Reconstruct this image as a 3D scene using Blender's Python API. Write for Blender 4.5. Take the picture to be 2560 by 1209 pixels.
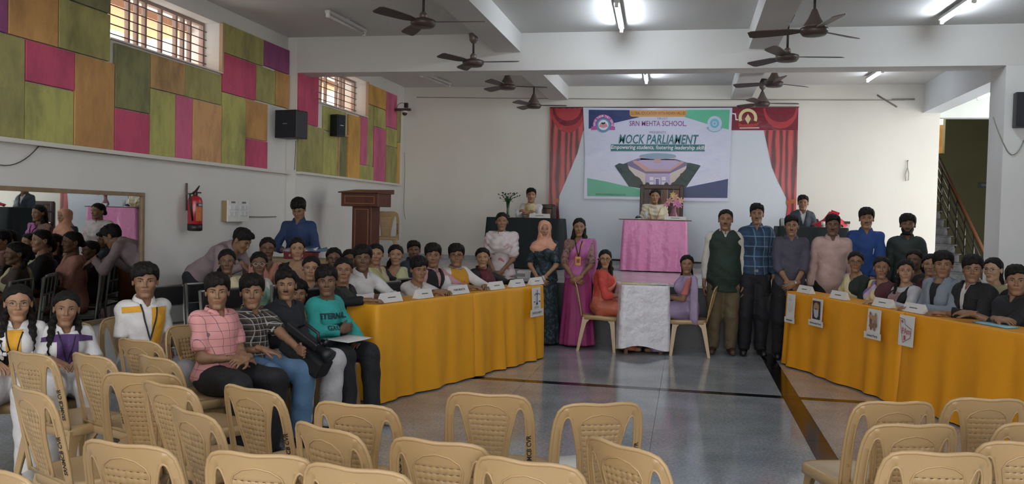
import bpy, bmesh, math, random
import numpy as np
from mathutils import Vector, Matrix, Euler
from mathutils.bvhtree import BVHTree
from mathutils.geometry import delaunay_2d_cdt

for _o in list(bpy.data.objects): bpy.data.objects.remove(_o)
SC = bpy.context.scene
COL = SC.collection
PI = math.pi

# ------------------------------------------------------------------ camera
F, HC, ROLL, VX, VY = 2150.0, 1.5, 0.024, 1720.0, 550.0
_dx, _dy = VX - 1280, VY - 604.5
_c, _s = math.cos(ROLL), math.sin(ROLL)
_xp, _yp = _dx * _c + _dy * _s, -_dx * _s + _dy * _c
PHI = math.atan(-_yp / F); PSI = math.atan(_xp * math.cos(PHI) / F)
FW = np.array([-math.sin(PSI) * math.cos(PHI), math.cos(PSI) * math.cos(PHI), -math.sin(PHI)])
_R0 = np.array([math.cos(PSI), math.sin(PSI), 0.0]); _U0 = np.cross(_R0, FW)
RT = _c * _R0 + _s * _U0; UP = _c * _U0 - _s * _R0
CAMP = np.array([0.0, 0.0, HC])
cam = bpy.data.cameras.new('camera'); cam.sensor_width = 36.0; cam.lens = F / 2560 * 36; cam.clip_start = 0.05
camo = bpy.data.objects.new('camera', cam); COL.objects.link(camo)
camo.matrix_world = Matrix(((RT[0], UP[0], -FW[0], 0), (RT[1], UP[1], -FW[1], 0), (RT[2], UP[2], -FW[2], HC), (0, 0, 0, 1)))
SC.camera = camo
# survey: a point of the photograph carried onto a real plane of the room
def _ray(x, y): return FW + RT * (x - 1280) / F - UP * (y - 604.5) / F
def at_z(x, y, z): d = _ray(x, y); return Vector(CAMP + d * (z - HC) / d[2])
def at_y(x, y, Y): d = _ray(x, y); return Vector(CAMP + d * Y / d[1])
def at_x(x, y, X): d = _ray(x, y); return Vector(CAMP + d * X / d[0])
def at_d(x, y, D): return Vector(CAMP + _ray(x, y) * D)

# ------------------------------------------------------------------ world and exposure
W = bpy.data.worlds.new('World'); SC.world = W; W.use_nodes = True
_bg = W.node_tree.nodes['Background']; _bg.inputs[0].default_value = (1.0, 0.98, 0.96, 1); _bg.inputs[1].default_value = 3.4
TUBE_E = 80.0
SC.view_settings.view_transform = 'Standard'; SC.view_settings.look = 'None'
SC.view_settings.gamma = 1.0; SC.view_settings.use_curve_mapping = False
SC.view_settings.exposure = 0.3
SC.cycles.max_bounces = 6; SC.cycles.diffuse_bounces = 4; SC.cycles.glossy_bounces = 3; SC.cycles.transmission_bounces = 4
SC.cycles.sample_clamp_indirect = 6.0; SC.cycles.caustics_reflective = False; SC.cycles.caustics_refractive = False
SC.cycles.use_denoising = True; SC.cycles.adaptive_threshold = .02

# ------------------------------------------------------------------ helpers
def lin(h):
    if isinstance(h, (tuple, list)): return (h[0], h[1], h[2], 1.0)
    h = h.lstrip('#'); v = [int(h[i:i + 2], 16) / 255 for i in (0, 2, 4)]
    return tuple([(c / 12.92 if c <= .04045 else ((c + .055) / 1.055) ** 2.4) for c in v] + [1.0])
MATS = {}
def mat(name, col, rough=.6, metal=0.0, var=0.0, vs=6.0, bump=0.0, bs=40.0, spec=.5, emit=None, es=0.0, alpha=1.0, trans=0.0, coat=0.0, stretch=None, sheen=0.0):
    if name in MATS: return MATS[name]
    m = bpy.data.materials.new(name); m.use_nodes = True; MATS[name] = m
    nt = m.node_tree; b = nt.nodes['Principled BSDF']; c = lin(col)
    b.inputs['Base Color'].default_value = c; b.inputs['Roughness'].default_value = rough
    b.inputs['Metallic'].default_value = metal; b.inputs['Specular IOR Level'].default_value = spec
    if trans: b.inputs['Transmission Weight'].default_value = trans
    if coat: b.inputs['Coat Weight'].default_value = coat
    if sheen: b.inputs['Sheen Weight'].default_value = sheen
    if alpha < 1: b.inputs['Alpha'].default_value = alpha
    if emit: b.inputs['Emission Color'].default_value = lin(emit); b.inputs['Emission Strength'].default_value = es
    if var or bump:
        tc = nt.nodes.new('ShaderNodeTexCoord'); src = tc.outputs['Object']
        if stretch:
            mp = nt.nodes.new('ShaderNodeMapping'); mp.inputs['Scale'].default_value = stretch
            nt.links.new(src, mp.inputs[0]); src = mp.outputs[0]
    if var:
        n = nt.nodes.new('ShaderNodeTexNoise'); n.inputs['Scale'].default_value = vs; n.inputs['Detail'].default_value = 5
        nt.links.new(src, n.inputs['Vector'])
        r = nt.nodes.new('ShaderNodeValToRGB'); k0, k1 = 1 - var, 1 + var * .6
        r.color_ramp.elements[0].position = .3; r.color_ramp.elements[1].position = .7
        r.color_ramp.elements[0].color = (c[0] * k0, c[1] * k0, c[2] * k0, 1)
        r.color_ramp.elements[1].color = (min(1, c[0] * k1), min(1, c[1] * k1), min(1, c[2] * k1), 1)
        nt.links.new(n.outputs['Fac'], r.inputs[0]); nt.links.new(r.outputs[0], b.inputs['Base Color'])
    if bump:
        n2 = nt.nodes.new('ShaderNodeTexNoise'); n2.inputs['Scale'].default_value = bs; n2.inputs['Detail'].default_value = 4
        nt.links.new(src, n2.inputs['Vector'])
        bp = nt.nodes.new('ShaderNodeBump'); bp.inputs['Strength'].default_value = bump; bp.inputs['Distance'].default_value = .01 * max(1.0, min(5.0, 40 / bs))
        nt.links.new(n2.outputs['Fac'], bp.inputs['Height']); nt.links.new(bp.outputs[0], b.inputs['Normal'])
    return m
def tag(o, label=None, cat=None, group=None, kind=None):
    if label: o['label'] = label
    if cat: o['category'] = cat
    if group: o['group'] = group
    if kind: o['kind'] = kind
    return o
def thing(name, label, cat, loc=(0, 0, 0), rz=0.0, group=None):
    o = bpy.data.objects.new(name, None); COL.objects.link(o); o.empty_display_size = .1
    o.location = loc; o.rotation_euler = (0, 0, rz)
    return tag(o, label, cat, group)
def link(name, me, m=None, parent=None, loc=None):
    o = bpy.data.objects.new(name, me); COL.objects.link(o)
    if m is not None:
        for x in (m if isinstance(m, (list, tuple)) else [m]):
            me.materials.append(x)
    if parent is not None: o.parent = parent
    if loc is not None: o.location = loc
    return o
class MB:
    def __init__(s): s.v = []; s.f = []; s.mi = []; s.sm = []
    def add(s, vs, fs, mi=0, smooth=False):
        n = len(s.v); s.v += [tuple(v) for v in vs]
        for f in fs: s.f.append(tuple(i + n for i in f)); s.mi.append(mi); s.sm.append(smooth)
        return s
    def box(s, x0, x1, y0, y1, z0, z1, mi=0):
        return s.add([(x0, y0, z0), (x1, y0, z0), (x1, y1, z0), (x0, y1, z0), (x0, y0, z1), (x1, y0, z1), (x1, y1, z1), (x0, y1, z1)],
                     [(0, 3, 2, 1), (4, 5, 6, 7), (0, 1, 5, 4), (1, 2, 6, 5), (2, 3, 7, 6), (3, 0, 4, 7)], mi)
    def bbox(s, x0, x1, y0, y1, z0, z1, b=.005, mi=0):       # box with chamfered edges
        bm = bmesh.new(); bmesh.ops.create_cube(bm, size=1)
        for v in bm.verts: v.co = Vector(((x0 + x1) / 2 + v.co.x * (x1 - x0), (y0 + y1) / 2 + v.co.y * (y1 - y0), (z0 + z1) / 2 + v.co.z * (z1 - z0)))
        bmesh.ops.bevel(bm, geom=list(bm.edges), offset=b, segments=2, affect='EDGES', profile=.6)
        bm.verts.index_update(); s.add([v.co[:] for v in bm.verts], [[v.index for v in f.verts] for f in bm.faces], mi); bm.free(); return s
    def tube(s, pts, r, n=8, mi=0, caps=True):
        pts = [Vector(p) for p in pts]; k = len(pts); rr = r if isinstance(r, (list, tuple)) else [r] * k
        base = len(s.v); t = (pts[1] - pts[0]).normalized(); up = Vector((0, 0, 1)) if abs(t.z) < .9 else Vector((1, 0, 0))
        a = t.cross(up).normalized(); vs = []; fs = []
        for i, p in enumerate(pts):
            t = (pts[min(i + 1, k - 1)] - pts[max(i - 1, 0)]).normalized(); a = (a - t * a.dot(t)).normalized(); b = t.cross(a)
            for j in range(n): an = 2 * PI * j / n; vs.append(p + (a * math.cos(an) + b * math.sin(an)) * rr[i])
        for i in range(k - 1):
            for j in range(n): j2 = (j + 1) % n; fs.append((i * n + j, i * n + j2, (i + 1) * n + j2, (i + 1) * n + j))
        if caps: fs.append(tuple(range(n - 1, -1, -1))); fs.append(tuple((k - 1) * n + j for j in range(n)))
        return s.add(vs, fs, mi, True)
    def lathe(s, prof, n=20, c=(0, 0, 0), mi=0):
        vs = []; fs = []; k = len(prof)
        for r, z in prof:
            for j in range(n): a = 2 * PI * j / n; vs.append((c[0] + r * math.cos(a), c[1] + r * math.sin(a), c[2] + z))
        for i in range(k - 1):
            for j in range(n): j2 = (j + 1) % n; fs.append((i * n + j, i * n + j2, (i + 1) * n + j2, (i + 1) * n + j))
        fs.append(tuple(range(n - 1, -1, -1))); fs.append(tuple((k - 1) * n + j for j in range(n)))
        return s.add(vs, fs, mi, True)
    def prism(s, poly, h, M=None, mi=0):                     # polygon in local xy extruded by h along z, placed by M
        n = len(poly); vs = [Vector((p[0], p[1], 0)) for p in poly] + [Vector((p[0], p[1], h)) for p in poly]
        if M is not None: vs = [M @ v for v in vs]
        fs = [tuple(range(n - 1, -1, -1)), tuple(range(n, 2 * n))] + [(i, (i + 1) % n, n + (i + 1) % n, n + i) for i in range(n)]
        return s.add(vs, fs, mi)
    def grid(s, fn, nu, nv, mi=0, closed_u=False):
        vs = [fn(i / (nu if closed_u else nu - 1), j / (nv - 1)) for j in range(nv) for i in range(nu)]; fs = []
        for j in range(nv - 1):
            for i in range(nu if closed_u else nu - 1):
                i2 = (i + 1) % nu; fs.append((j * nu + i, j * nu + i2, (j + 1) * nu + i2, (j + 1) * nu + i))
        return s.add(vs, fs, mi, True)
    def mesh(s, name):
        me = bpy.data.meshes.new(name); me.from_pydata(s.v, [], s.f)
        me.polygons.foreach_set('material_index', s.mi); me.polygons.foreach_set('use_smooth', s.sm); me.update(); return me
    def build(s, name, m, parent=None, loc=None): return link(name, s.mesh(name), m, parent, loc)
def struct(name, mb, m, label=None): return tag(mb.build(name, m), label, None, None, 'structure')
def copy_tree(o, parent=None):
    c = o.copy(); COL.objects.link(c); c.parent = parent
    for ch in list(o.children): copy_tree(ch, c)
    return c
def text_mesh(txt, size, align='CENTER', bold=0.0, shear=0.0, sx=1.0, ext=0.0):
    cu = bpy.data.curves.new('lettering', 'FONT'); cu.body = txt; cu.size = size; cu.align_x = align; cu.align_y = 'CENTER'
    cu.offset = bold; cu.shear = shear; cu.resolution_u = 2; cu.extrude = ext
    o = bpy.data.objects.new('lettering', cu); COL.objects.link(o); dg = bpy.context.evaluated_depsgraph_get()
    me = bpy.data.meshes.new_from_object(o.evaluated_get(dg)); bpy.data.objects.remove(o); bpy.data.curves.remove(cu)
    if sx != 1.0:
        for v in me.vertices: v.co.x *= sx
    me.materials.clear(); return me
def flat_xz(me):                                             # lettering lying in xy -> standing in xz, facing -y
    for v in me.vertices: v.co = Vector((v.co.x, -v.co.z, v.co.y))
    return me
# ------------------------------------------------------------------ the setting
ZC, YB, YS, ZS = 3.62, 13.9, 10.2, 0.745       # ceiling, back wall, stage front, stage height
YC0, YC1, ZCB = 9.85, 10.18, 3.19              # cross beam
XL1, XL2, XR = -4.87, -4.75, 3.2
def wallmat(name, col, streak=.05):
    m = mat(name, col, .75, var=streak, vs=1.3, bump=.05, bs=60, stretch=(1, 1, .5)); return m
M_WALL = wallmat('wall_paint', '#dcdad5'); M_WALLB = wallmat('back_wall_paint', '#e0ded6'); M_CEIL = mat('ceiling_paint', '#cfcfcd', .8, var=.05, vs=.8)
M_BEAM = mat('beam_paint', '#d0cfcc', .75, var=.04, vs=1.0)
# floor: grey polished granite slabs with dark border strips
def granite(name, c0, c1, rough, sc=55):
    m = mat(name, c0, rough); nt = m.node_tree; b = nt.nodes['Principled BSDF']; tc = nt.nodes.new('ShaderNodeTexCoord')
    n = nt.nodes.new('ShaderNodeTexNoise'); n.inputs['Scale'].default_value = sc; n.inputs['Detail'].default_value = 3
    n2 = nt.nodes.new('ShaderNodeTexNoise'); n2.inputs['Scale'].default_value = 2.2; n2.inputs['Detail'].default_value = 4
    mx = nt.nodes.new('ShaderNodeMath'); mx.operation = 'MULTIPLY_ADD'; mx.inputs[1].default_value = .55
    ml = nt.nodes.new('ShaderNodeMath'); ml.operation = 'MULTIPLY'; ml.inputs[1].default_value = .45
    r = nt.nodes.new('ShaderNodeValToRGB'); r.color_ramp.elements[0].position = .38; r.color_ramp.elements[1].position = .64
    r.color_ramp.elements[0].color = lin(c0); r.color_ramp.elements[1].color = lin(c1)
    geo = nt.nodes.new('ShaderNodeNewGeometry')
    nt.links.new(geo.outputs['Position'], n.inputs['Vector']); nt.links.new(geo.outputs['Position'], n2.inputs['Vector'])
    nt.links.new(n2.outputs['Fac'], ml.inputs[0]); nt.links.new(n.outputs['Fac'], mx.inputs[0]); nt.links.new(ml.outputs[0], mx.inputs[2])
    nt.links.new(mx.outputs[0], r.inputs[0]); nt.links.new(r.outputs[0], b.inputs['Base Color']); return m
M_SLAB = granite('floor_granite', '#82868c', '#b0b5b9', .11); M_SLAB.node_tree.nodes['Principled BSDF'].inputs['Specular IOR Level'].default_value = .75
M_STRIP = granite('black_granite', '#08080a', '#121316', .14); M_GROUT = mat('grout', '#63666a', .8)
floor = struct('floor', MB().box(-5.1, 5.0, -4.0, YS + .02, -.12, -.012), M_GROUT, 'grey polished granite floor of the hall with black border strips')
xs = [-4.87, -3.83, -2.62, -1.41, -.20, .845, .985, 2.2, 3.4, 4.7]; ys = [-3.4, -2.2, -1.0, .2, 1.4, 2.6, 3.8, 5.0, 6.2, 7.62, 7.74, 8.95, 10.2]
slab_cache = {}
for i in range(len(xs) - 1):
    for j in range(len(ys) - 1):
        strip = i == 5 or j == 9
        key = (round(xs[i + 1] - xs[i], 3), round(ys[j + 1] - ys[j], 3), strip)
        if key not in slab_cache:
            w, d = key[0] / 2 - .0008, key[1] / 2 - .0008; b = .001
            me = MB().add([(-w, -d, -.02), (w, -d, -.02), (w, d, -.02), (-w, d, -.02), (-w, -d, -b), (w, -d, -b), (w, d, -b), (-w, d, -b), (-w + b, -d + b, 0), (w - b, -d + b, 0), (w - b, d - b, 0), (-w + b, d - b, 0)],
                          [(0, 1, 5, 4), (1, 2, 6, 5), (2, 3, 7, 6), (3, 0, 4, 7), (4, 5, 9, 8), (5, 6, 10, 9), (6, 7, 11, 10), (7, 4, 8, 11), (8, 9, 10, 11)]).mesh('slab')
            me.materials.append(M_STRIP if strip else M_SLAB); slab_cache[key] = me
        o = bpy.data.objects.new('border_strip' if strip else 'slab', slab_cache[key]); COL.objects.link(o); o.parent = floor
        o.location = ((xs[i] + xs[i + 1]) / 2, (ys[j] + ys[j + 1]) / 2, 0)
# stage
M_STG = granite('stage_marble', '#c4bfc0', '#dedad9', .16, 9); M_RISER = mat('stage_riser_stone', '#26272b', .4, var=.2, vs=14)
stage = struct('floor_stage', MB().box(XL2, 3.62, YS, YB, -.05, ZS - .03), M_RISER, 'raised stage with dark stone front below the banner')
for i in range(7):
    x0 = XL2 + i * (3.62 - XL2) / 7; x1 = XL2 + (i + 1) * (3.62 - XL2) / 7
    for j in range(3):
        y0 = YS - .02 + j * 1.24; y1 = y0 + 1.24
        MB().bbox(x0 + .001, x1 - .001, y0 + .001, y1 - .001, ZS - .03, ZS, .003).build('marble_slab', M_STG, stage)
# left wall, with window openings
def wall_x(name, X, y0, y1, z0, z1, wins, th, m, label):
    mb = MB(); cuts = sorted(wins); y = y0
    for (a, b, c, d) in cuts:
        mb.box(X - th, X, y, a, z0, z1); mb.box(X - th, X, a, b, z0, c); mb.box(X - th, X, a, b, d, z1); y = b
    mb.box(X - th, X, y, y1, z0, z1); return struct(name, mb, m, label)
WIN1 = (6.50, 8.27, 2.93, 3.44); WIN2 = (10.45, 12.15, 2.92, 3.44)
wall_left = wall_x('wall_left', XL1, -4.0, YC0, -.05, ZC, [(1.2, 3.2, 2.93, 3.44), (-2.8, -.8, 2.93, 3.44), WIN1], .32, M_WALL, 'cream left wall with coloured acoustic boards and a barred window')
wall_left2 = wall_x('wall_left', XL2, YC0, YB, -.05, ZC, [WIN2], .44, M_WALL, 'cream left wall beside the stage with coloured acoustic boards')
# back wall, header over the stair opening, right return wall
wall_back = struct('wall_back', MB().box(-5.1, 3.64, YB, YB + .22, -.05, ZC), M_WALLB, 'cream back wall behind the stage')
mb = MB().box(3.64, 7.6, YB + .1, YB + .3, 3.13, 5.3)
wall_hdr = struct('wall_header', mb, wallmat('header_paint', '#d5dcd8'), 'pale wall above the stairway opening')
wall_right = struct('wall_right', MB().box(XR, 5.0, YC0 + .002, 10.32, -.05, ZCB + .05), wallmat('right_paint', '#d6d7d6'), 'white right pier at the side of the stage')
wall_side = struct('wall_side', MB().box(4.7, 4.95, -4.0, YC0, -.05, ZC), M_WALL, 'cream side wall on the right')
ceiling = struct('ceiling', MB().box(-5.2, 5.0, -4.0, YB + .3, ZC, ZC + .15), M_CEIL, 'white plastered ceiling')
struct('trim_1', MB().box(XL2 - .001, 5.0, YC0, YC1, ZCB, ZC + .02), M_BEAM, 'deep white cross beam over the stage front')
struct('trim_2', MB().box(-2.26, -1.96, -4.0, YC0 + .02, 3.40, ZC + .02).box(-2.26, -1.96, YC1 - .02, YB, 3.40, ZC + .02), M_BEAM, 'left ceiling beam running towards the stage')
struct('trim_3', MB().box(.60, .90, -4.0, YC0 + .02, 3.40, ZC + .02).box(.60, .90, YC1 - .02, YB, 3.40, ZC + .02), M_BEAM, 'right ceiling beam running towards the stage')
struct('trim_4', MB().box(3.40, 3.66, 10.3, YB + .1, ZCB, ZC + .02), wallmat('side_beam_paint', '#d9dee2'), 'white beam above the stairway side')
struct('trim_5', MB().box(-5.1, 5.0, 4.4, 4.75, ZCB, ZC + .02), M_BEAM, 'white cross beam over the seating')
# ledges under the acoustic boards, skirting on the stage
M_LEDGE = mat('ledge_paint', '#d8d4ca', .6)
struct('trim_6', MB().box(XL1, XL1 + .075, 1.0, 9.84, 1.945, 1.978), M_LEDGE, 'white ledge under the near acoustic boards')
struct('trim_7', MB().box(XL2, XL2 + .075, 9.87, 13.7, 1.955, 1.985), M_LEDGE, 'white ledge under the far acoustic boards')
M_SKIRT = granite('skirting_marble', '#8f959c', '#b2b8bd', .3, 22)
struct('baseboard_back', MB().box(XL2, 3.62, YB - .018, YB, ZS, ZS + .085), M_SKIRT, 'grey marble skirting along the back wall')
# acoustic boards
def board(name, col, stain=.35):
    m = mat(name, col, .85); nt = m.node_tree; b = nt.nodes['Principled BSDF']; tc = nt.nodes.new('ShaderNodeTexCoord'); geo = nt.nodes.new('ShaderNodeNewGeometry')
    n = nt.nodes.new('ShaderNodeTexNoise'); n.inputs['Scale'].default_value = 3.2; n.inputs['Detail'].default_value = 7; n.inputs['Roughness'].default_value = .65
    mp = nt.nodes.new('ShaderNodeMapping'); mp.inputs['Scale'].default_value = (1, 1.2, .55)
    nt.links.new(geo.outputs['Position'], mp.inputs[0]); nt.links.new(mp.outputs[0], n.inputs['Vector'])
    r = nt.nodes.new('ShaderNodeValToRGB'); c = lin(col); e = r.color_ramp.elements
    stain = min(.75, stain + .18); e[0].position = .30; e[0].color = (c[0] * (1 - stain), c[1] * (1 - stain), c[2] * (1 - stain * .8), 1); e[1].position = .60; e[1].color = c
    nt.links.new(n.outputs['Fac'], r.inputs[0]); nt.links.new(r.outputs[0], b.inputs['Base Color'])
    n2 = nt.nodes.new('ShaderNodeTexNoise'); n2.inputs['Scale'].default_value = 220; bp = nt.nodes.new('ShaderNodeBump'); bp.inputs['Strength'].default_value = .25; bp.inputs['Distance'].default_value = .004
    nt.links.new(geo.outputs['Position'], n2.inputs['Vector']); nt.links.new(n2.outputs['Fac'], bp.inputs['Height']); nt.links.new(bp.outputs[0], b.inputs['Normal']); return m
PC = dict(purple=board('board_purple', '#96507c', .2), orange=board('board_orange', '#cc9a5e', .25), olive=board('board_olive', '#aaa365', .32), pink=board('board_pink', '#cb5672', .22), lime=board('board_lime', '#bcb86c', .35),
          rose=board('board_rose', '#d66e8f', .15), amber=board('board_amber', '#dcaa58', .2), peach=board('board_peach', '#d8a874', .3), stain=board('board_stained', '#c29c68', .4), grey=board('board_grey', '#8b8a5e', .4))
P1 = [('purple', 5.0, 5.38, 2.725, 3.46), ('orange', 5.385, 5.885, 2.725, 3.46), ('olive', 5.89, 6.50, 2.725, 3.12), ('grey', 5.89, 6.50, 3.125, 3.46), ('olive', 5.0, 5.545, 1.98, 2.72), ('pink', 5.55, 6.07, 2.415, 2.72), ('lime', 5.55, 6.07, 1.98, 2.41), ('orange', 6.075, 6.565, 1.98, 2.72),
      ('grey', 6.57, 7.055, 2.35, 2.90), ('pink', 6.57, 7.055, 1.98, 2.345), ('stain', 7.06, 7.61, 2.59, 2.90), ('olive', 7.615, 8.285, 2.59, 2.905), ('lime', 7.06, 7.46, 1.98, 2.585), ('rose', 7.465, 7.75, 1.98, 2.585), ('peach', 7.755, 8.295, 1.98, 2.585),
      ('olive', 8.29, 9.18, 3.15, 3.46), ('purple', 9.185, 9.84, 3.165, 3.46), ('pink', 8.30, 9.01, 2.735, 3.145), ('olive', 9.015, 9.48, 2.745, 3.145), ('orange', 9.485, 9.84, 2.745, 3.16), ('lime', 8.30, 8.79, 1.98, 2.73), ('orange', 8.795, 9.305, 2.30, 2.73), ('pink', 8.795, 9.305, 1.98, 2.295),
      ('lime', 3.4, 4.995, 1.98, 2.72), ('orange', 1.0, 3.395, 1.98, 2.72), ('pink', 3.3, 4.995, 2.725, 3.46)]
P2 = [('pink', 9.87, 10.44, 2.59, 3.42), ('olive', 9.87, 10.60, 1.985, 2.585), ('lime', 10.605, 11.36, 2.57, 2.89), ('lime', 10.605, 11.09, 1.99, 2.555), ('amber', 11.44, 11.885, 1.985, 2.88), ('rose', 11.89, 12.165, 2.20, 2.90), ('lime', 12.17, 12.42, 2.20, 3.115), ('amber', 12.16, 12.95, 3.12, 3.42),
      ('rose', 12.955, 13.475, 2.87, 3.42), ('lime', 12.425, 12.945, 2.815, 3.115), ('rose', 12.455, 12.985, 1.985, 2.81), ('lime', 11.89, 12.45, 1.985, 2.195), ('lime', 12.99, 13.5, 2.57, 2.865), ('olive', 12.99, 13.515, 1.985, 2.565), ('olive', 13.48, 13.68, 2.665, 3.2), ('amber', 13.52, 13.68, 1.985, 2.66)]
rb = random.Random(5)
for (X, PL, par) in ((XL1, P1, wall_left), (XL2, P2, wall_left2)):
    for (c, y0, y1, z0, z1) in PL:
        t = .026 + rb.random() * .008
        MB().bbox(X, X + t, y0 + .003, y1 - .003, z0 + .002, z1 - .002, .006).build('board', PC[c], par)
# the narrow bare recess between the far boards, framed by a peeling strip
MB().box(XL2, XL2 + .012, 11.12, 11.42, 1.985, 2.55).build('recess_panel', PC['grey'], wall_left2)
MB().bbox(XL2, XL2 + .04, 11.09, 11.12, 1.985, 2.57, .004).bbox(XL2, XL2 + .04, 11.12, 11.43, 2.55, 2.58, .004).build('recess_frame', PC['peach'], wall_left2)
# barred windows
M_FRAME = mat('window_frame_glare', '#a08a80', .6); M_BAR = mat('window_bar_iron', '#6a5a54', .55, .3); M_REVEAL = mat('window_reveal', '#e6dcd2', .7); M_GLASS = mat('window_glass', '#ffffff', .02, alpha=.12, spec=.4)  # frame colour is paled to carry the glare of the window
def window(n, X, w, cols):
    y0, y1, z0, z1 = w; xg = X - .2
    root = tag(bpy.data.objects.new('window_%d' % n, None), 'high barred window in the left wall, %s' % ('nearer the camera' if n == 1 else 'beside the stage'), None, None, 'structure'); COL.objects.link(root)
    mb = MB(); fr = .03
    mb.box(xg - .02, xg + .03, y0, y1, z0, z0 + fr).box(xg - .02, xg + .03, y0, y1, z1 - fr, z1).box(xg - .02, xg + .03, y0, y0 + fr, z0 + fr, z1 - fr).box(xg - .02, xg + .03, y1 - fr, y1, z0 + fr, z1 - fr)
    mb.build('window_frame', M_FRAME, root)
    for c in cols:
        yc = y0 + c * (y1 - y0); MB().box(xg - .015, xg + .025, yc - .015, yc + .015, z0 + fr, z1 - fr).build('mullion', M_FRAME, root)
    for k in range(5):
        z = z0 + fr + (k + .7) * (z1 - z0 - 2 * fr) / 5.4; MB().tube([(xg + .05, y0, z), (xg + .05, y1, z)], .0055, 6).build('bar', M_BAR, root)
    for k in range(3):
        a = y0 + fr + k * (y1 - y0 - 2 * fr) / 3; MB().box(xg - .004, xg + .0, a, a + (y1 - y0 - 2 * fr) / 3 - .01, z0 + fr, z1 - fr).build('pane', M_GLASS, root)
    MB().box(X - .31, X + .045, y0 - .01, y1 + .01, z0 - .012, z0 + .001).build('sill', M_REVEAL, root)
    MB().box(X - .0, X + .04, y1, y1 + .03, z0, z1).build('side_batten', mat('batten_wood', '#b79c7c', .7), root)
window(1, XL1, WIN1, [.30, .37, .44, .58, .72, .79, .86]); window(2, XL2, WIN2, [.2, .3, .4, .62, .70, .77])
M_SHADE = mat('sunshade_plaster', '#d9a273', .9)
for n_, (X_, w_) in enumerate(((XL1 - .32, WIN1), (XL2 - .44, WIN2))): struct('trim_%d' % (20 + n_), MB().box(X_ - .75, X_, w_[0] - .2, w_[1] + .2, 3.34, 3.42), M_SHADE, 'peach sunshade slab outside the %s window' % ('near', 'far')[n_])
window(3, XL1, (1.2, 3.2, 2.93, 3.44), [.33, .66]); window(4, XL1, (-2.8, -.8, 2.93, 3.44), [.33, .66])
# the sunlit house across the lane, seen in slivers through the windows
M_HOUSE = mat('house_plaster', '#d6a878', .9, var=.2, vs=2.0); ho = thing('neighbour_house', 'sunlit peach plastered house outside the barred windows', 'building', (-8.6, 9.5, 0))
MB().box(-.3, .0, -1.1, 2.6, 0, 4.05).build('wall', M_HOUSE, ho)
for k, (a, b) in enumerate(((-.9, -.5), (.6, 1.0), (2.3, 2.7), (3.6, 4.0))): MB().box(.0, .18, a, b, 0, 6.0).build('pilaster', mat('house_pilaster', '#e8cdb0', .9), ho)
MB().box(.0, .25, -1.1, 4.2, 6.0, 6.25).build('cornice', mat('house_pilaster', '#e8cdb0', .9), ho)
# stair hall seen through the opening at the back right
M_OLIVE = mat('stair_hall_paint', '#6f6c4a', .8, var=.08, vs=2); YF = 20.7
mb = MB().box(3.2, 4.55, YF, YF + .2, -.05, 5.3).box(5.54, 7.6, YF, YF + .2, -.05, 5.3).box(4.55, 5.54, YF, YF + .2, -.05, 3.12).box(4.55, 5.54, YF, YF + .2, 4.05, 5.3)
struct('wall_stair_hall', mb, M_OLIVE, 'olive far wall of the stair hall behind the opening')
struct('wall_stair_right', MB().box(7.4, 7.6, YB + .3, YF, -.05, 5.3), M_OLIVE, 'olive right wall of the stair hall')
struct('wall_stair_left', MB().box(3.30, 3.42, YB + .22, YF, -.05, 5.3), mat('stair_wall_brown', '#5d4f3c', .8), 'brownish wall beside the stairs')
struct('ceiling_stair', MB().box(3.2, 7.6, YB + .3, YF + .2, 5.3, 5.4), M_CEIL, 'high ceiling of the stair hall')
struct('floor_stair_hall', MB().box(3.2, 7.6, YC0 + .4, YF + .2, -.12, -.004), M_SLAB, 'granite floor of the stair hall')
struct('trim_8', MB().box(4.3, 5.9, YF + .9, YF + 1.1, 2.4, 3.85), mat('outer_plaster', '#d79a58', .9, var=.3, vs=5), 'peach plaster seen through the stair window')
sg = thing('stair_sign', 'small grey notice plate on the olive stair hall wall', 'sign', at_y(2457, 463, YF - .01)); MB().bbox(-.09, .09, -.004, .004, -.06, .06, .002).build('plate', mat('notice_grey', '#4a4d52', .6), sg); MB().bbox(-.03, .07, -.006, -.004, -.02, .03, .001).build('printed_patch', mat('notice_pale', '#7b7f88', .6), sg)
M_STEP = granite('stair_granite', '#54575a', '#7d7f82', .4, 40)
stairs = thing('staircase', 'grey granite staircase rising behind the opening at the right', 'stairs', (0, 0, 0)); rise, run, sy = .165, .27, 16.3
for k in range(15):
    z1 = (k + 1) * rise; y0 = sy + k * run
    MB().box(3.44, 5.05, y0, y0 + run + .02, max(0, z1 - rise * 1.6), z1 - .025).build('riser', M_STEP, stairs)
    MB().bbox(3.44, 5.08, y0 - .025, y0 + run + .01, z1 - .025, z1, .006).build('tread', M_STEP, stairs)
rail = thing('stair_railing', 'steel and wood stair railing descending towards the hall', 'railing', (0, 0, 0)); xr = 5.06
def rp(k, dz): return Vector((xr, sy + k * run, (k + .9) * rise + dz))
MB().tube([rp(-1, .92), rp(14, .92)], .035, 8).build('handrail', mat('handrail_wood', '#7a5138', .5), rail)
M_STEEL = mat('brushed_steel', '#8d8b80', .35, .8)
for dz in (.15, .34, .53, .72): MB().tube([rp(-1, dz), rp(14, dz)], .016, 6).build('rod', M_STEEL, rail)
for k in range(0, 15, 2): MB().tube([rp(k, -.05), rp(k, .92)], .02, 8).build('baluster', M_STEEL, rail)
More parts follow.
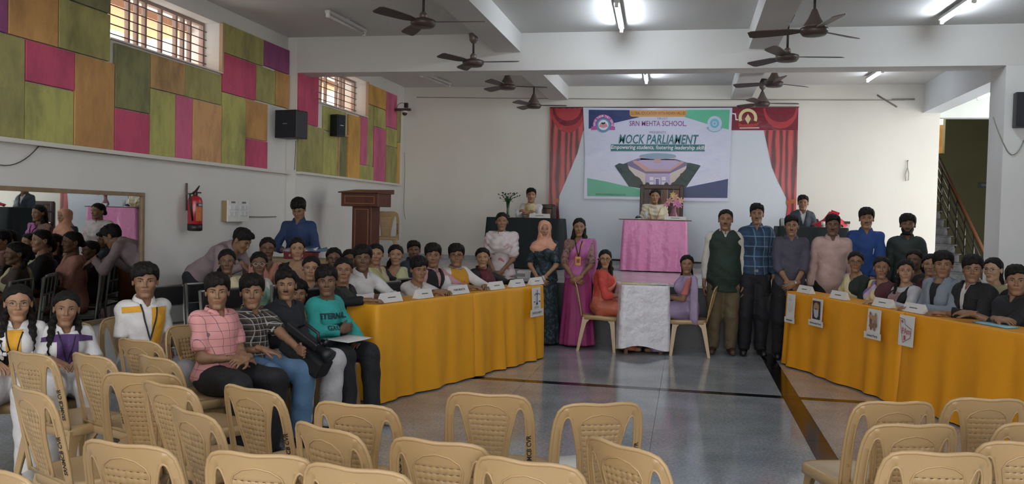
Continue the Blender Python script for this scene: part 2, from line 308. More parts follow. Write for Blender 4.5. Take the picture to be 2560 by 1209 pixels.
# ------------------------------------------------------------------ ceiling fittings
M_TUBE = mat('tube_glow', '#ffffff', .5, emit='#e9f4ff', es=TUBE_E); M_TUBEOFF = mat('tube_unlit', '#c9c6c2', .4); M_HOUS = mat('tube_housing', '#c9c8c6', .5); M_WHITEP = mat('white_plastic', '#e4e4e0', .4)
def tube_light(p0, p1, on, label, dz=.035, glow=None):
    p0, p1 = Vector(p0), Vector(p1); c = (p0 + p1) / 2; d = p1 - p0; L = min(1.25, max(.55, d.length)); a = math.atan2(d.y, d.x)
    r = thing('tube_light', label, 'tube light', (c.x, c.y, c.z), a)
    MB().bbox(-L / 2, L / 2, -.03, .03, .022, .055, .006).build('housing', M_HOUS, r)
    MB().tube([(-L / 2 + .03, 0, 0), (L / 2 - .03, 0, 0)], .015, 10).build('tube', (glow or M_TUBE) if on else M_TUBEOFF, r)
    for sx in (-1, 1): MB().bbox(sx * (L / 2 - .02) - .018, sx * (L / 2 - .02) + .018, -.018, .018, -.02, .03, .004).build('end_holder', M_WHITEP, r)
    MB().bbox(-.05, .05, -.012, .012, .055, ZC - c.z + .002, .002).build('ceiling_bracket', M_HOUS, r)
    return r
ZT = 3.545
tube_light(at_z(1541, 12, ZT), at_z(1554, 78, ZT), True, 'glowing tube light in the middle ceiling bay in front of the cross beam')
tube_light(at_z(2352, 57, ZT), at_z(2437, 0, ZT), True, 'glowing tube light at the upper right corner of the picture')
tube_light(at_z(1613, 183, ZT), at_z(1616, 207, ZT), True, 'glowing tube light above the middle of the banner')
tube_light(at_z(2168, 203, ZT), at_z(2207, 178, ZT), True, 'glowing tube light over the right end of the stage', glow=mat('tube_glow_half', '#ffffff', .5, emit='#e9f4ff', es=TUBE_E * .28))
tube_light(at_y(2450, 246, 13.1), at_y(2482, 234, 12.7), True, 'glowing tube light in front of the stairway opening', glow=mat('tube_glow_dim', '#ffffff', .5, emit='#e9f4ff', es=TUBE_E * .16))
tube_light(at_z(818, 38, ZT), at_z(912, 86, ZT), False, 'unlit tube light on the left of the near ceiling')
tube_light(at_z(1052, 189, ZT), at_z(1124, 216, ZT), False, 'unlit tube light on the ceiling left of the stage')
for (x, y, w_) in ((-.6, 3.2, 'middle of the front chair rows'), (3.0, 4.0, 'right hand chairs'), (-3.3, 2.9, 'left hand chairs'), (-.6, -.6, 'middle of the hall behind the camera'), (2.8, .2, 'right of the hall behind the camera'), (-3.4, -.9, 'left of the hall behind the camera')):
    tube_light((x - .6, y, ZT), (x + .6, y, ZT), True, 'added unseen glowing tube light above the ' + w_)  # lit tubes out of view, added to brighten chairs and faces
M_FANB = mat('fan_brown', '#4b3f3b', .45, .2); M_FAND = mat('fan_dark_rod', '#2a2526', .5, .3); M_FANM = mat('fan_motor', '#6f625c', .4, .3)
def fan(px_, py_, D, R, a0, label, cone=True, canopy=False):
    c = at_d(px_, py_, D); r = thing('ceiling_fan', label, 'fan', (c.x, c.y, c.z), 0, 'ceiling fans')
    h = ZC - c.z
    MB().tube([(0, 0, .05), (0, 0, h - .05)], .012, 8).build('rod', M_FAND, r)
    MB().lathe([(.012, h - .11), (.03, h - .10), (.062, h - .03), (.062, h)], 16).build('ceiling_cup', M_FAND, r)
    if cone: MB().lathe([(.10, .015), (.095, .03), (.075, .06), (.05, .10), (.03, .15), (.02, .175)], 20).build('shroud', M_FANM, r)
    else: MB().lathe([(.035, .03), (.035, .07), (.02, .09)], 14).build('shroud', M_FANM, r)
    MB().lathe([(.06, -.05), (.095, -.045), (.115, -.02), (.115, .012), (.09, .022), (.05, .025)], 24).build('motor', M_FANB, r)
    if canopy: MB().lathe([(.02, .20), (.045, .23), (.055, .30), (.05, .305)], 14).build('sliding_cup', M_FANM, r)
    for k in range(3):
        a = a0 + k * 2 * PI / 3; Rz = Matrix.Rotation(a, 4, 'Z'); mb = MB()
        w0, w1 = .05, .062; tilt = .25
        pr = [(.09, .022), (.2, w0), (.42, w1), (R - .03, w1 * .98), (R, w1 * .7)]; vs = []
        for (q, w) in pr:
            for s, z in ((-1, -1), (1, 1)):
                for t in (.003, -.003): vs.append(Rz @ Vector((q, s * w, z * w * tilt + t)))
        fs = []
        for i in range(len(pr) - 1):
            b = i * 4; n = b + 4; fs += [(b, n, n + 2, b + 2), (b + 1, b + 3, n + 3, n + 1), (b, b + 1, n + 1, n), (b + 2, n + 2, n + 3, b + 3)]
        fs += [(0, 2, 3, 1), (len(vs) - 4, len(vs) - 3, len(vs) - 1, len(vs) - 2)]
        mb.add(vs, fs).build('blade', M_FANB, r)
    return r
fan(1058, 55, 7.85, .58, 1.0 * PI * .02, 'dark ceiling fan with its rod leaving the top edge, left of the near beam', False)
fan(1183, 155, 9.3, .50, .0, 'dark ceiling fan hanging before the cross beam, below the near left beam', False, True)
fan(1268, 215, 11.4, .53, .25, 'brown ceiling fan just beyond the cross beam, over the left of the stage')
fan(1334, 263, 13.0, .50, .12, 'brown ceiling fan closest to the upper left corner of the banner')
fan(2035, 75, 7.3, .55, .75, 'large dark ceiling fan at the top right with a cone shroud')
fan(1968, 142, 8.7, .55, .12, 'dark ceiling fan below the right beam, in front of the cross beam', False)
fan(1935, 208, 11.0, .53, .62, 'brown ceiling fan just beyond the cross beam, over the right of the stage')
fan(1905, 258, 12.8, .53, .1, 'brown ceiling fan touching the top right of the red banner', True, True)

# ------------------------------------------------------------------ wall fittings
M_BLACKP = mat('black_plastic', '#17181c', .45); M_NAVYG = mat('speaker_grille', '#1b1f28', .7, bump=.4, bs=300)
def wall_speaker(loc, rz, w, d, h, label, strip=True):
    r = thing('wall_speaker', label, 'speaker', loc, rz)
    MB().bbox(-w / 2, w / 2, -d / 2, d / 2, -h / 2, h / 2, .008).build('cabinet', M_BLACKP, r)
    MB().bbox(-w / 2 + .012, w / 2 - .012, -d / 2 - .008, -d / 2, -h / 2 + .012, h / 2 - .012, .004).build('grille', M_NAVYG, r)
    if strip: MB().bbox(-w / 2 - .01, -w / 2, -d / 2 + .005, -d / 2 + .025, -h / 2, h / 2, .002).build('edge_strip', M_WHITEP, r)
    MB().bbox(-.03, .03, -d / 2 - .01, -d / 2 - .008, -.006, .006, .0005).build('badge', mat('badge_metal', '#8f9499', .4, .6), r)
    MB().tube([(0, d / 2, 0), (0, d / 2 + .05, 0)], .02, 8).build('bracket', M_BLACKP, r)
    return r
wall_speaker((-4.70, 9.62, 2.53), -.16, .30, .24, .33, 'black box speaker with a pale edge strip on the pillar between the board fields')
wall_speaker((-4.63, 10.85, 2.65), 1.15, .15, .14, .29, 'small dark speaker box hung on the lime boards by the far window', False)
wall_speaker(at_y(2568, 275, 9.77), -.1, .24, .12, .36, 'black speaker at the right edge of the picture on the white pier', False)
# extinguisher
M_RED = mat('extinguisher_red', '#a3202c', .3, coat=.4)
c = at_x(487, 577, -4.76); ex = thing('fire_extinguisher', 'red fire extinguisher with black foot hung on the left wall beside the mirror', 'extinguisher', (-4.76, c.y, c.z))
MB().lathe([(.066, .065), (.07, .07), (.07, .29), (.06, .325), (.03, .345), (.022, .35)], 24).build('cylinder', M_RED, ex)
MB().lathe([(.055, 0), (.071, .008), (.071, .07)], 24).build('foot', M_BLACKP, ex)
MB().lathe([(.02, .345), (.024, .36), (.024, .385), (.015, .39)], 12).bbox(-.015, .06, -.012, .012, .37, .385, .003).build('valve', mat('brass_dark', '#4a4038', .4, .7), ex)
MB().add([(-.012, -.01, .385), (.012, -.01, .385), (.03, .035, .445), (.008, .05, .45), (-.012, .01, .385), (.012, .01, .385)], [(0, 1, 2, 3), (4, 3, 2, 5), (0, 3, 4), (1, 5, 2)]).build('lever', M_BLACKP, ex)
MB().tube([(0, -.02, .375), (-.01, -.075, .36), (.0, -.085, .28), (.02, -.075, .1)], .009, 8).build('hose', M_BLACKP, ex)
def arcpatch(r, a0, a1, z0, z1, n=10): return MB().grid(lambda u, v: (r * math.cos(a0 + (a1 - a0) * u), r * math.sin(a0 + (a1 - a0) * u), z0 + (z1 - z0) * v), n, 2)
arcpatch(.0715, -.9, .35, .10, .235).build('instruction_label', mat('ext_label', '#b7632e', .4, var=.3, vs=60), ex)
arcpatch(.0722, -.85, .3, .245, .272).build('brand_strip', mat('ext_strip', '#23242f', .4), ex)
arcpatch(.0727, -.55, .2, .250, .266).build('brand_print', mat('ext_print', '#9aa0b5', .4), ex)
MB().box(-.1, -.09, -.012, .012, .2, .47).box(-.095, -.06, -.01, .01, .36, .372).build('wall_bracket', M_BAR, ex)
# switch boards
sb = thing('switch_box', 'white switch board box on the left wall, half nearer the mirror', 'switch box', (-4.87, 8.47, 1.37)); sb2 = thing('switch_box', 'white switch board box on the left wall, half nearer the stage', 'switch box', (-4.87, 8.70, 1.37))
for q, (r, sgn) in enumerate(((sb, 1), (sb2, -1))):
    MB().bbox(0, .06, -.105, .105, 0, .22, .004).build('back_box', mat('box_wood', '#a58a63', .7), r)
    MB().bbox(.06, .075, -.11, .11, -.005, .225, .004).build('cover_plate', M_WHITEP, r)
    MB().bbox(.075, .079, -.045, .035, .195, .215, .001).build('name_plate', mat('grey_plate', '#77787c', .5), r)
    for i in range(2):
        for j in range(2): MB().bbox(.075, .085, -.08 + i * .09, -.02 + i * .09, .06 + j * .065, .105 + j * .065, .003).build('switch', mat('switch_white', '#d7d9da', .35), r)
# CCTV on the corner post
ct = thing('security_camera', 'dome security camera on a bracket at the end of the far boards', 'camera', at_x(1012, 277, -4.55))
MB().bbox(-.16, .10, -.03, .03, .0, .04, .006).build('bracket', M_FANB, ct)
MB().bbox(-.01, .05, -.02, .03, .05, .13, .006).build('power_adapter', M_BLACKP, ct)
MB().tube([(.0, 0, .12), (-.06, 0, .13), (-.12, 0, .1), (-.14, 0, .03)], .004, 6).build('cable', M_BLACKP, ct)
MB().lathe([(.045, 0), (.05, -.02), (.047, -.03)], 16).build('dome_base', M_WHITEP, ct)
MB().lathe([(.042, -.028), (.04, -.05), (.028, -.068), (.005, -.078)], 16).build('dome', mat('dome_dark', '#3d3836', .15), ct)
# mirror
mi = thing('wall_mirror', 'long mirror in a wooden frame low on the left wall', 'mirror', (XL1, 0, 0))
MB().box(.004, .014, 3.0, 6.96, .54, 1.60).build('mirror_glass', mat('mirror_silver', '#d8dbd8', .012, 1.0), mi)
M_MFR = mat('mirror_frame_wood', '#8a7458', .55, var=.2, vs=12)
for q in ((.0, .03, 2.96, 7.0, 1.595, 1.63), (.0, .03, 2.96, 7.0, .51, .545), (.0, .03, 6.96, 7.0, .545, 1.595), (.0, .03, 2.96, 3.0, .545, 1.595)): MB().bbox(*q, .004).build('frame_rail', M_MFR, mi)
# wires and bits on the walls
M_WIRE = mat('grey_wire', '#8c8880', .6); M_WIRED = mat('dark_wire', '#4c4845', .6)
def wire(pts, label, r=.004, m=None, name='cable', cat='cable'):
    o = MB().tube(pts, r, 6).build(name, m or M_WIRE); return tag(o, label, cat)
def sag(a, b, n=9, s=.1): return [Vector(a).lerp(Vector(b), i / (n - 1)) - Vector((0, 0, s * 4 * (i / (n - 1)) * (1 - i / (n - 1)))) for i in range(n)]
wire(sag(at_y(1042, 243, 13.885), at_y(2262, 250, 13.885), 15, .01), 'thin grey wire stretched along the top of the back wall', .006)
wire(sag(at_x(0, 412, -4.855), at_x(97, 365, -4.855), 9, .05), 'thin wire drooping below the near board ledge', .004, M_WIRED)
wire([at_x(97, 365, -4.85), at_x(260, 383, -4.85), at_x(400, 398, -4.85), at_x(640, 418, -4.85)], 'dark cable running under the near board ledge', .005, M_WIRED)
wire(sag(at_y(2483, 292, 9.84), at_y(2512, 365, 9.84), 7, .02) + sag(at_y(2512, 365, 9.84), at_y(2560, 350, 9.84), 9, .12)[1:], 'grey cable looping across the white pier below the speaker', .006)
wire([at_y(1011, 380, 13.89), at_y(1012, 430, 13.89), at_y(1009, 520, 13.89), at_y(1013, 548, 13.89)], 'thin wire hanging on the back wall beside the far boards', .004)
wire(sag((-4.745, 9.84, 2.36), (-4.76, 9.845, 2.0), 7, .06), 'thin cable dangling under the box speaker', .004, M_WIRED)
wire(sag(at_x(617, 541, -4.86), at_x(690, 541, -4.86), 5, .004), 'short conduit beside the switch boxes', .008)
hk = thing('wire_hank', 'small hank of grey wire hanging from a nail on the back wall', 'wire', at_y(2269, 402, 13.885))
MB().tube([(0, 0, 0), (0, -.01, -.1), (-.03, -.01, -.2), (-.02, -.01, -.3), (.02, -.01, -.29), (.02, -.01, -.18), (0, -.01, -.1)], .006, 6).build('coil', M_WIRE, hk); MB().tube([(0, .01, 0), (0, -.03, .005)], .007, 6).build('nail', M_BAR, hk)
ro = thing('curtain_rod', 'bare grey rod bracket sticking out of the back wall', 'rod', at_y(2248, 253, 13.8)); q = ro.location
MB().tube([at_y(2194, 238, 13.9) - q, at_y(2242, 267, 13.4) - q], .014, 8).build('rod', M_WIRE, ro); MB().tube([at_y(2231, 249, 13.88) - q, at_y(2287, 248, 13.88) - q], .012, 6).build('wall_bar', M_WIRE, ro)

# ------------------------------------------------------------------ lectern
M_TEAK = mat('polished_brown_wood', '#5b2f22', .4, var=.25, vs=9, stretch=(1, 1, .2)); M_TRIMW = mat('gold_trim', '#a5743f', .45)
lp = at_d(916, 500, 11.2); lec = thing('lectern', 'brown wooden lectern with gilded trim on the stage by the left wall', 'lectern', (lp.x, lp.y, ZS), -.08)
MB().bbox(-.26, .26, -.2, .2, .83, 1.0, .006).build('head_box', M_TEAK, lec)
MB().prism([(-.25, 1.0), (.25, 1.0), (.25, 1.06), (-.25, 1.015)], .56, Matrix(((0, 0, 1, -.28), (1, 0, 0, 0), (0, 1, 0, 0), (0, 0, 0, 1)))).build('reading_top', M_TEAK, lec)
MB().bbox(-.135, .135, -.13, .13, .05, .83, .006).build('column', M_TEAK, lec); MB().bbox(-.24, .24, -.2, .2, 0, .06, .008).build('base', M_TEAK, lec)
def rect_trim(x0, x1, z0, z1, y, t=.008): return MB().box(x0, x1, y - .006, y, z0, z0 + t).box(x0, x1, y - .006, y, z1 - t, z1).box(x0, x0 + t, y - .006, y, z0, z1).box(x1 - t, x1, y - .006, y, z0, z1)
rect_trim(-.21, .21, .865, .965, -.2).build('head_trim', M_TRIMW, lec); rect_trim(-.095, .095, .12, .8, -.13).build('column_trim', M_TRIMW, lec)

# ------------------------------------------------------------------ backdrop and event banner
def flex(name, col, b=.22, rough=.3): return mat(name, col, rough, bump=b * .6, bs=5, spec=.35)
def zx(u, v, Y): return at_y(1360 + u / 3.9385, 240 + v / 3.9385, Y)          # survey grid of the banner close-up
def printed(name, pts, Y, m, parent, th=.0006):
    w = [zx(u, v, Y) for u, v in pts]; n = len(w); vs = [(p.x, Y, p.z) for p in w]
    vs2 = [(p.x, Y + th, p.z) for p in w]
    return MB().add(vs + vs2, [tuple(range(n)), tuple(range(2 * n - 1, n - 1, -1))] + [((i + 1) % n, i, n + i, n + (i + 1) % n) for i in range(n)]).build(name, m, parent)
def words(txt, u, v, width, Y, m, parent, height=None, bold=0.0, shear=0.0, rot=0.0):
    me = flat_xz(text_mesh(txt, .1, 'CENTER', bold, shear)); xs_ = [q.co.x for q in me.vertices]; zs_ = [q.co.z for q in me.vertices]
    s = (width / 3.9385 / F * Y * 1.0) / max(1e-6, max(xs_) - min(xs_)); sz = s if height is None else (height / 3.9385 / F * Y) / (max(zs_) - min(zs_))
    cx, cz = (max(xs_) + min(xs_)) / 2, (max(zs_) + min(zs_)) / 2
    for q in me.vertices: q.co = Vector(((q.co.x - cx) * s, q.co.y, (q.co.z - cz) * sz))
    p = zx(u, v, Y); o = link('lettering', me, m, parent, (p.x, Y, p.z)); o.rotation_euler = (0, rot, 0); return o
def disc(u, v, r, Y, m, parent, name='emblem_disc', r2=None, a0=0, a1=2 * PI, n=40, rz=None):
    pr = rz or r
    out = [(u + r * math.cos(a0 + (a1 - a0) * i / n), v - pr * math.sin(a0 + (a1 - a0) * i / n)) for i in range(n + (0 if a1 - a0 > 6.28 else 1))]
    if r2 is None: return printed(name, out, Y, m, parent)
    k = len(out); inn = [(u + r2 * math.cos(a0 + (a1 - a0) * i / n), v - r2 * pr / r * math.sin(a0 + (a1 - a0) * i / n)) for i in range(k)]
    w = [zx(a, b, Y) for a, b in out + inn]; full = a1 - a0 > 6.28
    fs = [(i, (i + 1) % k, k + (i + 1) % k, k + i) for i in range(k if full else k - 1)]
    return MB().add([(p.x, Y, p.z) for p in w], fs).build(name, m, parent)
bd = thing('stage_backdrop', 'tall stage backdrop sheet printed with red tied curtains on a pale ground', 'backdrop', (0, 0, 0))
MB().box(-2.25, 1.62, 13.872, 13.876, .84, 3.275).build('sheet', flex('backdrop_white', '#cfd8e2', .12), bd)
MB().tube([(-2.25, 13.86, .835), (1.62, 13.86, .835)], .014, 8).build('bottom_rod', M_BLACKP, bd)
MB().tube([(-2.25, 13.868, 3.275), (1.62, 13.868, 3.275)], .008, 8).build('top_rod', mat('rod_maroon', '#5b3440', .5), bd)
def curtain_print(name, fold):
    m = mat(name, '#9c2f35', .3, spec=.6); nt = m.node_tree; b = nt.nodes['Principled BSDF']; geo = nt.nodes.new('ShaderNodeNewGeometry')
    wv = nt.nodes.new('ShaderNodeTexWave'); wv.inputs['Scale'].default_value = fold; wv.inputs['Distortion'].default_value = 5.0; wv.inputs['Detail'].default_value = 3; wv.inputs['Detail Scale'].default_value = 1.6; wv.bands_direction = 'X'
    mp = nt.nodes.new('ShaderNodeMapping'); mp.inputs['Scale'].default_value = (1, 0, .18); nt.links.new(geo.outputs['Position'], mp.inputs[0]); nt.links.new(mp.outputs[0], wv.inputs['Vector'])
    r = nt.nodes.new('ShaderNodeValToRGB'); e = r.color_ramp.elements; e[0].color = lin('#5a1f27'); e[1].color = lin('#c2484a'); e[0].position = .15; e[1].position = .8
    nt.links.new(wv.outputs['Fac'], r.inputs[0]); nt.links.new(r.outputs[0], b.inputs['Base Color'])
    n2 = nt.nodes.new('ShaderNodeTexNoise'); n2.inputs['Scale'].default_value = 6; bp = nt.nodes.new('ShaderNodeBump'); bp.inputs['Strength'].default_value = .25; bp.inputs['Distance'].default_value = .01
    nt.links.new(geo.outputs['Position'], n2.inputs['Vector']); nt.links.new(n2.outputs['Fac'], bp.inputs['Height']); nt.links.new(bp.outputs[0], b.inputs['Normal']); return m
M_CUR = curtain_print('curtain_print', 3.0); M_VAL = flex('valance_maroon', '#7c2c3a', .35, .22); M_VALR = flex('valance_red', '#b04048', .3, .25); M_TIE = flex('tie_ochre', '#a8632f')
YBD = 13.868
printed('printed_curtain', [(60, 115), (405, 112), (400, 335), (385, 345), (330, 560), (230, 800), (150, 985), (100, 985), (45, 985), (52, 600)], YBD, M_CUR, bd)
printed('printed_curtain', [(45, 985), (150, 985), (145, 1100), (165, 1350), (150, 1660), (30, 1660), (38, 1300)], YBD, M_CUR, bd)
printed('printed_tie', [(95, 1003), (152, 1012), (148, 1050), (97, 1040)], YBD - .001, M_TIE, bd)
disc(235, 125, 170, YBD - .001, M_VALR, bd, 'printed_swag', None, PI, 2 * PI, 20, 235); disc(235, 125, 150, YBD - .0018, M_VAL, bd, 'printed_swag', None, PI, 2 * PI, 20, 170); disc(235, 123, 128, YBD - .0026, M_VALR, bd, 'printed_swag', None, PI, 2 * PI, 20, 120)
printed('printed_band', [(1840, 112), (2505, 108), (2500, 335), (1840, 337)], YBD, M_VAL, bd)
printed('printed_curtain', [(2165, 337), (2500, 335), (2492, 700), (2485, 1000), (2385, 1000), (2300, 830), (2245, 700)], YBD, M_CUR, bd)
printed('printed_curtain', [(2385, 1000), (2485, 1000), (2480, 1300), (2490, 1660), (2370, 1660), (2360, 1350), (2392, 1100)], YBD, M_CUR, bd)
printed('printed_tie', [(2382, 1030), (2484, 1010), (2484, 1050), (2384, 1070)], YBD - .001, M_TIE, bd)
disc(2330, 118, 170, YBD - .001, M_VALR, bd, 'printed_swag', None, PI, 2 * PI, 20, 200); disc(2330, 116, 150, YBD - .0018, M_VAL, bd, 'printed_swag', None, PI, 2 * PI, 20, 140)
M_CREAM = flex('print_cream', '#d9cf9e'); M_REDP = flex('print_red', '#b03a35')
disc(2008, 215, 92, YBD - .003, M_CREAM, bd, 'wreath', 62, -.4, PI + .4); disc(2008, 225, 30, YBD - .003, M_CREAM, bd, 'book_panel', None, 0, 2 * PI, 4, 50)
printed('ribbon', [(1915, 262), (1960, 280), (2090, 270), (2115, 258), (2110, 292), (2030, 305), (1950, 300), (1915, 300)], YBD - .0035, M_REDP, bd)
printed('name_strip', [(1925, 308), (2120, 305), (2120, 318), (1925, 321)], YBD - .003, flex('print_pinkwhite', '#cbb0b4'), bd)
printed('white_glyph', [(1850, 165), (1890, 170), (1895, 225), (1915, 230), (1915, 238), (1885, 236), (1880, 182), (1850, 178)], YBD - .003, flex('print_white', '#dfe0ea'), bd)
# event banner
bn = thing('event_banner', 'white event banner about a mock parliament hung over the backdrop', 'banner', (0, 0, 0)); YN = 13.845
M_BW = flex('banner_white', '#ccd0e6', .3, .2); M_NAVY = flex('print_navy', '#2a3c6b', .3); M_GRN = flex('print_green', '#5fb795', .3); M_ORG = flex('print_orange', '#d19a55', .3); M_TEAL = flex('print_teal', '#2d6f74', .3); M_DKG = flex('print_dark_green', '#163736', .3)
printed('sheet', [(385, 112), (1120, 120), (1855, 116), (1835, 560), (1815, 1035), (1400, 1032), (700, 1012), (392, 1010), (405, 560)], YN, M_BW, bn, .004)
def pr(name, pts, m, k): return printed(name, pts, YN - .0012 * k, m, bn, .0005)
pr('print_corner', [(440, 135), (850, 138), (850, 195), (940, 207), (690, 265), (440, 322)], M_NAVY, 1)
pr('print_corner', [(1395, 136), (1830, 134), (1818, 330), (1600, 272), (1385, 207)], M_GRN, 1)
pr('print_tab', [(843, 138), (1405, 138), (1400, 185), (1380, 203), (870, 203), (850, 195), (843, 175)], M_ORG, 2)
words('Global Education with Indian Values'.upper(), 1122, 168, 525, YN - .004, flex('ink_brown', '#4a3b34'), bn, 30)
words('TRUST', 1165, 221, 105, YN - .004, flex('ink_grey', '#6f7690'), bn, 22)
words('SRN MEHTA SCHOOL,', 1120, 273, 545, YN - .004, flex('ink_purple', '#8b4690'), bn, 58, .0008)
words('PRESENTS', 1120, 357, 158, YN - .004, flex('ink_grey', '#6f7690'), bn, 22)
words('MOCK PARLIAMENT', 1125, 425, 765, YN - .004, M_TEAL, bn, 92, .0018, .22)
pr('print_band', [(659, 474), (1583, 477), (1582, 545), (657, 543)], M_TEAL, 1)
words('Empowering students, fostering leadership skills', 1122, 510, 905, YN - .004, flex('ink_white', '#e3e8ee'), bn, 50, .0012, .15)
pr('print_corner', [(425, 806), (600, 838), (840, 892), (1000, 928), (1000, 992), (425, 985)], M_GRN, 1)
pr('print_corner', [(1400, 898), (1812, 815), (1806, 1003), (1320, 1000), (1320, 912)], M_NAVY, 1)
words('www.srnmehtaschool.com', 655, 965, 292, YN - .004, flex('ink_dark', '#2b4a44'), bn, 24)
pr('print_trapezoid', [(695, 685), (740, 660), (780, 668), (830, 650), (1400, 655), (1440, 658), (1520, 676), (1543, 685), (1400, 898), (1000, 915), (835, 890)], M_DKG, 2)
M_LIL = flex('print_lilac', '#b7a8cc'); M_PUR = flex('print_mauve', '#776a92'); M_STONE = flex('print_stone', '#cfc0bc'); M_SLT = flex('print_slate', '#8ba0b4'); M_TREE = flex('print_tree', '#1d2a20'); M_SALM = flex('print_salmon', '#c59a94')
pr('print_roof', [(818, 652), (930, 612), (1305, 622), (1412, 655), (1405, 685), (1240, 762), (1000, 762), (826, 685)], M_PUR, 3)
pr('print_roof_inner', [(880, 655), (960, 628), (1290, 632), (1370, 655), (1235, 738), (1010, 738)], M_LIL, 4)
pr('print_terrace', [(868, 640), (905, 632), (1040, 715), (1240, 722), (1350, 640), (1385, 648), (1240, 742), (1000, 742)], M_SALM, 5)
disc(1120, 592, 182, YN - .006, M_SLT, bn, 'print_dome', None, 0, 2 * PI, 40, 30); pr('print_drum', [(938, 592), (1302, 592), (1290, 628), (950, 625)], M_STONE, 3)
pr('print_porch', [(1085, 620), (1145, 620), (1150, 655), (1080, 655)], M_SALM, 6)
pr('print_wall', [(826, 685), (1000, 762), (1005, 890), (985, 880), (840, 720)], M_STONE, 4); pr('print_wall', [(1405, 685), (1240, 762), (1240, 885), (1260, 870), (1398, 715)], M_STONE, 4)
pr('print_facade', [(1000, 762), (1240, 762), (1240, 900), (1000, 895)], M_LIL, 4)
for (a, b_) in ((1040, 795), (1040, 845), (1160, 795), (1160, 845)): pr('print_window', [(a, b_), (a + 38, b_), (a + 38, b_ + 34), (a, b_ + 34)], flex('print_white', '#dfe0ea'), 5)
pr('print_door', [(1090, 805), (1140, 805), (1140, 880), (1090, 880)], flex('print_white', '#dfe0ea'), 5); pr('print_door', [(1098, 815), (1132, 815), (1132, 880), (1098, 880)], M_PUR, 6)
rt = random.Random(3)
for k in range(16):
    s = -1 if k % 2 else 1; t = rt.random(); cx = 1120 + s * (150 + 140 * (1 - t)); cy = 740 + 125 * t + rt.random() * 20
    disc(cx, cy, 16 + rt.random() * 16, YN - .0075 - k * .0003, M_TREE, bn, 'print_tree', None, 0, 2 * PI, 9, 16 + rt.random() * 16)
for u in (1018, 1205): disc(u, 880, 24, YN - .0125, M_TREE, bn, 'print_tree', None, 0, 2 * PI, 12, 32)
M_MAG = flex('print_magenta', '#b0569c'); M_BLUE = flex('print_blue', '#5e8fb5'); M_PALE = flex('print_pale_blue', '#b9c8de'); M_CYAN = flex('print_cyan', '#69b2cf')
disc(585, 285, 104, YN - .005, M_MAG, bn, 'emblem_arch', 72, -.25, PI + .25)
pr('emblem_foot', [(465, 300), (520, 296), (525, 330), (465, 334)], M_MAG, 6); pr('emblem_foot', [(645, 298), (700, 302), (698, 334), (640, 332)], M_MAG, 6)
disc(585, 287, 70, YN - .0085, M_BLUE, bn); disc(585, 284, 50, YN - .0095, flex('print_white', '#dfe0ea'), bn)
printed('emblem_book', [(540, 300), (555, 268), (585, 280), (612, 268), (630, 300), (585, 315)], YN - .0105, flex('print_pinkbook', '#cf8f9c'), bn)
printed('emblem_heads', [(560, 270), (570, 258), (585, 262), (600, 255), (606, 268), (585, 280)], YN - .0115, M_TREE, bn)
M_INKW = flex('ink_white', '#e3e8ee')
for k, ch in enumerate('SERVE THEM, THEY SERVE'):
    a = PI + .05 - (PI + .1) * k / 21
    if ch != ' ': words(ch, 585 + 88 * math.cos(a), 285 - 88 * math.sin(a), 13, YN - .0065, M_INKW, bn, 20, 0, 0, PI / 2 - a)
disc(1680, 268, 72, YN - .005, M_PALE, bn); disc(1680, 268, 45, YN - .006, M_CYAN, bn); disc(1680, 270, 24, YN - .007, M_PALE, bn, 'emblem_disc', 12)
disc(1680, 262, 92, YN - .0045, M_CYAN, bn, 'emblem_ribbon', 66, PI + .55, 2 * PI - .55, 20); disc(1680, 262, 86, YN - .0075, M_PALE, bn, 'emblem_ribbon', 70, PI + .75, 2 * PI - .75, 20)
